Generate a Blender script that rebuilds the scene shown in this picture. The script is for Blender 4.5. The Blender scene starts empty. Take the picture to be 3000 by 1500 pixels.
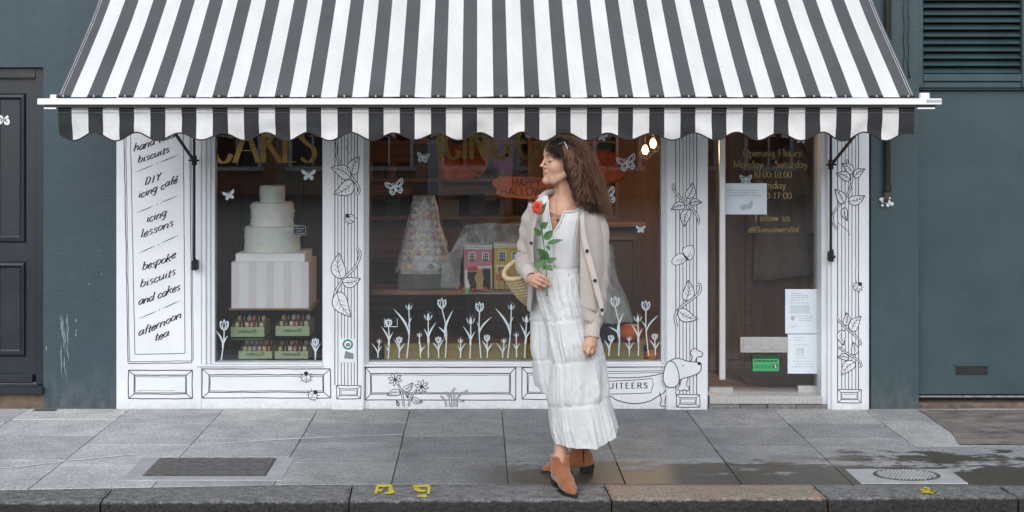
import bpy, bmesh, math, random
import numpy as np
from mathutils import Vector, Matrix

R = math.radians
random.seed(7)
scene = bpy.context.scene
C = scene.collection

# ---------------------------------------------------------------- camera
CAM_H, CAM_D, FPX = 1.70, 7.94, 3770.0        # eye height, distance to the shop wall, focal length in photo pixels
PX0, PY0 = 1400.0, 390.0                      # where the wall's normal meets the picture
cam_d = bpy.data.cameras.new('camera')
cam = bpy.data.objects.new('camera', cam_d)
C.objects.link(cam)
cam.location = (0, -CAM_D, CAM_H)
cam.rotation_euler = (R(90), 0, 0)
cam_d.sensor_width = 36.0
cam_d.lens = 36.0 * FPX / 3000.0
cam_d.shift_x = (1500 - PX0) / 3000.0
cam_d.shift_y = -(750 - PY0) / 3000.0
cam_d.clip_end = 600
scene.camera = cam

# ---------------------------------------------------------------- sky, sun, exposure (overcast day)
SUN_EL, SUN_AZ = 36.0, 190.0
world = bpy.data.worlds.new('World')
scene.world = world
world.use_nodes = True
wn = world.node_tree
wn.nodes.clear()
wo = wn.nodes.new('ShaderNodeOutputWorld')
bg = wn.nodes.new('ShaderNodeBackground')
sky = wn.nodes.new('ShaderNodeTexSky')
sky.sky_type = 'NISHITA'
sky.sun_disc = False
sky.sun_elevation = R(SUN_EL)
sky.sun_rotation = R(SUN_AZ)
sky.air_density = 1.0
sky.dust_density = 1.2
sky.ozone_density = 1.0
hs = wn.nodes.new('ShaderNodeHueSaturation')   # cloud cover: the sky is nearly white
hs.inputs['Saturation'].default_value = 0.50
wn.links.new(sky.outputs[0], hs.inputs['Color'])
wn.links.new(hs.outputs[0], bg.inputs['Color'])
bg.inputs['Strength'].default_value = 0.15
wn.links.new(bg.outputs[0], wo.inputs[0])
sun_d = bpy.data.lights.new('sun', 'SUN')
sun = bpy.data.objects.new('sun', sun_d)
C.objects.link(sun)
sun_d.energy = 1.3
sun_d.angle = R(75)
sun_d.color = (1.0, 0.995, 0.985)
az = R(SUN_AZ)
sdir = Vector((math.sin(az) * math.cos(R(SUN_EL)), math.cos(az) * math.cos(R(SUN_EL)), math.sin(R(SUN_EL))))
sun.rotation_euler = sdir.to_track_quat('Z', 'Y').to_euler()
sun.location = (0, -6, 12)
scene.view_settings.view_transform = 'Standard'
scene.view_settings.look = 'None'
scene.view_settings.gamma = 1.0
scene.view_settings.use_curve_mapping = False
scene.view_settings.exposure = 0.60
scene.cycles.max_bounces = 10
scene.cycles.transparent_max_bounces = 24
scene.cycles.caustics_reflective = False
scene.cycles.caustics_refractive = False

# ---------------------------------------------------------------- places in the photograph
def W(px, py, y):                      # a picture point on the plane at depth y
    d = y + CAM_D
    return Vector(((px - PX0) * d / FPX, y, CAM_H - (py - PY0) * d / FPX))
def wx(px, y=0.0): return (px - PX0) * (y + CAM_D) / FPX
def wz(py, y=0.0): return CAM_H - (py - PY0) * (y + CAM_D) / FPX
def G(px, py, z=0.0):                  # a picture point on level ground
    d = FPX * (CAM_H - z) / (py - PY0)
    return Vector(((px - PX0) * d / FPX, d - CAM_D, z))

# ---------------------------------------------------------------- materials
def lin(v):
    v /= 255.0
    return v / 12.92 if v <= 0.04045 else ((v + 0.055) / 1.055) ** 2.4
def rgb(r, g, b): return (lin(r), lin(g), lin(b), 1.0)

class NT:
    def __init__(s, m):
        s.t = m.node_tree; s.n = s.t.nodes; s.l = s.t.links
    def new(s, typ, **kw):
        n = s.n.new(typ)
        for k, v in kw.items():
            if k in n.inputs: n.inputs[k].default_value = v
            else: setattr(n, k, v)
        return n
    def link(s, a, b): s.l.new(a, b)
    def pos(s, scale=(1, 1, 1), obj=False):
        src = s.new('ShaderNodeTexCoord').outputs['Object'] if obj else s.new('ShaderNodeNewGeometry').outputs['Position']
        mp = s.new('ShaderNodeMapping'); mp.inputs['Scale'].default_value = scale
        s.link(src, mp.inputs['Vector'])
        return mp.outputs[0]
    def noise(s, vec, scale, detail=4, rough=0.6):
        n = s.new('ShaderNodeTexNoise', Scale=scale, Detail=detail, Roughness=rough)
        s.link(vec, n.inputs['Vector'])
        return n.outputs['Fac']
    def ramp(s, fac, stops):
        r = s.new('ShaderNodeValToRGB')
        e = r.color_ramp.elements
        while len(e) < len(stops): e.new(0.5)
        for el, (p, c) in zip(e, stops):
            el.position = p; el.color = c if len(c) == 4 else (*c, 1)
        s.link(fac, r.inputs[0])
        return r.outputs[0]
    def mixc(s, fac, a, b, blend='MIX'):
        m = s.new('ShaderNodeMix', data_type='RGBA', blend_type=blend)
        for sock, v in ((m.inputs[0], fac), (m.inputs[6], a), (m.inputs[7], b)):
            if hasattr(v, 'is_output'): s.link(v, sock)
            else: sock.default_value = v
        return m.outputs[2]
    def math(s, op, a, b=0.0, clamp=False):
        m = s.new('ShaderNodeMath', operation=op, use_clamp=clamp)
        for sock, v in ((m.inputs[0], a), (m.inputs[1], b)):
            if hasattr(v, 'is_output'): s.link(v, sock)
            else: sock.default_value = v
        return m.outputs[0]
    def bump(s, h, strength, dist=0.01):
        b = s.new('ShaderNodeBump', Distance=dist)
        if hasattr(strength, 'is_output'): s.link(strength, b.inputs['Strength'])
        else: b.inputs['Strength'].default_value = strength
        s.link(h, b.inputs['Height'])
        return b.outputs[0]

G1 = (1, 1, 1, 1); G0 = (0, 0, 0, 1)
def mat(name, col, rough=0.6, var=0.12, scale=6.0, bump=0.0, bscale=60.0, metal=0.0, spec=0.4, sc3=(1, 1, 1), fine=0.0, fscale=300.0,
        sheen=0.0, sss=0.0, trans=0.0, coat=0.0, col2=None):
    m = bpy.data.materials.new(name); m.use_nodes = True
    t = NT(m); p = t.n['Principled BSDF']
    v = t.pos(sc3)
    f = t.noise(v, scale)
    c = Vector(col[:3])
    a = tuple(c * (1 - var)) + (1,)
    b = tuple(min(1, x) for x in (c * (1 + var))) + (1,)
    if col2: b = col2
    out = t.ramp(f, [(0.3, a), (0.7, b)])
    if fine:
        g = t.noise(v, fscale, 2, 0.7)
        out = t.mixc(1.0, out, t.ramp(g, [(0.3, (1 - fine,) * 3), (0.7, (1 + fine,) * 3)]), 'MULTIPLY')
    t.link(out, p.inputs['Base Color'])
    rr = t.ramp(f, [(0.3, (max(0, rough - .06),) * 3), (0.7, (min(1, rough + .06),) * 3)])
    t.link(rr, p.inputs['Roughness'])
    p.inputs['Metallic'].default_value = metal
    p.inputs['Specular IOR Level'].default_value = spec
    if sheen: p.inputs['Sheen Weight'].default_value = sheen; p.inputs['Sheen Roughness'].default_value = 0.5
    if sss:
        p.inputs['Subsurface Weight'].default_value = sss
        p.inputs['Subsurface Radius'].default_value = (0.012, 0.005, 0.003)
        p.inputs['Subsurface Scale'].default_value = 1.0
    if coat: p.inputs['Coat Weight'].default_value = coat
    if trans: p.inputs['Transmission Weight'].default_value = trans
    if bump:
        t.link(t.bump(t.noise(v, bscale, 5), bump), p.inputs['Normal'])
    return m

def emit_mat(name, col, strength):
    m = bpy.data.materials.new(name); m.use_nodes = True
    p = m.node_tree.nodes['Principled BSDF']
    p.inputs['Base Color'].default_value = col
    p.inputs['Emission Color'].default_value = col
    p.inputs['Emission Strength'].default_value = strength
    return m

# ---------------------------------------------------------------- mesh builder
class MB:
    def __init__(s): s.v = []; s.f = []; s.m = []
    def face(s, idx, mi=0): s.f.append(tuple(idx)); s.m.append(mi)
    def add(s, verts, faces, mi=0):
        o = len(s.v); s.v.extend(tuple(p) for p in verts)
        for f in faces: s.face([i + o for i in f], mi)
        return o
    def box(s, x0, x1, y0, y1, z0, z1, mi=0):
        s.add([(x0, y0, z0), (x1, y0, z0), (x1, y1, z0), (x0, y1, z0), (x0, y0, z1), (x1, y0, z1), (x1, y1, z1), (x0, y1, z1)],
              [(3, 2, 1, 0), (4, 5, 6, 7), (0, 1, 5, 4), (1, 2, 6, 5), (2, 3, 7, 6), (3, 0, 4, 7)], mi)
        return s
    def hexa(s, c8, mi=0):
        s.add(c8, [(3, 2, 1, 0), (4, 5, 6, 7), (0, 1, 5, 4), (1, 2, 6, 5), (2, 3, 7, 6), (3, 0, 4, 7)], mi); return s
    def prism(s, poly, y0, y1, mi=0):            # polygon (x,z), counter-clockwise seen from -y, extruded y0 (front) .. y1
        n = len(poly)
        vs = [(x, y0, z) for x, z in poly] + [(x, y1, z) for x, z in poly]
        fs = [tuple(range(n)), tuple(range(2 * n - 1, n - 1, -1))] + [(i, i + n, (i + 1) % n + n, (i + 1) % n) for i in range(n)]
        s.add(vs, fs, mi); return s
    def lathe(s, prof, c=(0, 0, 0), n=24, mi=0, axis='z', wob=None):
        vs = []; fs = []
        for i, (r, h) in enumerate(prof):
            for k in range(n):
                a = 2 * math.pi * k / n
                rr = r * (wob(a, h) if wob else 1)
                p = (rr * math.cos(a), rr * math.sin(a), h)
                if axis == 'y': p = (p[0], h, p[1])
                if axis == 'x': p = (h, p[0], p[1])
                vs.append((p[0] + c[0], p[1] + c[1], p[2] + c[2]))
        for i in range(len(prof) - 1):
            for k in range(n):
                a, b = i * n + k, i * n + (k + 1) % n
                fs.append((a, b, b + n, a + n))
        if prof[0][0] > 1e-5: fs.append(tuple(range(n - 1, -1, -1)))
        if prof[-1][0] > 1e-5: fs.append(tuple(range((len(prof) - 1) * n, len(prof) * n)))
        s.add(vs, fs, mi); return s
    def tube(s, pts, rad, n=8, mi=0, cap=True, flat=None):
        pts = [Vector(p) for p in pts]
        m = len(pts)
        rad = rad if isinstance(rad, (list, tuple)) else [rad] * m
        vs = []; fs = []
        up = None
        for i in range(m):
            t = (pts[min(i + 1, m - 1)] - pts[max(i - 1, 0)])
            if t.length < 1e-9: t = Vector((0, 0, 1))
            t.normalize()
            if up is None:
                up = Vector((0, 0, 1)) if abs(t.z) < 0.9 else Vector((0, 1, 0))
            a = t.cross(up)
            if a.length < 1e-6: a = t.cross(Vector((1, 0, 0)))
            a.normalize(); b = a.cross(t).normalized(); up = b
            for k in range(n):
                an = 2 * math.pi * k / n
                vs.append(pts[i] + (a * math.cos(an) + b * math.sin(an) * (flat or 1)) * rad[i])
        for i in range(m - 1):
            for k in range(n):
                x, y = i * n + k, i * n + (k + 1) % n
                fs.append((x, y, y + n, x + n))
        if cap: fs.append(tuple(range(n - 1, -1, -1))); fs.append(tuple(range((m - 1) * n, m * n)))
        s.add(vs, fs, mi); return s
    def ball(s, c, r, n=12, mi=0, sc=(1, 1, 1)):
        prof = [(math.sin(math.pi * i / (n // 2)) , -math.cos(math.pi * i / (n // 2))) for i in range(n // 2 + 1)]
        o = len(s.v)
        s.lathe([(max(p[0], 1e-4) * 1, p[1]) for p in prof], n=n, mi=mi)
        for i in range(o, len(s.v)):
            x, y, z = s.v[i]
            s.v[i] = (c[0] + x * r * sc[0], c[1] + y * r * sc[1], c[2] + z * r * sc[2])
        return s
    def grid(s, rows, mi=0, close=False):        # rows of points
        nr, nc = len(rows), len(rows[0])
        vs = [p for r in rows for p in r]; fs = []
        for i in range(nr - 1):
            for k in range(nc if close else nc - 1):
                a, b = i * nc + k, i * nc + (k + 1) % nc
                fs.append((a, b, b + nc, a + nc))
        s.add(vs, fs, mi); return s
    # flat drawing on a wall plane: points are (x, z)
    def poly2(s, pts, y, mi=0):
        o = len(s.v); y = y - 1e-5 * (len(s.f) % 20); s.v.extend((x, y, z) for x, z in pts)
        s.face(range(o, o + len(pts)), mi); return s
    def ribbon(s, pts, w, y, mi=0, nib=None, taper=False):
        m = len(pts)
        if m < 2: return s
        o = len(s.v); y = y - 1e-5 * (len(s.f) * 7 % 20)
        for i in range(m):
            ax, az = pts[max(i - 1, 0)]; bx, bz = pts[min(i + 1, m - 1)]
            dx, dz = bx - ax, bz - az
            L = math.hypot(dx, dz) or 1e-9
            dx /= L; dz /= L
            ww = w if nib is None else (abs(nib[0] * dz) ** 1.0 + abs(nib[1] * dx))
            if taper: ww *= max(0.12, min(1, 2.6 * min(i, m - 1 - i) / (m - 1) + .12))
            x, z = pts[i]
            s.v.append((x - dz * ww / 2, y, z + dx * ww / 2)); s.v.append((x + dz * ww / 2, y, z - dx * ww / 2))
        for i in range(m - 1):
            a = o + 2 * i
            s.face((a, a + 1, a + 3, a + 2), mi)
        return s

def fix_normals(me):
    bm = bmesh.new(); bm.from_mesh(me)
    bmesh.ops.recalc_face_normals(bm, faces=bm.faces[:])
    bm.to_mesh(me); bm.free()

def mesh_of(name, mb, mats, smooth=False, recalc=True, bevel=0.0, segs=1):
    me = bpy.data.meshes.new(name)
    me.from_pydata(mb.v, [], mb.f)
    mats = mats if isinstance(mats, (list, tuple)) else [mats]
    for m in mats: me.materials.append(m)
    if len(mats) > 1: me.polygons.foreach_set('material_index', mb.m)
    if recalc or bevel:
        bm = bmesh.new(); bm.from_mesh(me)
        bmesh.ops.remove_doubles(bm, verts=bm.verts[:], dist=1e-6)
        if bevel:
            es = [e for e in bm.edges if len(e.link_faces) == 2 and e.calc_face_angle(0) > 0.5]
            bmesh.ops.bevel(bm, geom=es, offset=bevel, segments=segs, affect='EDGES', clamp_overlap=True)
        if recalc: bmesh.ops.recalc_face_normals(bm, faces=bm.faces[:])
        bm.to_mesh(me); bm.free()
    if smooth:
        me.polygons.foreach_set('use_smooth', [True] * len(me.polygons))
        if smooth == 'auto': me.set_sharp_from_angle(angle=R(40))
    me.update()
    return me

def tag(o, label=None, cat=None, group=None, kind=None):
    for k, v in (('label', label), ('category', cat), ('group', group), ('kind', kind)):
        if v: o[k] = v
    return o

def thing(name, loc, label, cat, group=None):
    o = bpy.data.objects.new(name, None); C.objects.link(o)
    o.empty_display_size = 0.1
    o.location = loc
    return tag(o, label, cat, group)

def put(name, mb, mats, parent=None, local=False, **kw):
    """one mesh object; mesh coordinates are world coordinates unless local"""
    me = mb if isinstance(mb, bpy.types.Mesh) else mesh_of(name, mb, mats, **kw)
    o = bpy.data.objects.new(name, me); C.objects.link(o)
    if parent is not None:
        o.parent = parent
        if not local and parent.type == 'EMPTY':
            o.matrix_parent_inverse = Matrix.Translation(-Vector(parent.location))
    return o

def copy_tree(o, parent=None):
    c = o.copy(); C.objects.link(c)
    if parent is not None: c.parent = parent
    for ch in list(o.children): copy_tree(ch, c)
    return c

def cr(pts, n=6, closed=False):                   # Catmull-Rom through 2-D or 3-D points
    P = [np.array(p, float) for p in pts]
    if len(P) < 3: 
        return [tuple(P[0] + (P[-1] - P[0]) * i / n) for i in range(n + 1)]
    out = []
    m = len(P)
    rng = range(m) if closed else range(m - 1)
    for i in rng:
        p0 = P[(i - 1) % m] if closed or i > 0 else 2 * P[0] - P[1]
        p1 = P[i]; p2 = P[(i + 1) % m]
        p3 = P[(i + 2) % m] if closed or i + 2 < m else 2 * P[-1] - P[-2]
        for k in range(n):
            t = k / n
            out.append(tuple(0.5 * ((2 * p1) + (-p0 + p2) * t + (2 * p0 - 5 * p1 + 4 * p2 - p3) * t * t + (-p0 + 3 * p1 - 3 * p2 + p3) * t ** 3)))
    out.append(tuple(P[0] if closed else P[-1]))
    return out

def vnoise(*a):                                   # cheap smooth value noise, 1..3 coordinates
    from mathutils import noise as _n
    v = list(a) + [0.0] * (3 - len(a))
    return _n.noise(Vector(v))
# ================================================================ stroke lettering (x height 1, ascender 1.75, descender -0.75)
# 'l' straight pieces, 's' smooth pieces
GL = {
 'a': (1.0, ['s .82 .82 .5 1.02 .14 .72 .12 .3 .36 0 .66 .22 .82 .7', 'l .84 1 .82 .3', 's .82 .3 .86 .06 1.04 .06']),
 'b': (.95, ['l .12 1.75 .12 .1', 's .12 .7 .4 1.02 .74 .86 .82 .45 .62 .04 .32 .0 .12 .18']),
 'c': (.82, ['s .74 .8 .48 1.02 .16 .76 .1 .4 .3 .02 .56 .02 .78 .22']),
 'd': (1.0, ['s .82 .8 .5 1.02 .14 .72 .12 .3 .36 0 .64 .16 .82 .5', 'l .82 1.75 .82 .3', 's .82 .3 .86 .06 1.02 .06']),
 'e': (.84, ['s .14 .48 .5 .56 .72 .74 .54 1.02 .22 .84 .1 .42 .28 .02 .56 .02 .8 .24']),
 'f': (.66, ['s .72 1.66 .52 1.76 .36 1.5 .32 1.0', 'l .32 1.1 .32 -.0', 'l .06 1 .6 1']),
 'g': (.95, ['s .78 .8 .48 1.02 .14 .74 .12 .32 .36 .02 .62 .16 .78 .5', 'l .8 1 .8 .0', 's .8 0 .78 -.5 .46 -.76 .14 -.6']),
 'h': (1.0, ['l .12 1.75 .12 0', 's .12 .55 .34 .94 .62 1.0 .76 .76 .76 .4', 's .76 .4 .76 .08 .98 .06']),
 'i': (.5, ['l .22 1 .22 .3', 's .22 .3 .26 .04 .46 .08', 'l .2 1.42 .25 1.34']),
 'k': (.95, ['l .12 1.75 .12 0', 'l .76 .98 .16 .46', 's .3 .56 .6 .3 .72 .04 .94 .06']),
 'l': (.5, ['l .2 1.75 .2 .3', 's .2 .3 .24 .04 .46 .08']),
 'm': (1.45, ['l .12 1 .12 0', 's .12 .6 .34 1.0 .58 .9 .62 .5', 'l .62 .6 .62 0', 's .62 .6 .86 1.0 1.14 .9 1.2 .4', 's 1.2 .4 1.22 .06 1.42 .06']),
 'n': (1.0, ['l .12 1 .12 0', 's .12 .55 .34 .94 .62 1.0 .76 .76 .76 .4', 's .76 .4 .76 .08 .98 .06']),
 'o': (.92, ['s .46 1.0 .16 .76 .1 .4 .32 .02 .62 .06 .8 .44 .74 .84 .46 1.0']),
 'p': (.95, ['l .12 1 .12 -.75', 's .12 .7 .4 1.02 .74 .86 .82 .45 .62 .04 .32 .0 .12 .18']),
 'r': (.7, ['l .14 1 .14 0', 's .14 .55 .34 .94 .56 1.0 .68 .9']),
 's': (.76, ['s .66 .86 .42 1.02 .18 .82 .3 .58 .56 .42 .62 .16 .4 -.01 .1 .14']),
 't': (.6, ['l .28 1.45 .26 .3', 's .26 .3 .3 .02 .56 .1', 'l .04 1 .54 1']),
 'u': (1.0, ['l .14 1 .14 .4', 's .14 .4 .18 .04 .44 .02 .66 .2 .78 .5', 'l .78 1 .78 .3', 's .78 .3 .82 .04 1.0 .06']),
 'w': (1.35, ['l .06 1 .36 0', 'l .36 0 .64 .95', 'l .64 .95 .94 0', 'l .94 0 1.24 1']),
 'y': (.95, ['l .1 1 .46 .02', 's .84 1 .58 .3 .36 -.4 .1 -.72']),
 'é': (.84, ['s .14 .48 .5 .56 .72 .74 .54 1.02 .22 .84 .1 .42 .28 .02 .56 .02 .8 .24', 'l .44 1.28 .66 1.62']),
 'A': (1.35, ['l .08 0 .66 1.7', 'l .66 1.7 1.26 0', 'l .28 .58 1.02 .58']),
 'B': (1.15, ['l .2 0 .2 1.7', 's .2 1.7 .8 1.66 .94 1.28 .74 .94 .2 .9', 's .2 .9 .84 .88 1.06 .46 .82 .04 .2 0']),
 'C': (1.35, ['s 1.2 1.42 .96 1.68 .56 1.66 .18 1.28 .1 .78 .26 .24 .66 -.02 1.02 .08 1.24 .4', 'l 1.2 1.66 1.2 1.2']),
 'D': (1.4, ['l .2 0 .2 1.7', 's .2 1.7 .86 1.64 1.22 1.2 1.24 .6 .92 .08 .2 0']),
 'E': (1.15, ['l .22 0 .22 1.7', 'l .22 1.68 .98 1.68', 'l .22 .88 .78 .88', 'l .22 .02 1.04 .02']),
 'É': (1.15, ['l .22 0 .22 1.7', 'l .22 1.68 .98 1.68', 'l .22 .88 .78 .88', 'l .22 .02 1.04 .02', 'l .5 1.86 .8 2.15']),
 'F': (1.05, ['l .22 0 .22 1.7', 'l .22 1.68 .96 1.68', 'l .22 .88 .76 .88']),
 'G': (1.4, ['s 1.2 1.42 .96 1.68 .56 1.66 .18 1.28 .1 .78 .26 .24 .66 -.02 1.0 .06 1.2 .2', 'l 1.2 .72 1.2 .1', 'l .92 .72 1.34 .72']),
 'H': (1.45, ['l .2 0 .2 1.7', 'l 1.2 0 1.2 1.7', 'l .2 .86 1.2 .86']),
 'I': (.55, ['l .28 0 .28 1.7']),
 'K': (1.3, ['l .2 0 .2 1.7', 'l .3 .82 1.12 1.7', 'l .44 .98 1.2 0']),
 'L': (1.05, ['l .22 0 .22 1.7', 'l .22 .02 .98 .02']),
 'M': (1.7, ['l .16 0 .22 1.7', 'l .22 1.7 .82 .1', 'l .82 .1 1.42 1.7', 'l 1.42 1.7 1.5 0']),
 'N': (1.45, ['l .2 0 .2 1.7', 'l .2 1.7 1.22 0', 'l 1.22 0 1.22 1.7']),
 'O': (1.45, ['s .72 1.7 .26 1.46 .1 .84 .28 .22 .72 0 1.18 .24 1.34 .86 1.16 1.46 .72 1.7']),
 'P': (1.1, ['l .2 0 .2 1.7', 's .2 1.7 .84 1.64 1.0 1.24 .76 .86 .2 .8']),
 'R': (1.25, ['l .2 0 .2 1.7', 's .2 1.7 .84 1.64 .98 1.26 .74 .9 .2 .86', 'l .6 .86 1.14 0']),
 'S': (1.05, ['s .88 1.44 .6 1.7 .26 1.56 .2 1.22 .5 .92 .84 .66 .86 .26 .54 0 .14 .2']),
 'T': (1.2, ['l .6 0 .6 1.7', 'l .06 1.68 1.14 1.68']),
 'U': (1.4, ['s .2 1.7 .2 .9 .26 .28 .66 0 1.06 .26 1.14 .8 1.14 1.7']),
 'V': (1.3, ['l .06 1.7 .64 0', 'l .64 0 1.24 1.7']),
 'W': (1.9, ['l .06 1.7 .5 0', 'l .5 0 .94 1.6', 'l .94 1.6 1.38 0', 'l 1.38 0 1.82 1.7']),
 'Y': (1.25, ['l .06 1.7 .62 .8', 'l 1.2 1.7 .62 .8', 'l .62 .8 .62 0']),
 '0': (1.0, ['s .5 1.5 .2 1.3 .1 .75 .2 .2 .5 0 .8 .2 .9 .75 .8 1.3 .5 1.5']),
 '1': (.7, ['l .36 0 .36 1.5', 'l .36 1.5 .14 1.3']),
 '6': (1.0, ['s .78 1.5 .4 1.2 .16 .6 .3 .08 .6 .0 .86 .3 .76 .72 .44 .8 .2 .5']),
 '7': (.95, ['l .1 1.5 .86 1.5', 's .86 1.5 .56 .8 .4 0']),
 '8': (1.0, ['s .5 .82 .2 1.06 .28 1.42 .5 1.5 .76 1.38 .78 1.04 .5 .82 .16 .56 .16 .16 .5 0 .84 .16 .84 .56 .5 .82']),
 '9': (1.0, ['s .8 1.0 .56 .72 .24 .82 .14 1.16 .36 1.5 .7 1.42 .84 1.0 .7 .4 .26 0']),
 '5': (1.0, ['l .8 1.5 .26 1.5', 'l .26 1.5 .2 .86', 's .2 .86 .52 .98 .84 .66 .76 .2 .44 0 .12 .14']),
 ':': (.5, ['l .24 .95 .26 .8', 'l .24 .2 .26 .05']), '.': (.4, ['l .18 .12 .2 0']), '-': (.7, ['l .1 .6 .6 .6']), '–': (1.0, ['l .06 .6 .94 .6']),
 '@': (1.6, ['s 1.1 .9 .8 1.1 .5 .8 .56 .35 .86 .36 1.06 .7 1.12 1.0', 's 1.1 .9 1.02 .4 1.26 .3 1.46 .7 1.3 1.3 .8 1.5 .3 1.2 .14 .6 .4 0 .9 -.2 1.3 .0']),
 ' ': (.7, []),
}
SERIF = set('AHIKLMNTPRFEBDÉWVY') | set('hilmnrkpdu1')
def text_width(txt, track=0.0): return sum(GL[c][0] + track for c in txt)
def write(mb, txt, p0, p1, xh, y, nib, slant=0.0, track=0.08, mi=0, serif=False, mirror=False, fit=True, bump=0.0, mats=1):
    """letters between (x,z) p0 and p1 on the plane y; xh = x height in metres; the upright follows the vertical"""
    p0 = Vector(p0); p1 = Vector(p1)
    w = text_width(txt, track)
    ax = (p1 - p0) / w if fit else (p1 - p0).normalized() * xh
    cur = 0.0
    for ch in txt:
        adv, sts = GL[ch]
        jit = bump * (vnoise(cur * 3.1, xh * 50) if bump else 0)
        def T(u, v):
            uu = cur + u
            if mirror: uu = w - uu
            q = p0 + ax * uu
            return (q.x + slant * v * xh * (-1 if mirror else 1), q.y + (v + jit) * xh)
        for st in sts:
            k = st[0]; nums = [float(t) for t in st[1:].split()]
            pts = list(zip(nums[::2], nums[1::2]))
            if k == 's': pts = cr(pts, 5)
            else: pts = [(pts[0][0] + (pts[1][0] - pts[0][0]) * i / 3, pts[0][1] + (pts[1][1] - pts[0][1]) * i / 3) for i in range(4)]
            mb.ribbon([T(*p) for p in pts], 0, y, mi, nib=nib)
            if serif and k == 'l' and ch in SERIF:
                for (u, v) in (pts[0], pts[-1]):
                    if (abs(v) < .05 or v > .95) and abs(pts[0][1] - pts[-1][1]) > .5:
                        mb.ribbon([T(u - .17, v), T(u, v), T(u + .17, v)], 0, y, mi, nib=nib)
        cur += adv + track
    return mb
# ================================================================ materials of the setting
def slab_material():
    m = bpy.data.materials.new('paving_slab'); m.use_nodes = True
    t = NT(m); p = t.n['Principled BSDF']
    v = t.pos()
    big = t.noise(v, 0.9, 3)
    mid = t.noise(v, 7.0, 5)
    fin = t.noise(v, 240.0, 3, 0.7)
    col = t.ramp(big, [(0.35, (0.41, 0.41, 0.415)), (0.65, (0.52, 0.52, 0.525))])
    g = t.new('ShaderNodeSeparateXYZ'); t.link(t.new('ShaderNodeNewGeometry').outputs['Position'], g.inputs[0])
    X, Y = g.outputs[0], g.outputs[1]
    # awning shade put into the slab colour before the windows
    aw_shade = t.math('ADD', t.math('MULTIPLY', t.math('ADD', X, 1.75), 0.75, True), t.math('MULTIPLY', t.math('SUBTRACT', t.noise(v, 1.4, 4), 0.5), 0.9))
    aw_shade = t.math('MULTIPLY', aw_shade, t.math('SUBTRACT', 1.0, t.math('MULTIPLY', t.math('SUBTRACT', X, 1.1), 0.35, True)), True)
    col = t.mixc(t.math('MULTIPLY', aw_shade, 0.78, True), col, (0.140, 0.144, 0.149, 1))
    col = t.mixc(1.0, col, t.ramp(mid, [(0.3, (0.82, .82, .83)), (0.7, (1.16, 1.155, 1.13))]), 'MULTIPLY')
    col = t.mixc(1.0, col, t.ramp(fin, [(0.3, (0.72,) * 3), (0.7, (1.26,) * 3)]), 'MULTIPLY')
    col = t.mixc(1.0, col, t.ramp(t.noise(t.pos((1, .6, 1)), 62.0, 3, .6), [(0.32, (0.74,) * 3), (0.5, (1.0,) * 3), (0.68, (1.24,) * 3)]), 'MULTIPLY')
    oi = t.new('ShaderNodeObjectInfo').outputs['Random']
    col = t.mixc(1.0, col, t.ramp(oi, [(0.0, (0.76, 0.77, 0.79)), (0.35, (0.93, 0.94, 0.95)), (0.7, (1.04, 1.04, 1.03)), (1.0, (1.20, 1.18, 1.14))]), 'MULTIPLY')
    # dark scuffs lying along the pavement
    sc = t.noise(t.pos((5, 26, 1)), 1.0, 5, 0.65)
    col = t.mixc(t.ramp(sc, [(0.70, G0), (0.76, (0.55,) * 3 + (1,))]), col, (0.09, 0.09, 0.095, 1))
    vor = t.new('ShaderNodeTexVoronoi', Scale=5.5); t.link(t.pos((1, 1, 0)), vor.inputs['Vector'])
    gum = t.ramp(vor.outputs['Distance'], [(0.05, (0.5,) * 3 + (1,)), (0.075, G0)])
    sel = t.new('ShaderNodeSeparateColor'); t.link(vor.outputs['Color'], sel.inputs[0])
    col = t.mixc(t.math('MULTIPLY', gum, t.math('GREATER_THAN', sel.outputs[0], 0.55)), col, (0.10, 0.10, 0.105, 1))
    # chalky wash-off by the wall
    ch = t.noise(t.pos((2.2, 9, 1)), 1.6, 6, 0.7)
    near = t.math('MULTIPLY', t.math('MULTIPLY', t.math('ADD', Y, 0.42), 3.0, True), t.math('MULTIPLY', t.math('SUBTRACT', -1.3, X), 1.6, True))
    ch = t.math('MULTIPLY', t.ramp(ch, [(0.5, G0), (0.66, G1)]), near)
    col = t.mixc(t.math('MULTIPLY', ch, 0.6), col, (0.62, 0.63, 0.64, 1))
    # wet patches towards the kerb
    wn1 = t.noise(t.pos((2.1, 4.2, 1)), 1.5, 6, 0.66)
    edge = t.math('SUBTRACT', -1.37, Y)
    fx = t.math('MULTIPLY', t.math('ADD', X, 0.12), 3.0, True)          # dry on the left
    s1 = t.math('ADD', t.math('MULTIPLY', edge, 1.6), t.math('MULTIPLY', t.math('SUBTRACT', wn1, 0.46), 1.7))
    # a second tongue on the right
    r2 = t.math('MULTIPLY', t.math('SUBTRACT', X, 1.45), 2.0, True)
    s2 = t.math('SUBTRACT', 0.12, t.math('ABSOLUTE', t.math('ADD', Y, 1.22)))
    s2 = t.math('ADD', t.math('MULTIPLY', s2, 2.2), t.math('MULTIPLY', t.math('SUBTRACT', wn1, 0.52), 2.4))
    wet = t.math('MAXIMUM', t.math('MULTIPLY', t.ramp(s1, [(0.0, G0), (0.11, G1)]), fx), t.math('MULTIPLY', t.ramp(s2, [(0.0, G0), (0.14, G1)]), r2))
    wc = t.mixc(t.noise(v, 3.0, 3), (0.050, 0.043, 0.033, 1), (0.095, 0.086, 0.072, 1))
    wc = t.mixc(1.0, wc, t.ramp(fin, [(0.3, (0.8,) * 3), (0.7, (1.15,) * 3)]), 'MULTIPLY')
    col = t.mixc(wet, col, wc)
    t.link(col, p.inputs['Base Color'])
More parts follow.
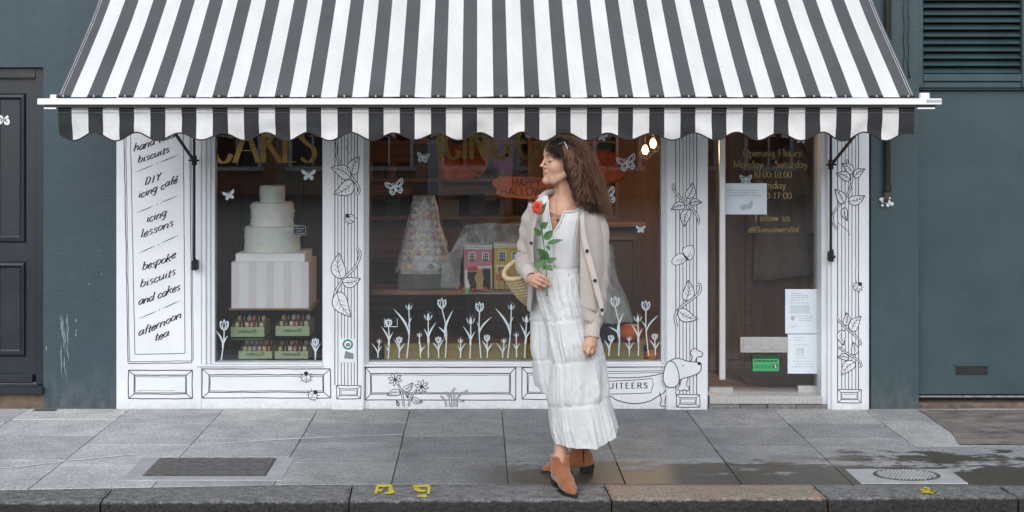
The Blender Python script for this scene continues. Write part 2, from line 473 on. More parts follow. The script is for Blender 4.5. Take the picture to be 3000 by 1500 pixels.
    t.link(t.mixc(wet, (0.65, 0.65, 0.65, 1), (0.45, 0.45, 0.45, 1)), p.inputs['Roughness'])
    p.inputs['Specular IOR Level'].default_value = 0.3
    t.link(t.bump(t.noise(v, 120.0, 4), t.math('MULTIPLY', t.math('SUBTRACT', 1.0, wet), 0.22), 0.004), p.inputs['Normal'])
    return m

def kerb_material(name, lo, hi, warm=None):
    m = bpy.data.materials.new(name); m.use_nodes = True
    t = NT(m); p = t.n['Principled BSDF']
    v = t.pos()
    spk = t.noise(v, 95.0, 3, 0.75)
    pat = t.noise(t.pos((1, 1.8, 1)), 17.0, 6, 0.72)
    col = t.ramp(pat, [(0.3, lo), (0.72, hi)])
    if warm: col = t.mixc(t.ramp(t.noise(v, 5.0, 4), [(0.4, G0), (0.6, G1)]), col, warm)
    col = t.mixc(1.0, col, t.ramp(spk, [(0.30, (0.25,) * 3), (0.5, (1.0,) * 3), (0.72, (1.5,) * 3)]), 'MULTIPLY')
    # road grime on the face below the worn edge
    g = t.new('ShaderNodeSeparateXYZ'); t.link(t.new('ShaderNodeNewGeometry').outputs['Position'], g.inputs[0])
    gz = t.math('ADD', g.outputs[2], t.math('MULTIPLY', t.math('SUBTRACT', t.noise(v, 22.0, 5, 0.7), 0.5), 0.034))
    gf = t.ramp(t.math('MULTIPLY', t.math('ADD', gz, 0.10), 10.0), [(0.87, G1), (0.975, G0)])
    grime = t.mixc(t.ramp(t.noise(v, 60.0, 4, .7), [(.35, G0), (.75, G1)]), (0.010, 0.0097, 0.009, 1), (0.046, 0.044, 0.040, 1))
    col = t.mixc(gf, col, grime)
    t.link(col, p.inputs['Base Color'])
    p.inputs['Roughness'].default_value = 0.55
    t.link(t.bump(t.math('ADD', t.noise(v, 55.0, 6, .7), t.noise(v, 16.0, 5, .7)), 0.9, 0.016), p.inputs['Normal'])
    return m

M = {}
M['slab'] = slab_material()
M['joint'] = mat('sand_joint', (0.15, 0.142, 0.128, 1), 0.9, 0.3, 20)
M['kerb'] = kerb_material('granite_grey', (0.060, 0.060, 0.060, 1), (0.33, 0.33, 0.33, 1))
M['kerb_warm'] = kerb_material('granite_ochre', (0.17, 0.145, 0.11, 1), (0.42, 0.37, 0.29, 1), (0.36, 0.25, 0.19, 1))
M['road'] = mat('asphalt', (0.095, 0.095, 0.097, 1), 0.7, 0.25, 8, 0.5, 200)
M['patch'] = mat('worn_asphalt', (0.19, 0.17, 0.155, 1), 0.75, 0.5, 5.0, 0.6, 90, sc3=(1, 2, 1), fine=.35, fscale=110)
M['iron'] = mat('cast_iron', (0.10, 0.095, 0.095, 1), 0.55, 0.25, 25, 0.3, 120, metal=0.3)
M['concrete'] = mat('pale_concrete', (0.36, 0.365, 0.37, 1), 0.75, 0.15, 9, 0.2, 150, fine=.2)
M['chalk'] = mat('pale_scuff', (0.74, 0.75, 0.77, 1), 0.8, 0.2, 20)
M['yellow'] = mat('yellow_spray_paint', (0.55, 0.44, 0.035, 1), 0.6, 0.2, 30)

def wall_paint(name, col, dirt, light):
    m = bpy.data.materials.new(name); m.use_nodes = True
    t = NT(m); p = t.n['Principled BSDF']
    v = t.pos()
    c = t.ramp(t.noise(v, 1.3, 4), [(0.3, tuple(x * .88 for x in col)), (0.7, tuple(x * 1.12 for x in col))])
    c = t.mixc(1.0, c, t.ramp(t.noise(v, 160, 3, .7), [(0.3, (.86,) * 3), (0.7, (1.14,) * 3)]), 'MULTIPLY')
    st = t.noise(t.pos((9, 9, 0.9)), 1.0, 5, .65)                         # runs
    c = t.mixc(t.ramp(st, [(0.62, G0), (0.80, (dirt,) * 3 + (1,))]), c, light)
    chips = t.noise(v, 46, 2, .5)
    c = t.mixc(t.ramp(chips, [(0.765, G0), (0.785, (0.55,) * 3 + (1,))]), c, (0.4, 0.42, 0.43, 1))
    g = t.new('ShaderNodeSeparateXYZ'); t.link(t.new('ShaderNodeNewGeometry').outputs['Position'], g.inputs[0])
    low = t.math('SUBTRACT', 1.0, t.math('MULTIPLY', g.outputs[2], 3.2), True)           # street splashes
    low = t.math('MULTIPLY', low, t.ramp(t.noise(t.pos((3, 3, 1.2)), 5, 6, .7), [(0.4, G0), (0.68, G1)]))
    c = t.mixc(t.math('MULTIPLY', low, 0.5), c, (0.15, 0.155, 0.15, 1))
    blot = t.noise(t.pos((1, 1, .7)), 2.6, 6, .68)
    c = t.mixc(t.ramp(blot, [(0.58, G0), (0.72, (0.45,) * 3 + (1,))]), c, tuple(x * 1.55 for x in col) + (1,))
    c = t.mixc(t.ramp(t.noise(t.pos((7, 7, .5)), 1.0, 4, .6), [(0.3, (0.4,) * 3 + (1,)), (0.46, G0)]), c, tuple(x * .72 for x in col) + (1,))
    t.link(c, p.inputs['Base Color'])
    p.inputs['Roughness'].default_value = 0.55
    t.link(t.bump(t.math('ADD', t.noise(v, 70, 5), t.math('MULTIPLY', t.noise(v, 9, 4), 1.5)), 0.3, 0.008), p.inputs['Normal'])
    return m
M['blue'] = wall_paint('blue_grey_masonry_paint', (0.026, 0.051, 0.066), 0.16, (0.17, 0.21, 0.24, 1))
M['green'] = wall_paint('dark_green_masonry_paint', (0.033, 0.060, 0.069), 0.10, (0.11, 0.15, 0.16, 1))
M['bluedoor'] = mat('dark_blue_door_gloss', (0.013, 0.018, 0.026, 1), 0.35, 0.2, 5, 0.05, 50)
M['greendoor'] = mat('dark_green_metal_paint', (0.038, 0.066, 0.076, 1), 0.5, 0.14, 3, 0.06, 90, fine=.15)
def white_paint():
    m = bpy.data.materials.new('white_shopfront_paint'); m.use_nodes = True
    t = NT(m); p = t.n['Principled BSDF']
    v = t.pos()
    c = t.ramp(t.noise(v, 3.0, 4), [(0.3, (0.65, 0.675, 0.71)), (0.7, (0.74, 0.765, 0.80))])
    s = t.noise(t.pos((60, 60, 9)), 1.0, 4, .7)
    c = t.mixc(t.ramp(s, [(0.66, G0), (0.80, (0.35,) * 3 + (1,))]), c, (0.50, 0.51, 0.54, 1))
    # splashed dirt low down by the pavement
    g = t.new('ShaderNodeSeparateXYZ'); t.link(t.new('ShaderNodeNewGeometry').outputs['Position'], g.inputs[0])
    low = t.math('SUBTRACT', 1.0, t.math('MULTIPLY', g.outputs[2], 14.0), True)
    low = t.math('MULTIPLY', low, t.ramp(t.noise(v, 30, 5, .7), [(0.35, G0), (0.7, G1)]))
    c = t.mixc(t.math('MULTIPLY', low, 0.6), c, (0.33, 0.32, 0.31, 1))
    t.link(c, p.inputs['Base Color'])
    p.inputs['Roughness'].default_value = 0.5
    t.link(t.bump(t.noise(v, 60, 4), 0.12, 0.004), p.inputs['Normal'])
    return m
M['white'] = white_paint()
M['ink'] = mat('black_sign_paint', (0.018, 0.018, 0.02, 1), 0.5, 0.2, 40)
M['inkgrey'] = mat('grey_sign_paint', (0.20, 0.20, 0.21, 1), 0.6, 0.2, 40)
M['brownstone'] = mat('dirty_brick', (0.14, 0.10, 0.075, 1), 0.8, 0.4, 18, 0.5, 60)

# ================================================================ ground
road = MB(); road.add([(-150, -160, -0.13), (150, -160, -0.13), (150, 0.4, -0.13), (-150, 0.4, -0.13)], [(0, 1, 2, 3)])
tag(put('road', road, M['road']), kind='structure')

KX = [-6, -2.26, -0.876, 0.247, 1.73, 2.47, 6]
KB = [-1.95, -1.807, -1.713, -1.703, -1.717, -1.73, -1.76]
KF = [-2.18, -2.02, -1.995, -1.974, -1.942, -1.93, -1.885]
def kb(x): return float(np.interp(x, KX, KB))
def kf(x): return float(np.interp(x, KX, KF))

bed = MB()
xs = np.linspace(-6, 6, 25)
bed.grid([[(x, kb(x) - 0.02, -0.012) for x in xs], [(x, 0.02, -0.012) for x in xs]])
pavement = tag(put('pavement', bed, M['joint']), kind='structure')

cols = [-6.1, -5.55, -5.0, -4.45, -3.9, -3.35, -2.77, -2.147, -1.566, -0.985, -0.419, 0.147, 0.716, 1.278, 1.817, 2.375, 2.94, 3.52, 4.1, 4.68, 5.26, 5.9]
rows = {-2.77: [1229, 1276, 1348], -2.147: [1240, 1302, 1362], -1.566: [1228, 1285, 1338], -0.985: [1239, 1299, 1355], -0.419: [1231, 1277, 1341],
        0.147: [1243, 1303, 1356], 0.716: [1237, 1282, 1344], 1.278: [1250, 1308, 1358], 1.817: [1240, 1285, 1346], 2.375: [1236, 1307, 1362]}
def py2y(py): return FPX * CAM_H / (py - PY0) - CAM_D
rs = random.Random(3)
for i in range(len(cols) - 1):
    x0, x1 = cols[i], cols[i + 1]
    rr = rows.get(x0) or ([1240, 1303, 1358] if i % 2 else [1230, 1280, 1345])
    ys = [0.0] + [py2y(r) for r in rr] + [None]
    for j in range(len(ys) - 1):
        g = 0.0026; gr = 0.0014
        ya0 = ya1 = ys[j] - gr
        if ys[j + 1] is None: yb0, yb1 = kb(x0 + g) + g, kb(x1 - g) + g
        else: yb0 = yb1 = ys[j + 1] + gr
        h = [rs.uniform(-0.0015, 0.0015) for _ in range(4)]; e = lambda: rs.uniform(-.0016, .0016)
        b = MB(); zb = -0.05
        b.hexa([(x0 + g, yb0, zb), (x1 - g, yb1, zb), (x1 - g, ya1, zb), (x0 + g, ya0, zb),
                (x0 + g + e(), yb0 + abs(e()), h[0]), (x1 - g + e(), yb1 + abs(e()), h[1]), (x1 - g + e(), ya1 - abs(e()), h[2]), (x0 + g + e(), ya0 - abs(e()), h[3])])
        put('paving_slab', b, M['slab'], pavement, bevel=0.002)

# kerb stones, worn round at the front edge
kj = [-6.0, -4.6, -3.35, -1.745, -0.601, 0.616, 1.625, 2.52, 3.9, 5.2, 6.0]
kerb_bed = MB(); kerb_bed.grid([[(x, kf(x) + 0.03, -0.03) for x in xs], [(x, kb(x), -0.03) for x in xs]])
kerb = tag(put('kerb', kerb_bed, M['joint']), kind='structure')
def kerb_stone(x0, x1, m, seed, skew=0.01):
    b = MB(); n = max(10, int((x1 - x0) / 0.03)); rows_ = []
    for i in range(n + 1):
        u = i / n; row = []
        prof = [(0, -0.16), (0, -0.004), (0.02, 0.0)] + [(k, 0) for k in (0.2, .4, .6, .78)] + [(0.92, -0.0005), (0.962, -0.003), (0.986, -0.008), (1.0, -0.016), (1.0, -.05), (1.0, -.09), (1.005, -.16)]
        for q, (tt, z) in enumerate(prof):
            x = x0 + 0.0035 + (x1 - x0 - 0.007) * u + skew * (tt - .5)
            yb_, yf_ = kb(x) - 0.002, kf(x)
            y = yb_ + (yf_ - yb_) * tt
            edge = 1.0 if q > 5 else (0.35 if q > 2 else 0.1)
            nn = vnoise(x * 16, y * 16 + z * 16, seed) * .6 + vnoise(x * 45, y * 45, seed + z * 40) * .4
            endr = 0.006 * (1 if (i == 0 or i == n) and q > 2 else 0)
            row.append((x, y + nn * 0.018 * edge * (q > 6), z + (nn * 0.012 * edge if 2 < q < 12 else 0) - endr))
        rows_.append(row)
    b.grid(rows_)
    b.face(range(len(prof))); b.face(range(n * len(prof), (n + 1) * len(prof)))
    return put('kerb_stone', b, m, kerb, smooth='auto')
for i in range(len(kj) - 1):
    kerb_stone(kj[i], kj[i + 1], M['kerb_warm'] if i == 5 else M['kerb'], i * 7.3)

# asphalt crossing patch before the green doors
pp = [G(2690, 1203), G(2712, 1216), G(2745, 1240), G(2788, 1268), G(2812, 1304), G(3120, 1306), G(3400, 1306), G(3300, 1203)]
b = MB(); b.add([(p.x, p.y, 0.0045) for p in pp], [tuple(range(len(pp)))])
tag(put('asphalt_path', b, M['patch']), kind='structure')

# long pale scuff lines and yellow sprayed marks
def ground_ribbon(name, pts, w, m, z, parent=None):
    b = MB(); P = [G(*p) for p in pts]; o = 0
    for i, p in enumerate(P):
        a, c = P[max(0, i - 1)], P[min(len(P) - 1, i + 1)]
        d = (c - a).normalized(); nrm = Vector((-d.y, d.x, 0))
        ww = w * (0.5 + 0.9 * abs(vnoise(i * 1.7, w * 90)))
        b.v += [tuple(p + nrm * ww + Vector((0, 0, z))), tuple(p - nrm * ww + Vector((0, 0, z)))]
    for i in range(len(P) - 1): b.face((2 * i, 2 * i + 1, 2 * i + 3, 2 * i + 2))
    return put(name, b, m, parent)
ground_ribbon('pale_scuff', [(0, 1373), (60, 1368), (130, 1359), (210, 1350), (320, 1339), (400, 1331)], 0.010, M['chalk'], 0.0028, pavement)
ground_ribbon('pale_scuff', [(545, 1311), (620, 1303), (700, 1296), (800, 1290), (870, 1286), (980, 1280)], 0.008, M['chalk'], 0.0028, pavement)
M['crack'] = mat('dark_crack', (0.05, 0.048, 0.045, 1), .9)
for pts in ([(2180, 1330), (2205, 1338), (2216, 1350), (2240, 1357)], [(560, 1212), (600, 1216), (640, 1213), (668, 1220)], [(1735, 1226), (1760, 1231), (1770, 1240), (1800, 1243)], [(905, 1395), (940, 1392), (975, 1396), (1000, 1393)]):
    ground_ribbon('slab_crack', cr(pts, 4), 0.0016, M['crack'], 0.0028, pavement)
ground_ribbon('pale_scuff', [(1000, 1280), (1050, 1278), (1110, 1276), (1180, 1273)], 0.005, M['chalk'], 0.0028, pavement)

def spray(name, strokes, w=0.02):
    b = MB()
    for st in strokes:
        P = [G(*p) for p in cr(st, 5)] if len(st) > 2 else [G(*(Vector(st[0]).lerp(Vector(st[1]), k / 6))) for k in range(7)]
        o = len(b.v)
        for i, p in enumerate(P):
            a, c = P[max(0, i - 1)], P[min(len(P) - 1, i + 1)]
            d = (c - a); d = d.normalized() if d.length > 1e-9 else Vector((1, 0, 0))
            nrm = Vector((-d.y, d.x, 0)); ww = w * (abs(d.x) + .36 * abs(d.y)) * (0.55 + 0.75 * abs(vnoise(p.x * 60, p.y * 60)))
            b.v += [tuple(p + nrm * ww + Vector((0, 0, 0.0062))), tuple(p - nrm * ww + Vector((0, 0, 0.0062)))]
        for i in range(len(P) - 1): b.face((o + 2 * i, o + 2 * i + 1, o + 2 * i + 3, o + 2 * i + 2))
    return put(name, b, M['yellow'], kerb)
spray('yellow_paint_mark', [[(1103, 1427), (1148, 1427)], [(1106, 1430), (1104, 1438), (1101, 1450)], [(1147, 1430), (1143, 1438), (1148, 1444), (1130, 1450)], [(1118, 1436), (1112, 1444)]], 0.029)
spray('yellow_paint_mark', [[(1210, 1428), (1260, 1427)], [(1258, 1430), (1256, 1440), (1255, 1450)], [(1218, 1432), (1228, 1440), (1246, 1443)], [(1222, 1457), (1250, 1456)]], 0.029)
spray('yellow_paint_mark', [[(2697, 1437), (2715, 1441), (2730, 1439)], [(2708, 1431), (2722, 1436), (2738, 1444)], [(2700, 1445), (2735, 1447)], [(2748, 1449), (2754, 1450)]], 0.020)

# rectangular cast iron cover set in the pavement
def on_ground(px, py, z=0.0):
    p = G(px, py); return Vector((p.x, p.y, z))
cov = thing('pavement_cover', (G(615, 1370).x, G(615, 1370).y, 0), 'rectangular cast iron cover with wavy ribs set in the pavement', 'cover')
cxs = [G(466, 1346), G(812, 1345), G(780, 1394), G(417, 1397)]
y_b, y_f = cxs[0].y, cxs[3].y
x_l, x_r = (cxs[0].x + cxs[3].x) / 2, (cxs[1].x + cxs[2].x) / 2
b = MB(); b.box(x_l - .09, x_r + .09, y_f - .07, y_b + .03, -0.03, 0.0035)
put('concrete_surround', b, M['concrete'], cov, bevel=0.002)
b = MB(); b.box(x_l, x_r, y_f, y_b, -0.02, 0.0065)
put('iron_plate', b, M['iron'], cov, bevel=0.001)
b = MB()
for k in range(13):
    yy = y_f + (y_b - y_f) * (k + .5) / 13
    pts = [(x_l + .01 + (x_r - x_l - .02) * i / 48, yy + 0.004 * math.sin(i * 0.9 + k * .4), 0.0085) for i in range(49)]
    b.tube(pts, 0.0042, 5)
tag(put('raised_ribs', b, M['iron'], cov), kind='stuff')

# small slot cover by the blue wall
b = MB(); x0, x1 = wx(108), wx(172)
b.box(x0, x1, -0.075, -0.028, -0.02, 0.004)
put('slot_cover', b, M['iron'], pavement, bevel=0.001)

# round manhole cover
mc = Vector((2.127, -1.555, 0.0))
man = thing('manhole_cover', mc, 'small round studded iron manhole cover in a pale square slab', 'manhole cover')
b = MB(); b.box(mc.x - .27, mc.x + .25, mc.y - .148, mc.y + .115, -0.03, 0.004)
put('concrete_surround', b, M['concrete'], man, bevel=.002)
b = MB(); b.lathe([(0.165, -0.02), (0.165, 0.006), (0.158, 0.0075), (0.152, 0.006), (0.152, 0.0055), (0.0001, 0.0055)], mc, 40)
b.v = [(x, mc.y + (y - mc.y) * 0.66, z) for x, y, z in b.v]
put('iron_lid', b, M['iron'], man)
b = MB()
for i in range(-8, 9):
    for j in range(-6, 7):
        x, y = i * .018 + (j % 2) * .009, j * .0165
        if (x / .143) ** 2 + (y / .093) ** 2 < 1: b.box(mc.x + x - .006, mc.x + x + .006, mc.y + y - .0055, mc.y + y + .0055, 0.004, 0.0095)
tag(put('raised_studs', b, M['concrete'], man), kind='stuff')

# ================================================================ neighbour on the left: blue painted wall with a dark door
HB = 7.5
xs0 = wx(340); dxr = wx(127); dtop = wz(197)
blue = thing('blue_house', (-3.4, 0, 0), 'blue-grey painted house wall left of the white shopfront', 'building')
b = MB()
b.box(dxr, xs0, 0, 0.4, -0.05, HB)
b.box(-3.62, dxr, 0, 0.4, dtop, HB)
b.box(-9, -3.62, 0, 0.4, -0.05, HB)
put('painted_wall', b, M['blue'], blue)
b = MB(); b.box(-3.62, dxr, 0.02, 0.4, -.05, wz(1155))
put('brick_step', b, M['brownstone'], blue, bevel=.004)
b = MB(); b.box(-3.64, dxr + .006, -0.035, 0.3, wz(1153), wz(1133))
put('door_sill', b, M['bluedoor'], blue, bevel=.005)
b = MB()                                                     # frame
fx = wx(97)
b.box(fx, dxr - .002, 0.05, .3, wz(1132), dtop - .002); b.box(-3.618, -3.55, .05, .3, wz(1132), dtop - .002); b.box(-3.55, fx, .05, .3, wz(228), dtop - .002)
put('door_frame', b, M['bluedoor'], blue, bevel=.004)
door = MB(); door.box(-3.547, fx - .003, .09, .14, wz(1128), wz(230))
d = put('front_door', door, M['bluedoor'], blue, bevel=.002)
def moulded_panel(x0, x1, z0, z1, y):
    b = MB()
    for k, (ins, dy) in enumerate(((0, 0.0), (0.018, -0.016), (0.034, -0.004))):
        pass
    ring = [(0.0, 0.0), (0.010, -0.014), (0.024, -0.016), (0.036, -0.003), (0.05, 0.004)]
    rr = []
    for ins, dy in ring:
        rr.append([(x0 + ins, y + dy, z0 + ins), (x1 - ins, y + dy, z0 + ins), (x1 - ins, y + dy, z1 - ins), (x0 + ins, y + dy, z1 - ins)])
    b.grid(rr, close=True)
    return b
pr = wx(62)
for z0, z1 in ((wz(715), wz(272)), (wz(1052), wz(770))):
    put('door_panel', moulded_panel(-3.02, pr, z0, z1, .0895), M['bluedoor'], d)
    put('door_panel', moulded_panel(-3.47, -3.10, z0, z1, .0895), M['bluedoor'], d)
b = MB(); b.prism([(-3.53, wz(1128)), (fx - .02, wz(1128)), (fx - .02, wz(1103)), (-3.53, wz(1103))], 0.055, 0.092)
put('weather_board', b, M['bluedoor'], d, bevel=.006)
for ch, a, c in (('9', -8, 10), ('6', 12, 28)):
    b = MB(); write(b, ch, (wx(a, .088), wz(363, .088)), (wx(c, .088), wz(363, .088)), 15 / 475, .086, (5.5 / 475, 5.0 / 475), track=0)
    put('number_digit', b, M['chalk'], d, recalc=False)
b = MB()
for k in range(26):
    x0 = 176 + 22 * random.random(); y0 = 905 + 150 * random.random(); L = random.uniform(20, 80)
    b.ribbon([(wx(x0 + random.uniform(-2, 2) + i * .6), wz(y0 + L * i / 5)) for i in range(6)], random.uniform(.8, 2.4) / 475, -.0006, taper=True)
for (x0, y0, L) in ((222, 935, 8), (223, 966, 6), (222, 976, 9), (260, 830, 4), (135, 1015, 12), (297, 800, 3)):
    b.ribbon([(wx(x0), wz(y0)), (wx(x0 + 1), wz(y0 + L / 2)), (wx(x0), wz(y0 + L))], 2.6 / 475, -.0006)
tag(put('paint_scuffs', b, mat('rubbed_paint', (.22, .26, .28, 1), .7, .3, 30), blue, recalc=False), kind='stuff')

# ================================================================ neighbour on the right: green wall, metal doors and louvred vent
xg0, xg1 = wx(2552), wx(2692)
green = thing('green_building', (3.2, 0, 0), 'dark green painted building with louvred vent right of the shop', 'building')
b = MB(); b.box(xg0, xg1, 0, .4, -0.05, HB); b.box(xg1, 9, .07, .4, wz(2) + .35, HB); b.box(4.45, 9, 0, .4, -0.05, wz(2) + .35)
put('painted_wall', b, M['green'], green)
b = MB(); b.box(wx(2611), wx(2618), -0.006, 0.0, wz(300), HB)
put('cable_strip', b, M['green'], green)
for xp, w in ((2655, 5), (2668, 4), (2695, 4)):
    b = MB(); b.tube([(wx(xp - 6) + 0.004 * math.sin(i * 1.9 + xp), -0.008, wz(-60 + i * 24)) for i in range(13)], 0.0055, 6)
    if xp != 2695: put('painted_cable', b, M['green'], green, smooth=True)
b = MB(); b.box(xg1 - .05, 4.5, .31, .39, -.05, wz(2) + .4)
put('inner_wall', b, M['greendoor'], green)
b = MB(); b.box(xg1 + .003, 4.45, .045, .3, wz(263), wz(257.6))
put('transom_bar', b, M['greendoor'], green, bevel=.002)
b = MB(); b.box(xg1 + .003, 4.45, .075, .12, wz(1163), wz(263.6))
gd = put('metal_door', b, M['greendoor'], green, bevel=.003)
b = MB(); b.box(wx(2800, .075), wx(2893, .075), .0712, .074, wz(1098, .075), wz(1072, .075))
put('letter_slot', b, M['ink'], gd)
b = MB(); b.box(wx(2795, .07), wx(2898, .07), .066, .0735, wz(1072, .07), wz(1067, .07))
put('slot_hood', b, M['greendoor'], gd)
b = MB(); b.box(xg1, 4.45, .04, .3, wz(1200) - .05, wz(1186))
put('stone_threshold', b, M['brownstone'], green, bevel=.006)
b = MB(); b.box(xg1, 4.45, .16, .3, wz(1186) + .001, wz(1163) - .001)
put('door_gap', b, M['ink'], green)
b = MB(); b.box(xg1 + .02, 4.45, .068, .074, wz(1164, .07), wz(1159, .07))
put('bare_metal_edge', b, mat('scraped_metal', (0.28, .29, .29, 1), .5, .5, 30, metal=.4), gd)
# vent
lx0, lx1 = wx(2702, .04), wx(2991, .04)
b = MB()
zt = wz(2) + .35
b.box(xg1 + .002, lx0, .02, .2, wz(257), zt); b.box(lx1, lx1 + .07, .02, .2, wz(257), zt); b.box(lx0, lx1, .02, .2, wz(238), wz(216)); b.box(lx0, lx1, .03, .2, wz(257), wz(239.5)); b.box(lx1 + .07, 4.45, .05, .2, wz(257), zt)
vf = put('vent_frame', b, M['greendoor'], green, bevel=.004)
b = MB(); b.box(lx0, lx1, .15, .18, wz(216) + .001, zt)
put('vent_back', b, M['ink'], vf)
step = 21.3; k = 0
slat = None
while True:
    zc = wz(206 - k * step, .05)
    if zc > zt: break
    if slat is None:
        b = MB()
        b.hexa([(lx0, .036, -.016), (lx1, .036, -.016), (lx1, .041, -.020), (lx0, .041, -.020), (lx0, .084, .020), (lx1, .084, .020), (lx1, .089, .016), (lx0, .089, .016)])
        slat = mesh_of('louvre_slat', b, M['greendoor'])
    o = put('louvre_slat', slat, None, vf); o.location = (0, 0, zc); k += 1

# cut off iron pipe on the green wall
pipe = thing('cut_pipe', (wx(2599), 0, wz(600)), 'rusty black cut-off iron pipe with crumbling mortar on the green wall', 'pipe')
M['rust'] = mat('rusty_black_iron', (0.022, 0.019, 0.018, 1), 0.6, 0.4, 12, 0.4, 80, metal=.3, sc3=(1, 1, .3))
M['rustbrown'] = mat('rust_streaks', (0.09, 0.05, 0.03, 1), 0.8, 0.5, 20, .4, 90)
px_ = wx(2599, -.03)
b = MB(); b.tube([(px_, -.035, wz(540)), (px_, -.035, wz(480)), (px_, -.035, wz(380)), (px_, -.035, 2.6)], .018, 12)
put('pipe_shaft', b, M['rust'], pipe, smooth='auto')
b = MB(); b.lathe([(.019, 0), (.024, .004), (.024, .03), (.019, .036)], (px_, -.035, wz(560)), 14); b.lathe([(.015, 0), (.02, .004), (.02, .012)], (px_, -.035, wz(545)), 14)
put('pipe_collar', b, M['rust'], pipe, smooth='auto')
b = MB(); b.tube([(px_, -.033, wz(562)), (px_ - .004, -.03, wz(580)), (px_ - .008, -.028, wz(592))], [.017, .016, .014], 10)
put('pipe_end', b, M['rustbrown'], pipe, smooth=True)
b = MB()
for k in range(16):
    b.ball((px_ + random.uniform(-.034, .042), -.012 + random.uniform(-.01, .004), wz(603) + random.uniform(0, .05)), random.uniform(.007, .014), 8, sc=(1.2, .8, 1))
put('mortar_lump', b, M['white'], pipe, smooth=True)
# ================================================================ the shop
def glass_material(name, tint=(0.985, 0.992, 0.988, 1), ior=1.52):
    m = bpy.data.materials.new(name); m.use_nodes = True
    t = NT(m); t.n.remove(t.n['Principled BSDF'])
    out = t.n['Material Output']
    tr = t.new('ShaderNodeBsdfTransparent'); tr.inputs[0].default_value = tint
    gl = t.new('ShaderNodeBsdfGlossy'); gl.inputs['Roughness'].default_value = 0.0
    gl.inputs['Color'].default_value = (0.9, 0.95, 1.0, 1)
    fr = t.new('ShaderNodeFresnel', IOR=ior)
    mx = t.new('ShaderNodeMixShader')
    t.link(t.math('MULTIPLY', fr.outputs[0], 1.45, True), mx.inputs[0]); t.link(tr.outputs[0], mx.inputs[1]); t.link(gl.outputs[0], mx.inputs[2])
    t.link(mx.outputs[0], out.inputs[0])
    return m
M['glass'] = glass_material('window_glass')
M['decal'] = mat('pale_window_paint', (0.50, 0.58, 0.61, 1), 0.6, 0.08, 20)
M['gold'] = mat('gold_leaf', (0.23, 0.155, 0.045, 1), 0.30, 0.25, 6, metal=0.75)
M['goldtext'] = mat('gold_vinyl', (0.25, 0.19, 0.085, 1), 0.45, 0.15, 20, metal=0.3)
M['steel'] = mat('brushed_steel', (0.72, 0.72, 0.72, 1), 0.38, 0.06, 30, metal=0.55, sc3=(60, 1, 1))
M['greysteel'] = mat('worn_aluminium', (0.50, 0.49, 0.48, 1), 0.45, 0.10, 30, metal=0.6, fine=.1)
M['brickdark'] = mat('step_brick', (0.17, 0.165, 0.15, 1), 0.8, 0.3, 25, .4, 80)
M['paper'] = mat('white_paper', (0.68, 0.74, 0.80, 1), 0.7, 0.04, 8)
M['papergrey'] = mat('printed_grey', (0.38, 0.42, 0.46, 1), 0.7, 0.1, 60)
M['stickergreen'] = mat('green_sticker', (0.06, 0.36, 0.13, 1), 0.5, 0.06, 40)
M['stickerdark'] = mat('dark_green_print', (0.012, 0.06, 0.03, 1), 0.5, 0.06, 40)

shop = thing('shopfront', (0, 0, 0), 'white shopfront with black line drawings, two display windows and glass door', 'shopfront')
ZT = 2.16                                           # head of the windows
xp = {k: wx(k) for k in (340, 590, 945, 1070, 1950, 2075, 2425, 2552)}
b = MB(); b.box(xp[340], xp[590], 0, .13, -0.05, 2.7)
board = put('sign_board', b, M['white'], shop, bevel=.004)
b = MB(); b.box(xp[590], wx(2072), .002, .13, -0.05, wz(1070))
riser = put('stall_riser', b, M['white'], shop, bevel=.003)
b = MB(); b.box(xp[340], xp[2552], .004, .35, 2.7, HB); b.box(xp[590], xp[2552], .004, .14, ZT, 2.7)
put('upper_wall', b, M['blue'], shop)
def pilaster(x0, x1):
    b = MB(); b.box(x0, x1, -.028, .15, -0.05, 2.7)
    return put('pilaster', b, M['white'], shop, bevel=.006, segs=2)
b = MB(); b.box(wx(946), wx(973), .0035, .13, -0.04, 2.7); put('window_post', b, M['white'], shop, bevel=.003)
pil_mid = pilaster(wx(971, -.03), wx(1066, -.03))
pil_right = pilaster(wx(1953, -.03), wx(2073, -.03))
b = MB(); zc = .03
x0, x1 = wx(2428, -.03), wx(2549, -.03)
b.box(x0, x1, -.028, .3, -0.05, 2.7)
pil_far = put('pilaster', b, M['white'], shop, bevel=.02, segs=3)

def frame_bars(name, x0, x1, z0, z1, wl, wr, wb, yf, depth, step):
    """timber frame: an outer bead and a set-back inner bead on each side"""
    b = MB()
    for (inset, y0) in ((0.0, yf), (step, yf + .018), (2 * step, yf + .036)):
        b.box(x0 + wl * inset, x0 + wl * (inset + step) + .0001, y0, depth, z0, z1)
        b.box(x1 - wr * (inset + step) - .0001, x1 - wr * inset, y0, depth, z0, z1)
    b.box(x0 + wl * .99, x1 - wr * .99, yf + .02, depth, z0, z0 + wb)
    b.box(x0 + wl * .99, x1 - wr * .99, yf + .02, depth, z1 - .05, z1)
    return put(name, b, M['white'], shop, bevel=.002)
zs = wz(1068)
fl = frame_bars('window_frame', xp[590] + .002, wx(948) , zs, ZT, wx(624) - xp[590], .012, .007, .004, .12, 1 / 3)
fr_ = frame_bars('window_frame', wx(1066), wx(1953), zs, ZT, .026, .026, .009, .004, .12, 1 / 3)
b = MB(); b.box(wx(575), wx(948), -.012, .12, zs - .012, zs); put('window_sill', b, M['white'], shop, bevel=.003)
b = MB(); b.box(wx(1066), wx(1953), -.012, .12, zs - .012, zs); put('window_sill', b, M['white'], shop, bevel=.003)
def pane(x0, x1, z0, z1, y):
    b = MB(); b.box(x0, x1, y, y + .006, z0, z1)
    return put('glass_pane', b, M['glass'], shop)
YG = .075
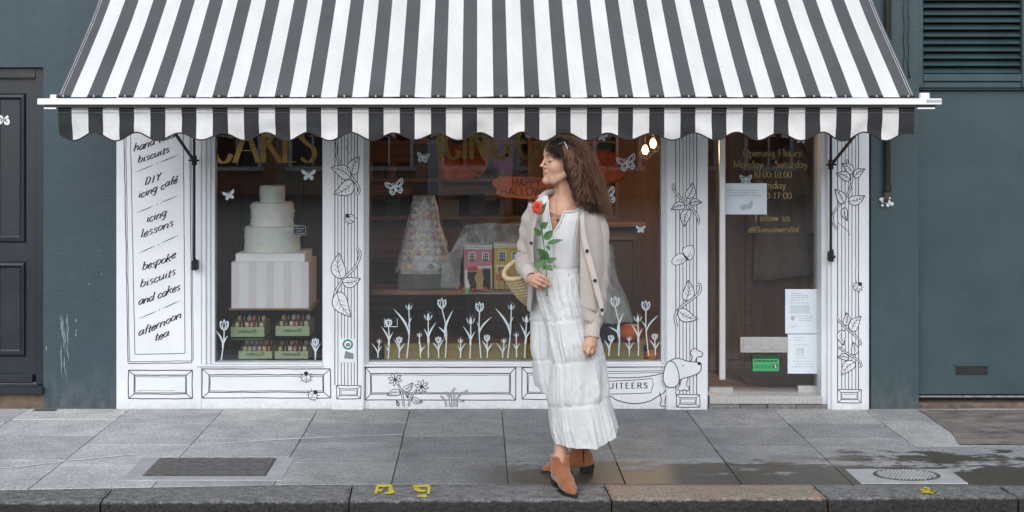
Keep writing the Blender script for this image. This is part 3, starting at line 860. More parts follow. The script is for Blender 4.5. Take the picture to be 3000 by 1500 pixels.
pane_l = pane(wx(622), wx(946), zs + .004, ZT - .05, YG)
pane_r = pane(wx(1072), wx(1948), zs + .004, ZT - .05, YG)

# ---------------------------------------------------------------- glass door
YD = .13
dx0, dx1 = wx(2077, YD), wx(2406, YD)
b = MB()
b.box(wx(2409), wx(2429), .02, .2, wz(1192), ZT); b.box(wx(2401, .06), wx(2409, .02), .06, .2, wz(1192), ZT)
b.box(wx(2072), wx(2077), .03, .2, wz(1192), ZT)
put('door_jamb', b, M['white'], shop, bevel=.003)
b = MB(); b.box(dx0, dx1, YD, YD + .01, wz(1156, YD), ZT)
gdoor = put('glass_door', b, M['glass'], shop)
b = MB(); b.box(wx(2079), wx(2409), .0, .2, wz(1184), wz(1160))
thr = put('threshold', b, M['greysteel'], shop, bevel=.003)
b = MB()                                           # five-bar tread marks
for i in range(26):
    for j in range(2):
        cx, cz = wx(2086 + i * 12.4), wz(1167 + 9 * j); s_ = 1 if (i + j) % 2 else -1
        b.ribbon([(cx - .007, cz - .006 * s_), (cx, cz), (cx + .007, cz + .006 * s_)], .003, -.0012)
tag(put('tread_marks', b, M['steel'], thr), kind='stuff')
for k, (a, c) in enumerate(((2076, 2168), (2170, 2248), (2250, 2333), (2335, 2428))):
    b = MB(); b.box(wx(a), wx(c), .002 + .006 * (k % 2), .2, -.04, wz(1185.5))
    put('step_brick', b, M['brickdark'], shop, bevel=.004)
yh = .07
b = MB(); b.box(wx(2107, yh), wx(2124.5, yh), yh - .012, yh + .014, wz(1112, yh), 1.95)
hd = put('pull_handle', b, M['steel'], gdoor, bevel=.004)
for z in (wz(1060, yh), wz(600, yh), 1.86):
    b = MB(); b.tube([(wx(2116, yh), yh, z), (wx(2116, yh), YD, z)], .008, 8)
    put('handle_stud', b, M['steel'], hd)
b = MB(); b.box(dx0, wx(2147, YD), YD - .012, YD + .024, wz(1158, YD), wz(1135, YD)); b.box(wx(2112, YD), wx(2143, YD), YD - .018, YD - .0125, wz(1155, YD), wz(1139, YD))
b.lathe([(.006, -.001), (.006, .0)], (wx(2122, YD), YD - .0185, wz(1147, YD)), 10, axis='y')
put('floor_patch_fitting', b, M['greysteel'], gdoor, bevel=.0015)
b = MB(); b.box(wx(2337, YD), dx1, YD - .012, YD + .024, wz(1153, YD), wz(1130, YD)); put('floor_patch_fitting', b, M['greysteel'], gdoor, bevel=.0015)
b = MB(); b.box(wx(2168, YD), wx(2308, YD), YD - .010, YD - .002, wz(1032, YD), wz(987, YD)); b.box(wx(2176, YD), wx(2300, YD), YD - .0135, YD - .0105, wz(1023, YD), wz(996, YD))
put('letter_plate', b, M['greysteel'], gdoor, bevel=.0012)
def sheet(name, x0, x1, y0, y1, m, yy, parent):
    b = MB(); b.box(wx(x0, YD), wx(x1, YD), yy, yy + .0012, wz(y1, YD), wz(y0, YD))
    return put(name, b, m, parent)
def textlines(parent, rows, yy, m, name='printed_lines', th=2.6):
    b = MB()
    rr = random.Random(len(rows))
    for (x0, x1, y) in rows:
        x = x0
        while x < x1 - 2:
            L = rr.uniform(5, 13); e = min(x + L, x1)
            b.ribbon([(wx(x, YD), wz(y, YD)), (wx((x + e) / 2, YD), wz(y, YD)), (wx(e, YD), wz(y, YD))], th / 475, yy)
            x = e + 2.4
    return tag(put(name, b, m, parent), kind='stuff')
p1 = sheet('notice_sheet', 2121, 2246, 537, 628, M['paper'], YD - .004, gdoor)
textlines(p1, [(2130, 2225, 557), (2140, 2216, 565), (2134, 2230, 573)], YD - .0052, M['papergrey'])
b = MB(); b.poly2([(wx(x, YD), wz(y, YD)) for x, y in ((2166, 606), (2180, 597), (2190, 600), (2204, 583), (2206, 600), (2198, 612), (2188, 612), (2176, 617))], YD - .0052); put('pale_emblem', b, mat('faded_print', (.42, .5, .54, 1)), p1)
p2 = sheet('notice_sheet', 2300, 2392, 847, 977, M['paper'], YD - .004, gdoor)
textlines(p2, [(2318, 2350, 860), (2316, 2366, 866), (2316, 2368, 872), (2316, 2346, 879), (2314, 2374, 887), (2316, 2378, 926), (2340, 2380, 933), (2340, 2374, 939), (2314, 2336, 956)], YD - .0052, M['papergrey'], th=2.0)
b = MB(); b.poly2([(wx(x, YD), wz(y, YD)) for x, y in ((2314, 918), (2372, 918), (2372, 894), (2314, 894))], YD - .0050); put('printed_box', b, mat('pale_print', (.52, .58, .63, 1)), p2)
b = MB(); b.poly2([(wx(2322 + 6 * math.cos(a), YD), wz(933 + 6 * math.sin(a), YD)) for a in np.linspace(6.28, 0, 12)], YD - .0053); put('printed_stamp', b, M['papergrey'], p2)
p3 = sheet('notice_sheet', 2307, 2396, 979, 1094, M['paper'], YD - .0056, gdoor)
textlines(p3, [(2326, 2356, 988), (2326, 2350, 996), (2326, 2372, 1010), (2330, 2370, 1048), (2322, 2376, 1058), (2330, 2384, 1066), (2318, 2380, 1074)], YD - .0068, M['papergrey'], th=1.8)
b = MB(); b.poly2([(wx(x, YD), wz(y, YD)) for x, y in ((2332, 1042), (2356, 1042), (2356, 1018), (2332, 1018))], YD - .0066); put('printed_box', b, mat('pale_green_print', (.55, .64, .63, 1)), p3)
st = sheet('hygiene_sticker', 2205, 2282, 1051, 1087, M['stickergreen'], YD - .004, gdoor)
b = MB()
b.poly2([(wx(x, YD), wz(y, YD)) for x, y in ((2203, 1051), (2282, 1051), (2282, 1040), (2203, 1036))], YD - .0044)
put('sticker_header', b, M['stickerdark'], st)
textlines(st, [(2210, 2278, 1057)], YD - .0052, M['stickerdark'], 'sticker_lettering', 4)
b = MB()
for i in range(5):
    c = (wx(2214 + i * 11, YD), wz(1074, YD)); rr_ = 4.4 / 475
    b.ribbon([(c[0] + rr_ * math.cos(a), c[1] + rr_ * math.sin(a)) for a in np.linspace(0, 6.29, 13)], .0026, YD - .0052)
c = (wx(2271, YD), wz(1073, YD)); b.poly2([(c[0] + .0155 * math.cos(a), c[1] + .0155 * math.sin(a)) for a in np.linspace(0, 6.28, 16)[:-1]], YD - .0052)
put('rating_circles', b, M['stickerdark'], st)
b = MB(); write(b, '5', (c[0] - .006, c[1] - .009), (c[0] + .007, c[1] - .009), .0125, YD - .0062, (.004, .003)); put('rating_digit', b, M['paper'], st)
# gold lettering on the door
yy = YD - .0035
def dtext(txt, x0, x1, yb, xh, slant=0.0, serif=True, nib=(2.9, 1.3)):
    b = MB()
    write(b, txt, (wx(x0, yy), wz(yb, yy)), (wx(x1, yy), wz(yb, yy)), xh / 475, yy, (nib[0] / 475, nib[1] / 475), slant=slant, serif=serif, track=.06)
    tag(put('gold_text_line', b, M['goldtext'], gdoor, recalc=False), kind='stuff')
dtext('Opening Hours', 2176, 2349, 458, 12)
dtext('Monday – Saturday', 2149, 2368, 491, 12)
dtext('10:00-18:00', 2207, 2320, 520, 12)
dtext('Sunday', 2221, 2304, 552, 12)
dtext('11:00-17:00', 2205, 2320, 582, 12)
dtext('Follow us', 2212, 2315, 647, 12)
dtext('@Biscuiteersltd', 2190, 2338, 680, 10, slant=.3, serif=False, nib=(2.4, 1.2))

# gold lettering on the windows
b = MB(); yy = YG - .003; s = 1 / 475
def big(txt, spans, yb, cap, nib, pane_):
    for ch, (x0, x1) in zip(txt, spans):
        mb = MB(); write(mb, ch, (wx(x0, yy), wz(yb, yy)), (wx(x1, yy), wz(yb, yy)), cap / 1.7 * s, yy, (nib[0] * s, nib[1] * s), serif=True, track=0)
        put('gold_letter', mb, M['gold'], pane_, recalc=False)
big('CAKES', ((622, 682), (684, 762), (762, 826), (826, 872), (874, 930)), 475, 100, (15, 2.6), pane_l)
big('ICINGCAFÉ', ((1273, 1300), (1302, 1352), (1350, 1374), (1374, 1428), (1436, 1496), (1514, 1566), (1564, 1622), (1622, 1664), (1664, 1706)), 464, 92, (13, 2.4), pane_r)

# ---------------------------------------------------------------- window drawings: tulips and butterflies in pale paint
def tulip(pane_, bx, by, hx, hy, size, kind, leaves, bend=0.0, faint=False):
    """all in picture points: base, head centre, head size, open or bud, leaf tips"""
    b = MB(); y = YG - .0028; s = 1 / 475
    P = lambda x, z: (wx(x, y), wz(z, y))
    mid = ((bx + hx) / 2 + bend, (by + hy) / 2)
    stem = cr([(bx, by), mid, (hx, hy + size * .8)], 7)
    b.ribbon([P(*q) for q in stem], 3.2 * s, y, taper=False); lv_i = 2
    for (tx, ty, wd, base) in leaves:
        q0 = stem[int(base * (len(stem) - 1))]
        dx, dy = tx - q0[0], ty - q0[1]; L = math.hypot(dx, dy); nx, ny = -dy / L, dx / L
        sgn = -1 if dx > 0 else 1
        def side(k, cc):
            return [(q0[0] + dx * t + nx * (cc * sgn * math.sin(math.pi * t ** .8) * L * .12 + k * wd * math.sin(math.pi * min(1, t * 1.02)) ** .8),
                     q0[1] + dy * t + ny * (cc * sgn * math.sin(math.pi * t ** .8) * L * .12 + k * wd * math.sin(math.pi * min(1, t * 1.02)) ** .8)) for t in np.linspace(0, 1, 9)]
        A, B = side(.5, 1), side(-.5, 1)
        o = len(b.v); lv_i += 1; yl = y - .00012 * lv_i
        b.v += [(*[P(*q)[0]], yl, P(*q)[1]) for q in A] + [(*[P(*q)[0]], yl, P(*q)[1]) for q in B]
        n = len(A)
        for i in range(n - 1): b.face((o + i, o + i + 1, o + n + i + 1, o + n + i))
    z = size; y -= .0009
    def H(pts): return [P(hx + u * z, hy - v * z) for u, v in pts]
    if kind == 'open':
        b.ribbon(H(cr([(-.62, .75), (-.72, .1), (-.5, -.5), (0, -.85), (.5, -.5), (.72, .1), (.62, .75)], 5)), 4.0 * s * min(1, z / 22 + .35), y)
        b.ribbon(H(cr([(-.62, .75), (-.3, .45), (0, .78), (.3, .45), (.62, .75)], 4)), 2.6 * s, y)
        b.ribbon(H(cr([(.1, .5), (.3, 0), (.1, -.6)], 4)), 3.4 * s, y)
        b.ribbon(H(cr([(-.1, .3), (-.35, -.1), (-.15, -.6)], 4)), 2.4 * s, y)
        b.poly2(H([(-.18, .85), (0, .7), (.18, .85), (0, 1.1)]), y)
    else:
        b.poly2(H([(0, -.8), (.26, -.52), (.32, -.1), (.18, .45), (0, .9), (-.18, .45), (-.32, -.1), (-.26, -.52)]), y)
        b.poly2(H([(.34, -.68), (.66, -.2), (.85, .6), (.56, .25), (.50, -.2)]), y)
        b.poly2(H([(-.34, -.68), (-.50, -.2), (-.56, .25), (-.85, .6), (-.66, -.2)]), y)
        for u, v in ((.3, .95), (.5, .75), (-.1, 1.15)): b.poly2(H([(u - .07, v), (u, v - .09), (u + .07, v), (u, v + .09)]), y)
    return put('tulip_drawing', b, M['decal'], pane_)
def r5(x, y): return 1040 + x / 2.927, 780 + y / 2.927
TUL = [(195, 780, 207, 645, 28, 'bud', [(135, 655, 14, .1), (235, 680, 14, .1)], 0), (285, 785, 287, 485, 36, 'open', [(222, 512, 20, .35), (330, 560, 18, .35), (262, 690, 14, .15)], 8),
       (378, 780, 380, 632, 30, 'open', [(330, 620, 16, .15), (433, 658, 16, .15)], 0), (445, 780, 463, 352, 36, 'bud', [(325, 360, 26, .40), (490, 432, 16, .58)], 12),
       (562, 780, 552, 590, 28, 'bud', [(540, 640, 14, .2), (603, 685, 14, .2)], 0), (630, 780, 628, 437, 44, 'bud', [(588, 530, 20, .3), (697, 478, 22, .3)], 0),
       (718, 780, 715, 632, 30, 'open', [(662, 648, 16, .15), (768, 618, 16, .15)], 0), (775, 780, 745, 320, 46, 'open', [(712, 518, 20, .38), (843, 372, 26, .3)], 24),
       (905, 780, 905, 640, 28, 'bud', [(872, 672, 14, .1), (952, 655, 14, .1)], 0), (985, 785, 992, 468, 44, 'bud', [(922, 508, 20, .32), (1034, 556, 18, .32)], 4),
       (1080, 780, 1068, 350, 44, 'open', [(1043, 478, 16, .5), (1178, 430, 20, .48)], -10), (1135, 780, 1132, 615, 30, 'open', [(1083, 630, 16, .15), (1188, 655, 16, .15)], 0),
       (1265, 780, 1277, 640, 28, 'bud', [(1205, 652, 14, .1), (1305, 675, 14, .1)], 0), (1310, 780, 1340, 350, 36, 'bud', [(1200, 356, 26, .40), (1362, 428, 16, .58)], 8),
       (1385, 775, 1383, 590, 28, 'bud', [(1352, 660, 14, .2), (1418, 655, 14, .2)], 0), (1455, 780, 1470, 455, 44, 'bud', [(1412, 490, 20, .32), (1515, 540, 18, .32)], 0)]
for (a, c, e, f, sz, kd, lv, bd) in TUL:
    p, q = r5(a, c); h, k = r5(e, f)
    tulip(pane_r, p, q + 2, h, k, sz / 2.927, kd, [(*r5(x, y), w / 2.927 * .74, bs) for x, y, w, bs in lv], bd / 2.927)
def r8(x, y): return 1780 + x / 1.498, 360 + y / 1.498
for (a, c, e, f, sz, kd, lv, bd) in [(5, 1022, 15, 945, 15, 'open', [(-18, 950, 8, .15), (34, 940, 8, .15)], 0), (48, 1022, 33, 785, 24, 'open', [(5, 895, 10, .38), (72, 830, 12, .3)], 12),
                                     (95, 1022, 95, 948, 14, 'bud', [(75, 962, 7, .1), (118, 960, 7, .1)], 0), (135, 1022, 133, 860, 22, 'bud', [(100, 880, 10, .32), (155, 900, 10, .32)], 2),
                                     (180, 1022, 168, 802, 23, 'open', [(150, 870, 8, .5), (226, 842, 10, .48)], -5), (210, 1020, 207, 938, 15, 'open', [(182, 950, 8, .15), (236, 955, 8, .15)], 0),
                                     (-62, 1022, -60, 880, 20, 'bud', [(-82, 900, 8, .3), (-40, 905, 8, .3)], 0), (-100, 1022, -98, 800, 22, 'open', [(-130, 890, 9, .35), (-70, 860, 10, .35)], 6)]:
    p, q = r8(a, c); h, k = r8(e, f)
    tulip(pane_r, p, q, h, k, sz / 1.498, kd, [(*r8(x, y), w / 1.498 * .74, bs) for x, y, w, bs in lv], bd / 1.498)
def r3(x, y): return 560 + x / 1.498, 360 + y / 1.498
for (a, c, e, f, sz, kd, lv, bd) in [(132, 1042, 145, 888, 24, 'open', [(105, 905, 11, .3), (162, 932, 11, .35)], 4), (545, 1040, 545, 962, 18, 'open', [(520, 960, 9, .12), (570, 965, 9, .12)], 0)]:
    p, q = r3(a, c); h, k = r3(e, f)
    tulip(pane_l, p, q, h, k, sz / 1.498, kd, [(*r3(x, y), w / 1.498 * .74, bs) for x, y, w, bs in lv], bd / 1.498)

def butterfly(pane_, cx, cy, size, rot, solid, y):
    b = MB(); s_ = size; ca, sa = math.cos(rot), math.sin(rot)
    def T(pts): return [(wx(cx + s_ * (u * ca + v * sa), y), wz(cy - s_ * (-u * sa + v * ca), y)) for u, v in pts]
    up = [(.06, .05), (.25, .35), (.55, .62), (.95, .80), (1.0, .55), (.9, .25), (.62, .06), (.3, -.02)]
    lo = [(.06, -.02), (.4, -.04), (.66, -.2), (.68, -.5), (.5, -.72), (.3, -.66), (.14, -.38)]
    w = max(2.2, size * .11) / 475
    for sg in (1, -1):
        A = [(u * sg, v) for u, v in up]; B = [(u * sg, v) for u, v in lo]
        if solid:
            b.poly2(T(A if sg > 0 else A[::-1]), y); b.poly2(T(B if sg > 0 else B[::-1]), y)
        else:
            b.ribbon(T(cr(A, 4, True)), w, y); b.ribbon(T(cr(B, 4, True)), w * 1.3, y)
            b.ribbon(T(cr([(u * .62 + .16 * sg, v * .62 + .12) for u, v in A], 3, True)), w * .8, y)
            b.poly2(T([(sg * .46 + .13 * math.cos(a), -.4 + .13 * math.sin(a)) for a in np.linspace(0, 6.28, 9)[:-1]]), y)
    b.ribbon(T([(0, .3), (0, 0), (0, -.5)]), w * 1.5, y)
    b.ribbon(T([(.02, .3), (.12, .5), (.22, .58)]), w * .5, y); b.ribbon(T([(-.02, .3), (-.12, .5), (-.22, .58)]), w * .5, y)
    return put('butterfly_sticker', b, M['decal'], pane_)
yb_ = YG - .0035
butterfly(pane_l, 904, 513, 21, 0.0, True, yb_); butterfly(pane_l, 671, 572, 18, -.25, True, yb_)
butterfly(pane_r, 1158, 549, 26, -.25, False, yb_); butterfly(pane_r, 1239, 462, 17, .15, False, yb_)
butterfly(pane_r, 1837, 478, 27, -.25, False, yb_); butterfly(pane_r, 1778, 577, 28, -.35, False, yb_)
butterfly(pane_r, 1764, 402, 16, .2, True, yb_); butterfly(pane_r, 1877, 672, 14, 0, True, yb_)
butterfly(gdoor, 2347, 407, 17, .1, True, YD - .0055); butterfly(gdoor, 2185, 527, 17, 0, False, YD - .0075)
# camera notice among the tulips
b = MB(); y = YG - .0030
c0 = r5(252, 448); c1 = r5(362, 518)
rct = [(c0[0], c0[1]), (c1[0], c0[1]), (c1[0], c1[1]), (c0[0], c1[1])]
b.ribbon([(wx(x, y), wz(z, y)) for x, z in rct + rct[:2]], .005, y)
cc = r5(292, 485); b.ribbon([(wx(cc[0] + 8 * math.cos(a), y), wz(cc[1] + 8 * math.sin(a), y)) for a in np.linspace(0, 6.3, 14)], .005, y)
put('camera_sticker', b, M['decal'], pane_r)

# ---------------------------------------------------------------- awning
M['aw_dark'] = mat('lit_charcoal_canvas', (0.098, 0.100, 0.108, 1), 0.85, 0.16, 2.5, 0.25, 500, fine=.15, fscale=500)  # same cloth as the valance, lightened for the light on the slope
M['val_dark'] = mat('shaded_charcoal_canvas', (0.028, 0.029, 0.034, 1), 0.85, 0.12, 4, 0.25, 500, fine=.15, fscale=500)  # darker copy: the weaker light on the hanging valance put into the colour
M['aw_white'] = mat('off_white_canvas', (0.90, 0.90, 0.885, 1), 0.85, 0.08, 5.0, 0.2, 500, fine=.07, fscale=120, sc3=(1.6, .45, .45))
def see_light(m, col, f):                           # woven canvas lets some daylight through
    t = NT(m); p = t.n['Principled BSDF']; tl_ = t.new('ShaderNodeBsdfTranslucent'); tl_.inputs[0].default_value = col
    mx = t.new('ShaderNodeMixShader'); mx.inputs[0].default_value = f
    t.link(p.outputs[0], mx.inputs[1]); t.link(tl_.outputs[0], mx.inputs[2]); t.link(mx.outputs[0], t.n['Material Output'].inputs[0])
see_light(M['aw_white'], (.88, .89, .90, 1), .34); see_light(M['aw_dark'], (.14, .14, .15, 1), .2)
M['aw_bar'] = mat('white_powder_coat', (0.83, 0.84, 0.86, 1), 0.35, 0.03, 10)
M['trim'] = mat('maroon_binding', (0.035, 0.018, 0.02, 1), 0.8, 0.1, 30)
aw = thing('striped_awning', (0, -0.55, 1.85), 'black and white striped awning with scalloped valance over the shopfront', 'awning')
YA = -1.04
ax0, ax1 = wx(168, YA), wx(2681, YA)
za = wz(284, YA); zw = za + .82; YW = -.04
edges = [168.0, 207.5]
while edges[-1] < 2636: edges += [edges[-1] + 47.6, edges[-1] + 91.56]
edges = edges[:-1] if edges[-1] > 2681 else edges
if edges[-1] > 2660: edges = edges[:-1]
edges.append(2681.0)
ex = [wx(e, YA) for e in edges]
xs_ = []; mi_ = []
for i in range(len(ex) - 1):
    for k in range(4):
        xs_.append(ex[i] + (ex[i + 1] - ex[i]) * k / 4); mi_.append(i % 2)
xs_.append(ex[-1])
rows_ = []
NR = 24
for j in range(NR + 1):
    t = j / NR
    row = []
    for i, x in enumerate(xs_):
        sag = -.016 * math.sin(math.pi * t) * (1 + .25 * math.sin(x * 2.3)) + .006 * vnoise(x * 3, t * 2.5) + .0025 * vnoise(x * 9, t * 6)
        row.append((x, YA + (YW - YA) * t, za + (zw - za) * t + sag))
    rows_.append(row)
b = MB()
for r in rows_: b.v.extend(r)
n = len(xs_)
for j in range(NR):
    for i in range(n - 1): b.face((j * n + i, j * n + i + 1, (j + 1) * n + i + 1, (j + 1) * n + i), mi_[i])
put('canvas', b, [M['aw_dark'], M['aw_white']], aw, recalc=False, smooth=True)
b = MB()
for e in (0, 1):
    for off in (.012, .024):
        pts = [Vector(rows_[j][0 if e == 0 else -1]) + Vector((off * (1 if e == 0 else -1), -.002, .003)) for j in range(NR + 1)]
        b.tube(pts, .0012, 4)
tag(put('edge_stitching', b, M['chalk'], aw), kind='stuff')
# valance
YV = YA + .012
zv1 = wz(314, YV)
def scallop(x):
    px = PX0 + x * FPX / (YV + CAM_D)
    ph = (px - 212) / 125.6 * 2 * math.pi
    c = math.cos(ph)
    return wz(400 + 11.5 * c * (1 + .35 * vnoise(x * 1.7)) + 2.2 * vnoise(x * 3.3, 4.0), YV)
vx = []; vm = []
for i in range(len(ex) - 1):
    for k in range(6): vx.append(ex[i] + (ex[i + 1] - ex[i]) * k / 6); vm.append(i % 2)
vx.append(ex[-1])
b = MB(); VR = 7; vrows = []
for j in range(VR + 1):
    t = j / VR
    vrows.append([(x, YV + (.014 * math.sin(x * 23 + 1) * .35 + .024 * vnoise(x * 4, t * 1.5) + .016 * vnoise(x * 11, t * 2.0)) * t + .012 * t, zv1 + (scallop(x) - zv1) * t) for x in vx])
for r in vrows: b.v.extend(r)
n = len(vx)
for j in range(VR):
    for i in range(n - 1): b.face((j * n + i, (j + 1) * n + i, (j + 1) * n + i + 1, j * n + i + 1), vm[i])
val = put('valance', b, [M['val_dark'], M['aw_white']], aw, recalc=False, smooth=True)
b = MB(); b.tube([Vector(p) + Vector((0, .0008, 0)) for p in vrows[-1]], .0042, 6); put('valance_binding', b, M['trim'], val, smooth=True)
b = MB()
for zz in (zv1 - .012, zv1 - .03): b.tube([(x, YV - .0016 + .003 * vnoise(x * 4), zz) for x in vx[::3]], .0009, 4)
put('valance_stitching', b, M['inkgrey'], val)
# front rail
b = MB(); b.box(wx(114, YA), wx(2754, YA), YA - .028, YA + .03, wz(307, YA), wz(289, YA))
rail = put('front_rail', b, M['aw_bar'], aw, bevel=.003)
b = MB(); b.box(wx(133, YA), wx(2738, YA), YA - .016, YA + .02, wz(315, YA), wz(307.3, YA))
put('rail_channel', b, mat('dark_brown_channel', (0.02, .016, .016, 1), .5), rail)
for a, c, e, f in ((150, 167, 277, 289), (2694, 2720, 272, 289), (132, 168, 315, 320), (2685, 2736, 315, 320)):
    b = MB(); b.box(wx(a, YA), wx(c, YA), YA - .02, YA + .012, wz(f, YA) - .0, wz(e, YA) - .0005); put('rail_end_block', b, M['aw_bar'], rail, bevel=.002)
b = MB(); b.box(wx(2708, YA), wx(2751, YA), YA - .0288, YA - .0283, wz(301, YA), wz(292, YA)); nm = put('maker_plate', b, M['papergrey'], rail)
for i in range(0, len(ex) - 1, 2):
    b = MB(); b.box(ex[i] + .004, ex[i + 1] - .004, YA - .012, YA - .002, za - .004, za + .008, 0)
    put('canvas_clamp', b, M['rust'], rail)
stud = MB(); stud.ball((0, 0, 0), .0052, 8)
sm = mesh_of('rail_stud', stud, M['steel'], smooth=True)
for i in range(0, len(ex) - 1, 2):
    o_ = put('rail_stud', sm, None, rail); o_.location = ((ex[i] + ex[i + 1]) / 2, YA - .0155, za + .004)
# arms, sliders and wall rods
for (sx, sy, by, sd) in ((565, 470, 772, -1), (2434, 482, 746, 1)):
    X = wx(sx + 4 * (sd < 0), -.06); zs_ = wz(sy, -.06)
    b = MB(); b.tube([(X, -.06, wz(by, -.06)), (X, -.06, (wz(by, -.06) + 2.5) / 2), (X, -.06, 2.5)], .0085, 10); put('wall_rod', b, M['rust'], aw, smooth='auto')
    b = MB(); b.tube([(X, -.075, zs_), (X + sd * .0, -.5, zs_ + (za - .03 - zs_) * .44), (X, YA + .02, za - .03)], .0095, 10); put('folding_arm', b, M['rust'], aw, smooth='auto')
    b = MB(); b.lathe([(.014, -.03), (.016, -.026), (.016, .026), (.014, .03)], (X, -.06, zs_), 12)
    b.tube([(X - .032, -.07, zs_), (X + .032, -.07, zs_)], .006, 8); b.lathe([(.012, -.01), (.012, .01)], (X, -.084, zs_ + .004), 8, axis='y')
    put('slider_joint', b, M['rust'], aw, smooth='auto')
    zb = wz(by + 5, -.05)
    b = MB(); b.box(X - .013, X + .015, -.075, -.028 if sd > 0 else .0, zb - .03, zb + .03); b.tube([(X - .004, -.08, zb), (X + .022, -.08, zb)], .010, 8); b.tube([(X + .004, -.07, zb + .02), (X + .004, -.07, zb + .045)], .011, 8)
    put('rod_bracket', b, M['rust'], aw, bevel=.003)
b = MB(); b.tube([(ax0, -.06, zw + .0), (0, -.06, zw), (ax1, -.06, zw)], .04, 14); put('roller_tube', b, M['aw_bar'], aw, smooth='auto')
# ================================================================ line drawings on the white shopfront
def wob(pts, a=.6, seed=0.0): return [(x + a * vnoise(y * .03, seed), y + a * vnoise(x * .03, seed + 9)) for x, y in pts]
class Ink:
    def __init__(s, y): s.b = MB(); s.y = y; s.lv = 0
    def P(s, pts): return [(wx(x, s.y), wz(z, s.y)) for x, z in pts]
    def line(s, pts, w=2.4, smooth=True, n=5, taper=False, mi=0, dy=0.0):
        q = cr(pts, n) if smooth and len(pts) > 2 else cr([pts[0], pts[1]], 5) if len(pts) == 2 else pts
        s.b.ribbon(s.P(q), w / 475, s.y - dy, mi, taper=taper)
    def fill(s, pts, mi=1, dy=0.0004): 
        s.b.poly2(s.P(pts), s.y - dy, mi)
    def box(s, x0, x1, y0, y1, w=2.4, seed=0.0):
        for a, c in (((x0, y0), (x1, y0)), ((x1, y0), (x1, y1)), ((x1, y1), (x0, y1)), ((x0, y1), (x0, y0))):
            q = [(a[0] + (c[0] - a[0]) * i / 10, a[1] + (c[1] - a[1]) * i / 10) for i in range(11)]
            s.line(wob(q, 1.6, seed + a[0] * .01), w, smooth=False)
    def panel(s, x0, x1, y0, y1, ins, seed=0.0, w=2.6, shade=True):
        s.box(x0, x1, y0, y1, w, seed); s.box(x0 + ins[0], x1 - ins[0], y0 + ins[1], y1 - ins[1], w * 1.05, seed + 3)
        s.box(x0 + ins[0] + 3, x1 - ins[0] - 3, y0 + ins[1] + 5, y1 - ins[1] - 4, w * .55, seed + 5)
        for a, c, e, f in ((x0, y0, 1, 1), (x1, y0, -1, 1), (x1, y1, -1, -1), (x0, y1, 1, -1)): s.line([(a, c), (a + e * ins[0], c + f * ins[1])], w * .8)
    def leaf(s, base, tip, wd=.34, bend=.1, w=2.3, flip=1, veins=True):
        bx, by = base; tx, ty = tip; dx, dy = tx - bx, ty - by
        def pt(t, off): return (bx + dx * t - dy * off * flip, by + dy * t + dx * off * flip)
        A = [pt(t, wd * math.sin(math.pi * t ** .72) ** .9 * (1 - .25 * t) + bend * math.sin(math.pi * t)) for t in np.linspace(0, 1, 12)]
        B = [pt(t, -wd * math.sin(math.pi * t ** .72) ** .9 * (1 - .25 * t) + bend * math.sin(math.pi * t)) for t in np.linspace(0, 1, 12)]
        s.lv += 1; e = .0004 * (1 + s.lv * .6)
        o = len(s.b.v)
        for q in A + B:
            X, Z = s.P([q])[0]; s.b.v.append((X, s.y - e, Z))
        for i in range(11): s.b.face((o + i, o + i + 1, o + 12 + i + 1, o + 12 + i), 1)
        e += .00025
        s.line(A, w, False, dy=e); s.line(B, w, False, dy=e)
        if veins: s.line([pt(t, bend * math.sin(math.pi * t)) for t in np.linspace(0, .93, 8)], w * .8, False, dy=e)
        for t in (.25, .42, .6) if veins else ():
            for sg in (1, -1):
                m0 = pt(t, bend * math.sin(math.pi * t)); t2 = min(.95, t + .16)
                m1 = pt(t2, sg * wd * .55 * (1 - t * .5) + bend * math.sin(math.pi * t2))
                s.line([m0, m1], w * .5, dy=e)
    def stem(s, pts, w=8, ink=2.3):
        q = cr(pts, 8); s.lv += 1; e = .0004 * (1 + s.lv * .6)
        s.line(q, w, False, dy=e); s.line(q, w - 2 * ink * .92, False, mi=1, dy=e + .00025)
    def ladybird(s, cx, cy, r, rot=0.0):
        c = [(cx + r * math.cos(a), cy + r * math.sin(a)) for a in np.linspace(0, 6.283, 17)]
        s.fill(c[:-1][::-1], dy=.002); s.line(c, 2.0, False, dy=.0024)
        d = (math.cos(rot), math.sin(rot))
        s.line([(cx - d[0] * r, cy - d[1] * r), (cx + d[0] * r, cy + d[1] * r)], 1.6, dy=.0024)
        h = (cx + d[0] * r * .95, cy + d[1] * r * .95)
        s.b.poly2(s.P([(h[0] + r * .5 * math.cos(a), h[1] + r * .5 * math.sin(a)) for a in np.linspace(6.283, 0, 11)[:-1]]), s.y - .0027, 0)
        for a, k in ((.8, .55), (2.2, .55), (3.6, .55), (5.2, .55), (1.5, .5), (4.4, .5)):
            q = (cx + r * k * math.cos(a), cy + r * k * math.sin(a))
            s.b.poly2(s.P([(q[0] + 1.7 * math.cos(t), q[1] + 1.7 * math.sin(t)) for t in np.linspace(6.283, 0, 8)[:-1]]), s.y - .0027, 0)
        for a in (.9, 1.5, 2.1, -.9, -1.5, -2.1):
            a += rot; s.line([(cx + r * math.cos(a), cy + r * math.sin(a)), (cx + r * 1.6 * math.cos(a), cy + r * 1.6 * math.sin(a))], 1.3)
    def put(s, name, parent): return put(name, s.b, [M['ink'], M['white']], parent, recalc=False)

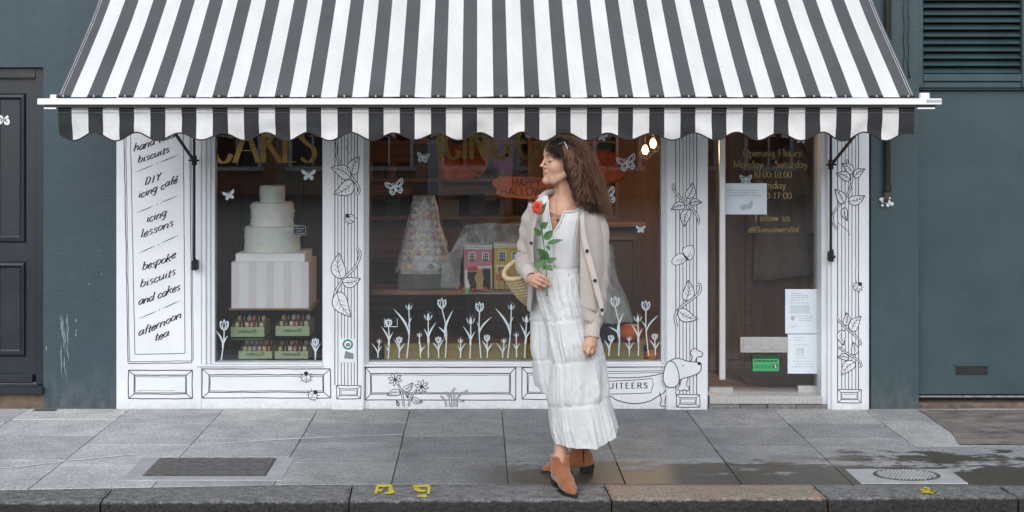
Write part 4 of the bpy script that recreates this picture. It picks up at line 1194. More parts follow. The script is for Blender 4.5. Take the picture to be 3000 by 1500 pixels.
def flutes(xs, y0, y1, y, parent, gaps=()):
    k = Ink(y)
    for i, x in enumerate(xs):
        q = [(x + .9 * vnoise(t * .7, x), y0 + (y1 - y0) * t / 40) for t in range(41)]
        k.line(q, 2.4 if i in (0, len(xs) - 1) else 1.9, False)
    return k.put('painted_flutes', parent)
YP = -.0288
def tr(pts, ox, oy, s): return [(ox + x / s, oy + y / s) for x, y in pts]

# middle pilaster
t3 = lambda *p: tr(p, 560, 360, 1.498)
flutes([981, 990, 1000, 1009, 1019, 1029, 1038, 1047], 380, 1128, YP, pil_mid)
k = Ink(YP - .0006)
k.stem(t3((650, 10), (640, 80), (638, 140), (665, 195), (710, 245), (737, 290), (726, 318)))
for bs, tp, f in (((700, 240), (614, 196), 1), ((705, 228), (738, 148), -1), ((712, 258), (626, 312), -1)): k.leaf(*t3(bs, tp), wd=.33, flip=f)
k.line(t3((682, 70), (690, 90), (682, 110), (692, 130), (685, 145)), 1.5)
k.put('painted_vine', pil_mid)
k = Ink(YP - .0006)
k.stem(t3((728, 548), (742, 580), (716, 638), (672, 680), (634, 740), (627, 785), (640, 812)))
for bs, tp, f in (((660, 685), (650, 570), -1), ((662, 700), (744, 682), 1), ((640, 742), (702, 852), 1)): k.leaf(*t3(bs, tp), wd=.30, flip=f)
k.put('painted_vine', pil_mid)
k = Ink(YP - .0006); k.ladybird(560 + 698 / 1.498, 360 + 421 / 1.498, 13, -2.3); k.put('painted_ladybird', pil_mid)
def base_block(x0, x1, y0, y1, y, parent):
    k = Ink(y); k.fill([(x0 - 2, y0), (x0 - 2, y1), (x1 + 2, y1), (x1 + 2, y0)][::1], dy=.0002)
    k.y -= .0004; k.panel(x0, x1, y0, y1, (10, 9), x0 * .01, 2.2); return k.put('painted_block', parent)
base_block(986, 1057, 1130, 1168, YP - .0006, pil_mid)
# small sticker on the middle pilaster
b = MB(); y = YP - .0030
b.box(wx(997, y), wx(1042, y), y, y + .002, wz(1062, y), wz(992, y)); stk = put('pilaster_sticker', b, M['paper'], pil_mid)
b = MB(); c = (wx(1019, y), wz(1009, y)); b.ribbon([(c[0] + .027 * math.cos(a), c[1] + .027 * math.sin(a)) for a in np.linspace(0, 6.29, 25)], .010, y - .0006)
put('green_ring', b, mat('sticker_green_ring', (.03, .16, .11, 1)), stk)
b = MB(); b.poly2([(wx(a, y), wz(c_, y)) for a, c_ in ((1008, 1050), (1036, 1052), (1036, 1036), (1012, 1028))], y - .0006); b.poly2([(wx(a, y), wz(c_, y)) for a, c_ in ((1012, 1016), (1028, 1014), (1024, 1004), (1014, 1006))], y - .0006)
put('grey_print', b, mat('sticker_grey', (.22, .22, .23, 1)), stk)

# right pilaster
t8 = lambda *p: tr(p, 1780, 360, 1.498)
flutes([1980, 1991, 2001, 2011, 2021, 2031, 2041], 380, 1155, YP, pil_right)
k = Ink(YP - .0006)
k.stem(t8((297, 268), (287, 280), (300, 308), (345, 350), (385, 395), (399, 425), (394, 446)))
for bs, tp, f in (((348, 332), (374, 262), 1), ((340, 362), (278, 381), 1), ((362, 352), (414, 350), -1), ((356, 378), (337, 456), 1)): k.leaf(*t8(bs, tp), wd=.30, flip=f)
k.put('painted_vine', pil_right)
k = Ink(YP - .0006)
k.stem(t8((390, 708), (406, 712), (402, 745), (360, 780), (318, 812), (296, 848), (304, 896)))
for bs, tp, f in (((342, 782), (354, 690), 1), ((308, 822), (396, 862), 1)): k.leaf(*t8(bs, tp), wd=.30, flip=f)
k.put('painted_vine', pil_right)
k = Ink(YP - .0006)                                 # butterfly
for pts in (((345, 590), (328, 560), (345, 542), (372, 540), (380, 570), (365, 600)), ((340, 588), (320, 572), (290, 590), (282, 612), (296, 624), (325, 618), (345, 600))):
    q = cr(t8(*pts), 5, True); k.fill(q[:-1][::-1]); k.line(q, 2.0, False, dy=.0008)
for pts in (((350, 590), (365, 565)), ((350, 592), (372, 580)), ((335, 595), (300, 605)), ((335, 598), (312, 616))): k.line(t8(*pts), 1.1, dy=.0008)
k.line(t8((330, 575), (345, 592), (356, 606)), 6, dy=.001, taper=True); k.line(t8((332, 578), (328, 560), (330, 550)), 1.2, dy=.001)
k.put('painted_butterfly', pil_right)
base_block(1982, 2050, 1156, 1193, YP - .0006, pil_right)

# far right pilaster
t11 = lambda *p: tr(p, 2350, 600, 1.9815)
t10 = lambda *p: tr(p, 2380, 0, 2.147)
flutes([2454, 2466, 2476, 2486, 2496, 2507, 2515], 380, 1140, YP, pil_far)
k = Ink(YP - .0006)
k.stem(tr(((660, 160), (682, 250), (660, 320), (608, 385), (598, 430), (618, 468)), 2040, 360, 1.498), 7)
for bs, tp, f in (((255, 1092), (185, 1028), 1), ((238, 1130), (148, 1090), 1), ((262, 1115), (331, 1063), -1), ((195, 1280), (140, 1190), 1), ((225, 1265), (330, 1230), 1)): k.leaf(*t10(bs, tp), wd=.30, flip=f)
k.leaf(*t11((245, 15), (262, 92)), wd=.26); k.line(t11((205, 100), (225, 118), (245, 135), (270, 160), (276, 178)), 1.4)
k.put('painted_vine', pil_far)
for st_, lv in ((((203, 660), (250, 712), (318, 768), (340, 800), (336, 818)), (((250, 702), (257, 625), 1), ((285, 735), (343, 645), -1), ((232, 725), (241, 816), 1))),
                (((211, 825), (270, 868), (328, 905), (343, 930), (338, 946)), (((302, 872), (294, 796), 1), ((272, 890), (204, 886), 1), ((306, 912), (228, 990), 1)))):
    k = Ink(YP - .0006); k.stem(t11(*st_), 6.5, 2.1)
    for bs, tp, f in lv: k.leaf(*t11(bs, tp), wd=.30, flip=f, w=2.0)
    k.put('painted_vine', pil_far)
k = Ink(YP - .0006); k.ladybird(2350 + 322 / 1.9815, 600 + 477 / 1.9815, 12, -.9); k.put('painted_ladybird', pil_far)
base_block(2454, 2523, 1141, 1180, YP - .0006, pil_far)

# panels drawn on the riser and the sign board
YR = .0012
k = Ink(-.0012); k.panel(376, 563, 1085, 1168, (17, 14), 1); k.line([(402, 1144), (430, 1143), (470, 1145), (510, 1144)], .9); k.put('painted_panel', board)
k = Ink(-.0012)
k.line(wob([(363 + 12 * t / 20, 380 + 683 * t / 20) for t in range(21)], 1.5), 2.2, False); k.line(wob([(368 + 11 * t / 20, 380 + 678 * t / 20) for t in range(21)], 1.5, 2), 1.6, False)
k.line(wob([(556 + 6 * t / 20, 380 + 681 * t / 20) for t in range(21)], 1.5, 3), 2.2, False); k.line(wob([(561 + 5 * t / 20, 380 + 677 * t / 20) for t in range(21)], 1.5, 3), 1.4, False)
k.line(wob([(375 + 187 * t / 10, 1065 - 2 * t / 10) for t in range(11)], 1.2, 4), 2.2, False); k.line(wob([(379 + 183 * t / 10, 1060 - 3 * t / 10) for t in range(11)], 1.2, 5), 1.5, False)
k.line(wob([(382 + 13 * t / 20, 380 + 657 * t / 20) for t in range(21)], 1.2, 6), 1.8, False); k.line(wob([(537 + 5 * t / 20, 380 + 655 * t / 20) for t in range(21)], 1.2, 7), 1.8, False)
k.line([(395, 1038), (470, 1037), (542, 1035)], 1.8)
k.put('painted_border', board)
t2 = lambda x, y_: (wx(x / 1.5154, -.0014), wz(400 + y_ / 1.5154, -.0014))
for txt, a, c, xh in (('hand iced', (592, 70), (775, 2), 11.8), ('biscuits', (610, 120), (750, 68), 10.4), ('DIY', (642, 218), (718, 188), 10.4), ('icing café', (612, 276), (785, 206), 11.1),
                      ('icing', (648, 384), (737, 350), 11.8), ('lessons', (622, 452), (768, 394), 11.8), ('bespoke', (630, 597), (778, 540), 11.8), ('biscuits', (620, 674), (778, 612), 11.8),
                      ('and cakes', (612, 752), (798, 680), 11.8), ('afternoon', (612, 890), (804, 803), 11.8), ('tea', (684, 912), (748, 884), 11.8)):
    sp = txt == 'DIY'
    b = MB(); write(b, txt, t2(*a), t2(*c), xh * 1.22 / 475, -.0014, (3.6 / 475, .9 / 475), slant=.26, track=.5 if sp else -.02, bump=.2, serif=False)
    tag(put('script_line', b, M['ink'], board, recalc=False), kind='stuff')
for (a, c) in (((598, 160), (795, 80)), ((605, 340), (790, 262)), ((612, 520), (795, 437)), ((615, 810), (802, 728))):
    k = Ink(-.0014); A = Vector((a[0] / 1.5154, 400 + a[1] / 1.5154)); B = Vector((c[0] / 1.5154, 400 + c[1] / 1.5154))
    k.line([tuple(A.lerp(B, t)) for t in (0, .12, .25, .35, .44)], 2.0, taper=True); k.line([tuple(A.lerp(B, t)) for t in (.56, .65, .75, .88, 1)], 2.0, taper=True)
    m_ = A.lerp(B, .5); k.fill([(m_.x + 1.7 * math.cos(t), m_.y + 1.7 * math.sin(t)) for t in np.linspace(6.28, 0, 9)[:-1]], mi=0)
    k.put('divider_rule', board)
k = Ink(YR); k.panel(592, 968, 1081, 1166, (20, 17), 2); k.ladybird(560 + 505 / 1.498, 360 + 1118 / 1.498, 13, -1.6); k.ladybird(560 + 534 / 1.498, 360 + 1196 / 1.498, 13, -.9); k.put('painted_panel', riser)
t5 = lambda *p: tr(p, 1040, 780, 2.927)
k = Ink(YR); k.panel(1070, 1511, 1076, 1172, (16, 18), 3); k.put('painted_panel', riser)
k = Ink(YR); k.panel(1529, 1660, 1076, 1170, (16, 18), 4); k.line([(1660, 1076), (1800, 1076), (1945, 1074)], 2.2); k.line([(1660, 1086), (1800, 1088), (1940, 1086)], 1.8); k.line([(1660, 1092), (1800, 1094), (1935, 1091)], 1.5); k.put('painted_panel', riser)
k = Ink(YR - .0006)                                 # daisies
for (c0, st_) in (((345, 970), ((370, 1010), (395, 1070), (410, 1130), (418, 1200))), ((572, 1030), ((530, 1060), (495, 1100), (470, 1150), (462, 1200)))):
    k.stem(t5(*st_), 6, 2.0)
    for i in range(8):
        a = i * math.pi / 4 + .2; cx, cy = t5(c0)[0]
        k.leaf((cx + 3 * math.cos(a), cy + 3 * math.sin(a)), (cx + 21 * math.cos(a), cy + 21 * math.sin(a)), wd=.24, bend=0, w=1.5, veins=False)
    cx, cy = t5(c0)[0]; k.fill([(cx + 4 * math.cos(t), cy + 4 * math.sin(t)) for t in np.linspace(6.28, 0, 9)[:-1]], mi=0, dy=.012)
for bs, tp in (((390, 1080), (275, 1105)), ((410, 1065), (495, 995)), ((450, 1080), (455, 1130)), ((490, 1130), (580, 1160)), ((370, 1195), (355, 1150))): k.leaf(*t5(bs, tp), wd=.26, w=1.8)
k.put('painted_daisies', riser)
k = Ink(YR - .0006)                                 # grass blades
for bs, md, tp in (((785, 1205), (770, 1150), (735, 1110)), ((812, 1205), (815, 1140), (778, 1075)), ((825, 1205), (822, 1110), (857, 1042)), ((845, 1205), (850, 1120), (860, 1105)), ((870, 1205), (885, 1120), (968, 1062)), ((880, 1130), (900, 1150), (935, 1160))):
    k.stem(t5(bs, md, tp), 5.5, 1.9)
k.put('painted_grass', riser)
# dachshund with a biscuit bone
k = Ink(YR - .0006)
body = t8((262, 1090), (236, 1100), (180, 1112), (100, 1118), (0, 1118), (-90, 1112), (-170, 1118), (-210, 1150), (-200, 1200), (-120, 1222), (0, 1198), (40, 1216), (110, 1232), (180, 1222), (226, 1196), (250, 1180), (270, 1140))
q = cr(body, 5, True); k.fill(q[:-1], dy=.0003); k.line(q, 2.4, False, dy=.0012)
for lg in (((228, 1180), (236, 1215), (232, 1240), (262, 1243), (266, 1236), (252, 1228), (256, 1200), (262, 1175)), ((-196, 1190), (-188, 1215), (-196, 1240), (-165, 1243), (-160, 1236), (-172, 1226), (-166, 1200))): k.line(t8(*lg), 2.2, dy=.0014)
k.line(t8((262, 1162), (278, 1168), (270, 1200), (262, 1195)), 1.8, dy=.0014)
vest = t8((-150, 1128), (0, 1134), (120, 1128), (196, 1122), (200, 1150), (190, 1184), (120, 1188), (0, 1190), (-150, 1184)); vq = vest + vest[:1]
k.line(vq, 2.0, False, dy=.0015)
k.put('painted_dog', riser)
b = MB(); yy = YR - .0026
A = tr(((-92, 1168),), 1780, 360, 1.498)[0]; B_ = tr(((182, 1164),), 1780, 360, 1.498)[0]
write(b, 'BISCUITEERS', (wx(A[0], yy), wz(A[1], yy)), (wx(B_[0], yy), wz(B_[1], yy)), 9.5 / 475, yy, (3.0 / 475, 1.4 / 475), serif=True, track=.35)
put('vest_lettering', b, M['ink'], riser, recalc=False)
k = Ink(YP - .0016)
bone = t8((350, 1080), (372, 1030), (362, 1010), (380, 990), (398, 1000), (416, 1008), (412, 1026), (392, 1030), (368, 1080))
q = cr(bone, 5, True); k.fill(q[:-1], dy=.001); k.line(q, 2.2, False, dy=.0014)
b2 = t8((330, 1110), (318, 1150), (308, 1165), (322, 1176), (336, 1170), (352, 1176), (358, 1160), (346, 1150), (352, 1115)); q = cr(b2, 5, True); k.fill(q[:-1], dy=.001); k.line(q, 2.0, False, dy=.0014)
head = t8((252, 1085), (262, 1055), (285, 1038), (315, 1034), (345, 1044), (385, 1050), (408, 1054), (410, 1078), (398, 1098), (365, 1112), (335, 1120), (300, 1135), (262, 1140))
q = cr(head, 5, True); k.fill(q[:-1], dy=.0018); k.line(q, 2.4, False, dy=.0022)
ear = t8((262, 1052), (248, 1085), (244, 1125), (258, 1155), (290, 1160), (312, 1140), (312, 1100), (298, 1060), (280, 1045))
q = cr(ear, 5, True); k.fill(q[:-1], dy=.0026); k.line(q, 2.4, False, dy=.003)
for (cx, cy, r) in ((402, 1056, 7.0), (331, 1064, 2.6)):
    X, Y = tr(((cx, cy),), 1780, 360, 1.498)[0]
    k.b.poly2(k.P([(X + r * .8 * math.cos(t), Y + r * .7 * math.sin(t)) for t in np.linspace(6.28, 0, 11)[:-1]]), k.y - .0032, 0)
k.put('painted_dog_head', pil_right)
# ================================================================ inside the shop
M['roomwall'] = mat('dark_brown_panelling', (0.20, 0.105, 0.055, 1), 0.6, 0.35, 2.0, sc3=(6, 6, .6))
M['roomfloor'] = mat('dark_floor', (0.035, 0.028, 0.022, 1), 0.5, 0.3, 6)
M['wood'] = mat('brown_wood', (0.19, 0.095, 0.048, 1), 0.5, 0.3, 5, sc3=(.6, 6, 6))
M['paleoak'] = mat('golden_board', (0.26, 0.17, 0.07, 1), 0.5, 0.2, 12)
M['ochre'] = mat('ochre_card', (0.30, 0.22, 0.065, 1), 0.7, 0.06, 10)
M['black'] = mat('soft_black', (0.012, 0.012, 0.013, 1), 0.6, 0.2, 10)
RX0, RX1, RY1 = xp[340] + .13, xg0 - .02, 4.3
b = MB()
b.box(RX0, RX1, .12, RY1, -.04, -.0)                      # floor
b.box(RX0, RX1, RY1, RY1 + .1, 0, 2.7); b.box(RX0 - .12, RX0, .131, RY1, 0, 2.7); b.box(RX1, RX1 + .1, .31, RY1, 0, 2.7)
room = tag(put('shop_room', b, M['roomwall']), kind='structure')
b = MB(); b.box(RX0, RX1, .15, RY1, 2.5, 2.6)
tag(put('shop_ceiling', b, mat('cream_ceiling', (.55, .48, .40, 1), .8)), kind='structure')
b = MB(); b.box(RX0 + .002, wx(950), .131, .72, .0, wz(1062) - .05); b.box(wx(1064), wx(2066), .131, .72, .0, wz(1062) - .05)
tag(put('window_platform', b, M['black']), kind='structure')

# screen added behind the left window; plank colours stand in for reflected street stripes
bk = thing('added_reflection_screen', (-1.25, .8, 0), 'tall added screen in brown and grey reflection stripes behind the tiered cake', 'screen')
pcol = [(.06, .03, .02), (.045, .040, .038), (.085, .035, .022), (.05, .046, .042), (.07, .036, .024), (.04, .036, .034), (.055, .028, .02), (.035, .03, .028)]
x = RX0 + .04; k = 0
while x < wx(1010):
    w = .13 + .05 * ((k * 37) % 5) / 5
    b = MB(); b.box(x, x + w - .004, .80 + .008 * (k % 2), .84, .0, 2.4)
    put('added_plank', b, mat('reflection_plank', (*pcol[k % 8], 1), .65, .3, 3, sc3=(6, 6, .5)), bk, bevel=.003)
    x += w; k += 1

# lamps
def pendant(px, py, y, lab, e):
    p = W(px, py, y)
    t = thing('wall_lamp', p, lab, 'lamp', 'lit lamps inside the shop')
    b = MB(); b.lathe([(.008, -.03), (.020, -.022), (.027, .006), (.020, .032), (.01, .04)], (0, 0, 0), 16)
    put('glass_shade', b, emit_mat('lit_bulb', (1, .66, .30, 1), 3.2), t, local=True, smooth=True)
    b = MB(); b.lathe([(.014, .036), (.018, .05), (.004, .06)], (0, 0, 0), 12); b.tube([(0, 0, .06), (0, 0, .3), (0, .0, 2.5 - p.z)], .004, 6)
    put('lamp_holder', b, M['rust'], t, local=True)
    L = bpy.data.lights.new('lamp_glow', 'POINT'); L.energy = e; L.color = (1, .66, .36); L.shadow_soft_size = .05
    lo = bpy.data.objects.new('lamp_glow', L); C.objects.link(lo); lo.parent = t; lo.location = (0, -.07, -.02)
pendant(1890, 441, 2.3, 'lower of the two lit warm lamps by the right pilaster', 13)
pendant(1913, 422, 2.0, 'upper of the two lit warm lamps by the right pilaster', 13)

# dresser, counter, coat and other furniture at the back
dr = thing('wall_dresser', (0.0, 4.1, 0), 'tall dark wooden shelves at the back of the shop', 'shelves')
b = MB(); b.box(-1.2, 1.3, 4.24, 4.29, .0, 2.2); put('back_panel', b, M['wood'], dr)
for x in (-1.2, -.37, .46, 1.27):
    b = MB(); b.box(x, x + .035, 3.95, 4.24, 0, 2.2); put('upright', b, M['wood'], dr, bevel=.003)
for z in (.5, .9, 1.25, 1.6, 1.95):
    b = MB(); b.box(-1.165, 1.27, 3.96, 4.235, z, z + .03); put('shelf', b, M['wood'], dr, bevel=.003)
rr = random.Random(11)
tints = {'maroon': (.09, .02, .015), 'green': (.03, .09, .04), 'tan': (.22, .16, .10), 'brown': (.10, .05, .025), 'dark blue': (.03, .045, .09), 'grey': (.14, .135, .13), 'mustard': (.26, .17, .03)}
tm = {k_: mat('tin_' + k_.replace(' ', '_'), (*v, 1), .45, .1, 8) for k_, v in tints.items()}
for zi, z in enumerate((.93, 1.28, 1.63)):
    for xi in range(9):
        x = -1.08 + xi * .265 + rr.uniform(-.03, .03)
        if abs(x + .35) < .07 or abs(x - .48) < .07: continue
        cname = rr.choice(list(tints)); h = rr.uniform(.14, .24); w = rr.uniform(.05, .085)
        b = MB()
        if rr.random() < .5: b.lathe([(w * .8, 0), (w * .82, .01), (w * .8, h - .03), (w * .86, h - .028), (w * .86, h), (.001, h + .004)], (x, 4.08, z + .0005), 16)
        else: b.box(x - w, x + w, 4.0, 4.16, z + .0005, z + h); b.box(x - w * 1.05, x + w * 1.05, 3.995, 4.165, z + h * .78, z + h + .004)
        o = put('storage_tin', b, tm[cname], bevel=.003)
        tag(o, f'{cname} tin on the {("lower", "middle", "upper")[zi]} back shelf, {("first", "second", "third", "fourth", "fifth", "sixth", "seventh", "eighth", "ninth")[xi]} from the left', 'tin', 'tins on the back shelves')
ct = thing('serving_counter', (.55, 2.9, 0), 'brown panelled serving counter inside the shop', 'counter')
b = MB(); b.box(-.1, 1.35, 2.75, 3.2, 0, .92); put('counter_body', b, mat('dark_counter_paint', (.055, .038, .028, 1), .6), ct, bevel=.004)
b = MB(); b.box(-.14, 1.39, 2.70, 3.24, .9205, .96); put('counter_top', b, mat('dark_counter_top', (.10, .055, .03, 1), .5), ct, bevel=.006)
for i in range(3):
    put('counter_panel', moulded_panel(-.05 + i * .47, .38 + i * .47, .12, .84, 2.7495), mat('dark_counter_panel', (.065, .042, .03, 1), .6), ct)
M['coat'] = mat('stone_coat_cloth', (.26, .21, .17, 1), .9, .15, 12)
coat = thing('hanging_coat', W(2290, 620, 1.2), 'pale stone coat hanging on the wall behind the glass door', 'coat')
cx, cz = wx(2290, 1.2), wz(425, 1.2)
rows_ = []
for i in range(14):
    t = i / 13; z = cz - .02 - t * .92
    hw = .05 + .11 * min(1, t * 4) + .05 * t
    rows_.append([(cx + .02 * t + hw * math.cos(a) * (1 + .10 * math.sin(7 * a) * t), 1.2 + .06 * math.sin(a) * (1 + .3 * math.sin(5 * a)), z + (.02 * math.cos(a))) for a in np.linspace(0, 2 * math.pi, 33)[:-1]])
b = MB(); b.grid(rows_, close=True); b.face(range(len(b.v) - 32, len(b.v))); put('coat_body', b, M['coat'], coat, smooth=True)
for sg in (-1, 1):
    b = MB(); b.tube([(cx + sg * .09, 1.2, cz - .10), (cx + sg * .19, 1.18, cz - .35), (cx + sg * .21, 1.17, cz - .62)], [.055, .05, .045], 12); put('sleeve', b, M['coat'], coat, smooth=True)
b = MB(); b.tube([(cx, 1.2, cz - .03), (cx, 1.2, cz + .03), (cx + .02, 1.2, cz + .05)], .004, 6); put('hook', b, M['rust'], coat)
pt = thing('partition', (2.0, 1.35, 0), 'dark brown partition wall inside behind the glass door', 'partition')
b = MB(); b.box(wx(2060, 1.3), RX1 - .002, 1.3, 1.36, 0.001, 2.49); put('panel_board', b, M['roomwall'], pt)
for i, x in enumerate((wx(2075, 1.3), wx(2180, 1.3), wx(2370, 1.3))):
    b = MB(); b.box(x, x + .05, 1.27, 1.2995, .002, 2.49); put('batten', b, M['wood'], pt, bevel=.003)

# ---------------------------------------------------------------- left window display
YL = .32
def Wl(px, py, y=YL): return W(px, py, y)
Mice = mat('pale_mint_icing', (.72, .78, .73, 1), .65, .06, 30, .5, 60)
Mice2 = mat('white_icing', (.84, .85, .83, 1), .65, .05, 30, .5, 40)
cx = wx(798, YL)
cake = thing('tiered_cake', (cx, YL, wz(735, YL)), 'three-tier white and mint iced cake on a striped box', 'cake')
def tier(r, z0, z1, m, ruffle=0.0, seed=0):
    b = MB(); n = 72; prof = []
    for i in range(25):
        t = i / 24; prof.append((r * (1 - .03 * (max(0, t - .9) * 10) ** 2 - .02 * (max(0, .06 - t) * 16) ** 2), z0 + (z1 - z0) * t))
    prof.append((r * .9, z1 + .003)); prof.append((.0005, z1 + .003))
    rows_ = []
    for (rr_, z) in prof:
        row = []
        for q in range(n):
            a = 2 * math.pi * q / n
            d = vnoise(3 * math.cos(a) + seed, 3 * math.sin(a), z * 30) * .004 + vnoise(9 * math.cos(a) + seed, 9 * math.sin(a), z * 80) * .003
            if ruffle: d += ruffle * (abs(vnoise(8 * math.cos(a), 8 * math.sin(a), z * 55)) + .5 * abs(vnoise(20 * math.cos(a), 20 * math.sin(a), z * 90)))
            rr2 = max(.0004, rr_ + (d if rr_ > .01 else 0))
            row.append((cx + rr2 * math.cos(a), YL + rr2 * math.sin(a), z + (d * .4 if rr_ > .01 else 0)))
        rows_.append(row)
    b.grid(rows_, close=True); b.face(range(n))
    return put('cake_tier', b, m, cake, smooth=True)
s_ = (YL + CAM_D) / FPX
tier(81 * s_, wz(735, YL), wz(662, YL), Mice, 0.0, 1)
tier(59 * s_, wz(661.5, YL), wz(594, YL), Mice2, .016, 5)
tier(36 * s_, wz(593.5, YL), wz(544, YL), Mice, 0.002, 9)
tg = thing('price_tag', W(876, 675, YL - .19), 'tiny black price tag with white writing on the lowest cake tier', 'tag')
b = MB(); yt = YL - .205
pts = [(wx(x, yt), wz(y_, yt)) for x, y_ in ((860, 689), (894, 688), (896, 684), (895, 664), (890, 661), (862, 663), (859, 667))]
b.prism(pts, yt, yt + .002); put('tag_board', b, M['black'], tg)
b = MB(); b.ribbon(pts + pts[:1], .0022, yt - .0006)
for yy_, a_, c_ in ((669, 864, 890), (676, 870, 884), (683, 863, 891)):
    b.ribbon([(wx(a_ + (c_ - a_) * i / 12, yt), wz(yy_ + (i % 2) * 1.6, yt)) for i in range(13)], .0022, yt - .0006)
put('tag_writing', b, M['paper'], tg)
Mlil = mat('lilac_stripe_card', (.76, .71, .79, 1), .6, .03, 6); Mwc = mat('white_card', (.84, .85, .88, 1), .6, .03, 6)
bx = thing('striped_plinth_box', (cx, YL, wz(906, YL)), 'large white box with lilac stripes under the cake', 'box')
x0, x1 = wx(678, YL - .2), wx(904, YL - .2); z0, z1 = wz(906, YL - .2) + .0065, wz(768, YL - .2)
zsh = z0
n = 9; ws = [(x1 - x0) * (22 if i % 2 == 0 else 28) / (5 * 22 + 4 * 28) for i in range(n)]
b = MB(); x = x0
ya, yb2 = YL - .2, YL + .2
for i in range(n):
    b.add([(x, ya, z0), (x + ws[i], ya, z0), (x + ws[i], ya, z1), (x, ya, z1)], [(0, 1, 2, 3)], (i + 1) % 2)
    b.add([(x, yb2, z0), (x + ws[i], yb2, z0), (x + ws[i], yb2, z1), (x, yb2, z1)], [(3, 2, 1, 0)], (i + 1) % 2); x += ws[i]
for xx, sg in ((x0, 1), (x1, -1)):
    for i in range(8):
        a_, c_ = ya + (yb2 - ya) * i / 8, ya + (yb2 - ya) * (i + 1) / 8
        b.add([(xx, a_, z0), (xx, c_, z0), (xx, c_, z1), (xx, a_, z1)], [(3, 2, 1, 0) if sg > 0 else (0, 1, 2, 3)], i % 2)
b.add([(x0, ya, z1), (x1, ya, z1), (x1, yb2, z1), (x0, yb2, z1)], [(0, 1, 2, 3)], 0)
put('striped_carton', b, [Mwc, Mlil], bx)
b = MB(); b.box(wx(690, YL - .18), wx(893, YL - .18), YL - .18, YL + .18, z1 + .0005, wz(736, YL - .02))
put('carton_lid', b, Mwc, bx, bevel=.003)
b = MB(); b.box(wx(670, YL - .22), wx(914, YL - .22), YL - .22, YL + .24, zsh - .010, zsh - .0005)
tag(put('display_shelf', b, M['paleoak'], bevel=.002), 'thin golden wooden shelf under the striped box', 'shelf')
zlow = wz(1062) - .0495
def clear_shelf(z, name, lab, x0, x1, y0, y1, front=False):
    b = MB(); b.box(x0, x1, y0, y1, z - .006, z - .0005); return tag(put(name, b, M['glass']), lab, 'shelf')
clear_shelf(wz(988, .22), 'glass_shelf', 'clear glass shelf carrying the upper pair of green macaron boxes', wx(640), wx(938), .13, .50)
legs = thing('shelf_stand', (cx, .5, zlow), 'black metal stand holding up the display shelf in the left window', 'stand')
for xx in (wx(700, .45), wx(890, .45)):
    b = MB(); b.tube([(xx, .46, zlow), (xx, .46, zsh - .0105)], .007, 8); put('upright', b, M['black'], legs)
# macarons
MAC = {'yellow': (.62, .50, .12), 'chocolate': (.07, .03, .025), 'white': (.68, .65, .62), 'pink': (.62, .14, .22), 'brown': (.13, .08, .06), 'cream': (.62, .56, .50), 'pale green': (.40, .50, .28),
       'lilac': (.45, .42, .55), 'rose': (.58, .36, .42), 'red': (.45, .03, .06), 'lemon': (.70, .58, .20)}
fil = mat('macaron_filling', (.55, .45, .38, 1), .6, .1, 30)
mac_me = {}
for kname, cc in MAC.items():
    b = MB(); r = .0195
    b.lathe([(.0005, -.0135), (r * .6, -.0125), (r * .92, -.009), (r, -.005), (r * 1.03, -.003)], (0, 0, 0), 14, 0, axis='x')
    b.lathe([(r * .93, -.003), (r * .95, 0), (r * .93, .003)], (0, 0, 0), 14, 1, axis='x')
    b.lathe([(r * 1.03, .003), (r, .005), (r * .92, .009), (r * .6, .0125), (.0005, .0135)], (0, 0, 0), 14, 0, axis='x')
    mac_me[kname] = mesh_of('macaron', b, [mat('macaron_' + kname.replace(' ', '_'), (*cc, 1), .5, .08, 40), fil], smooth=True)
Mbox = mat('pistachio_card', (.36, .46, .27, 1), .6, .05, 8); Mboxi = mat('olive_card_inside', (.28, .31, .13, 1), .7, .06, 8)
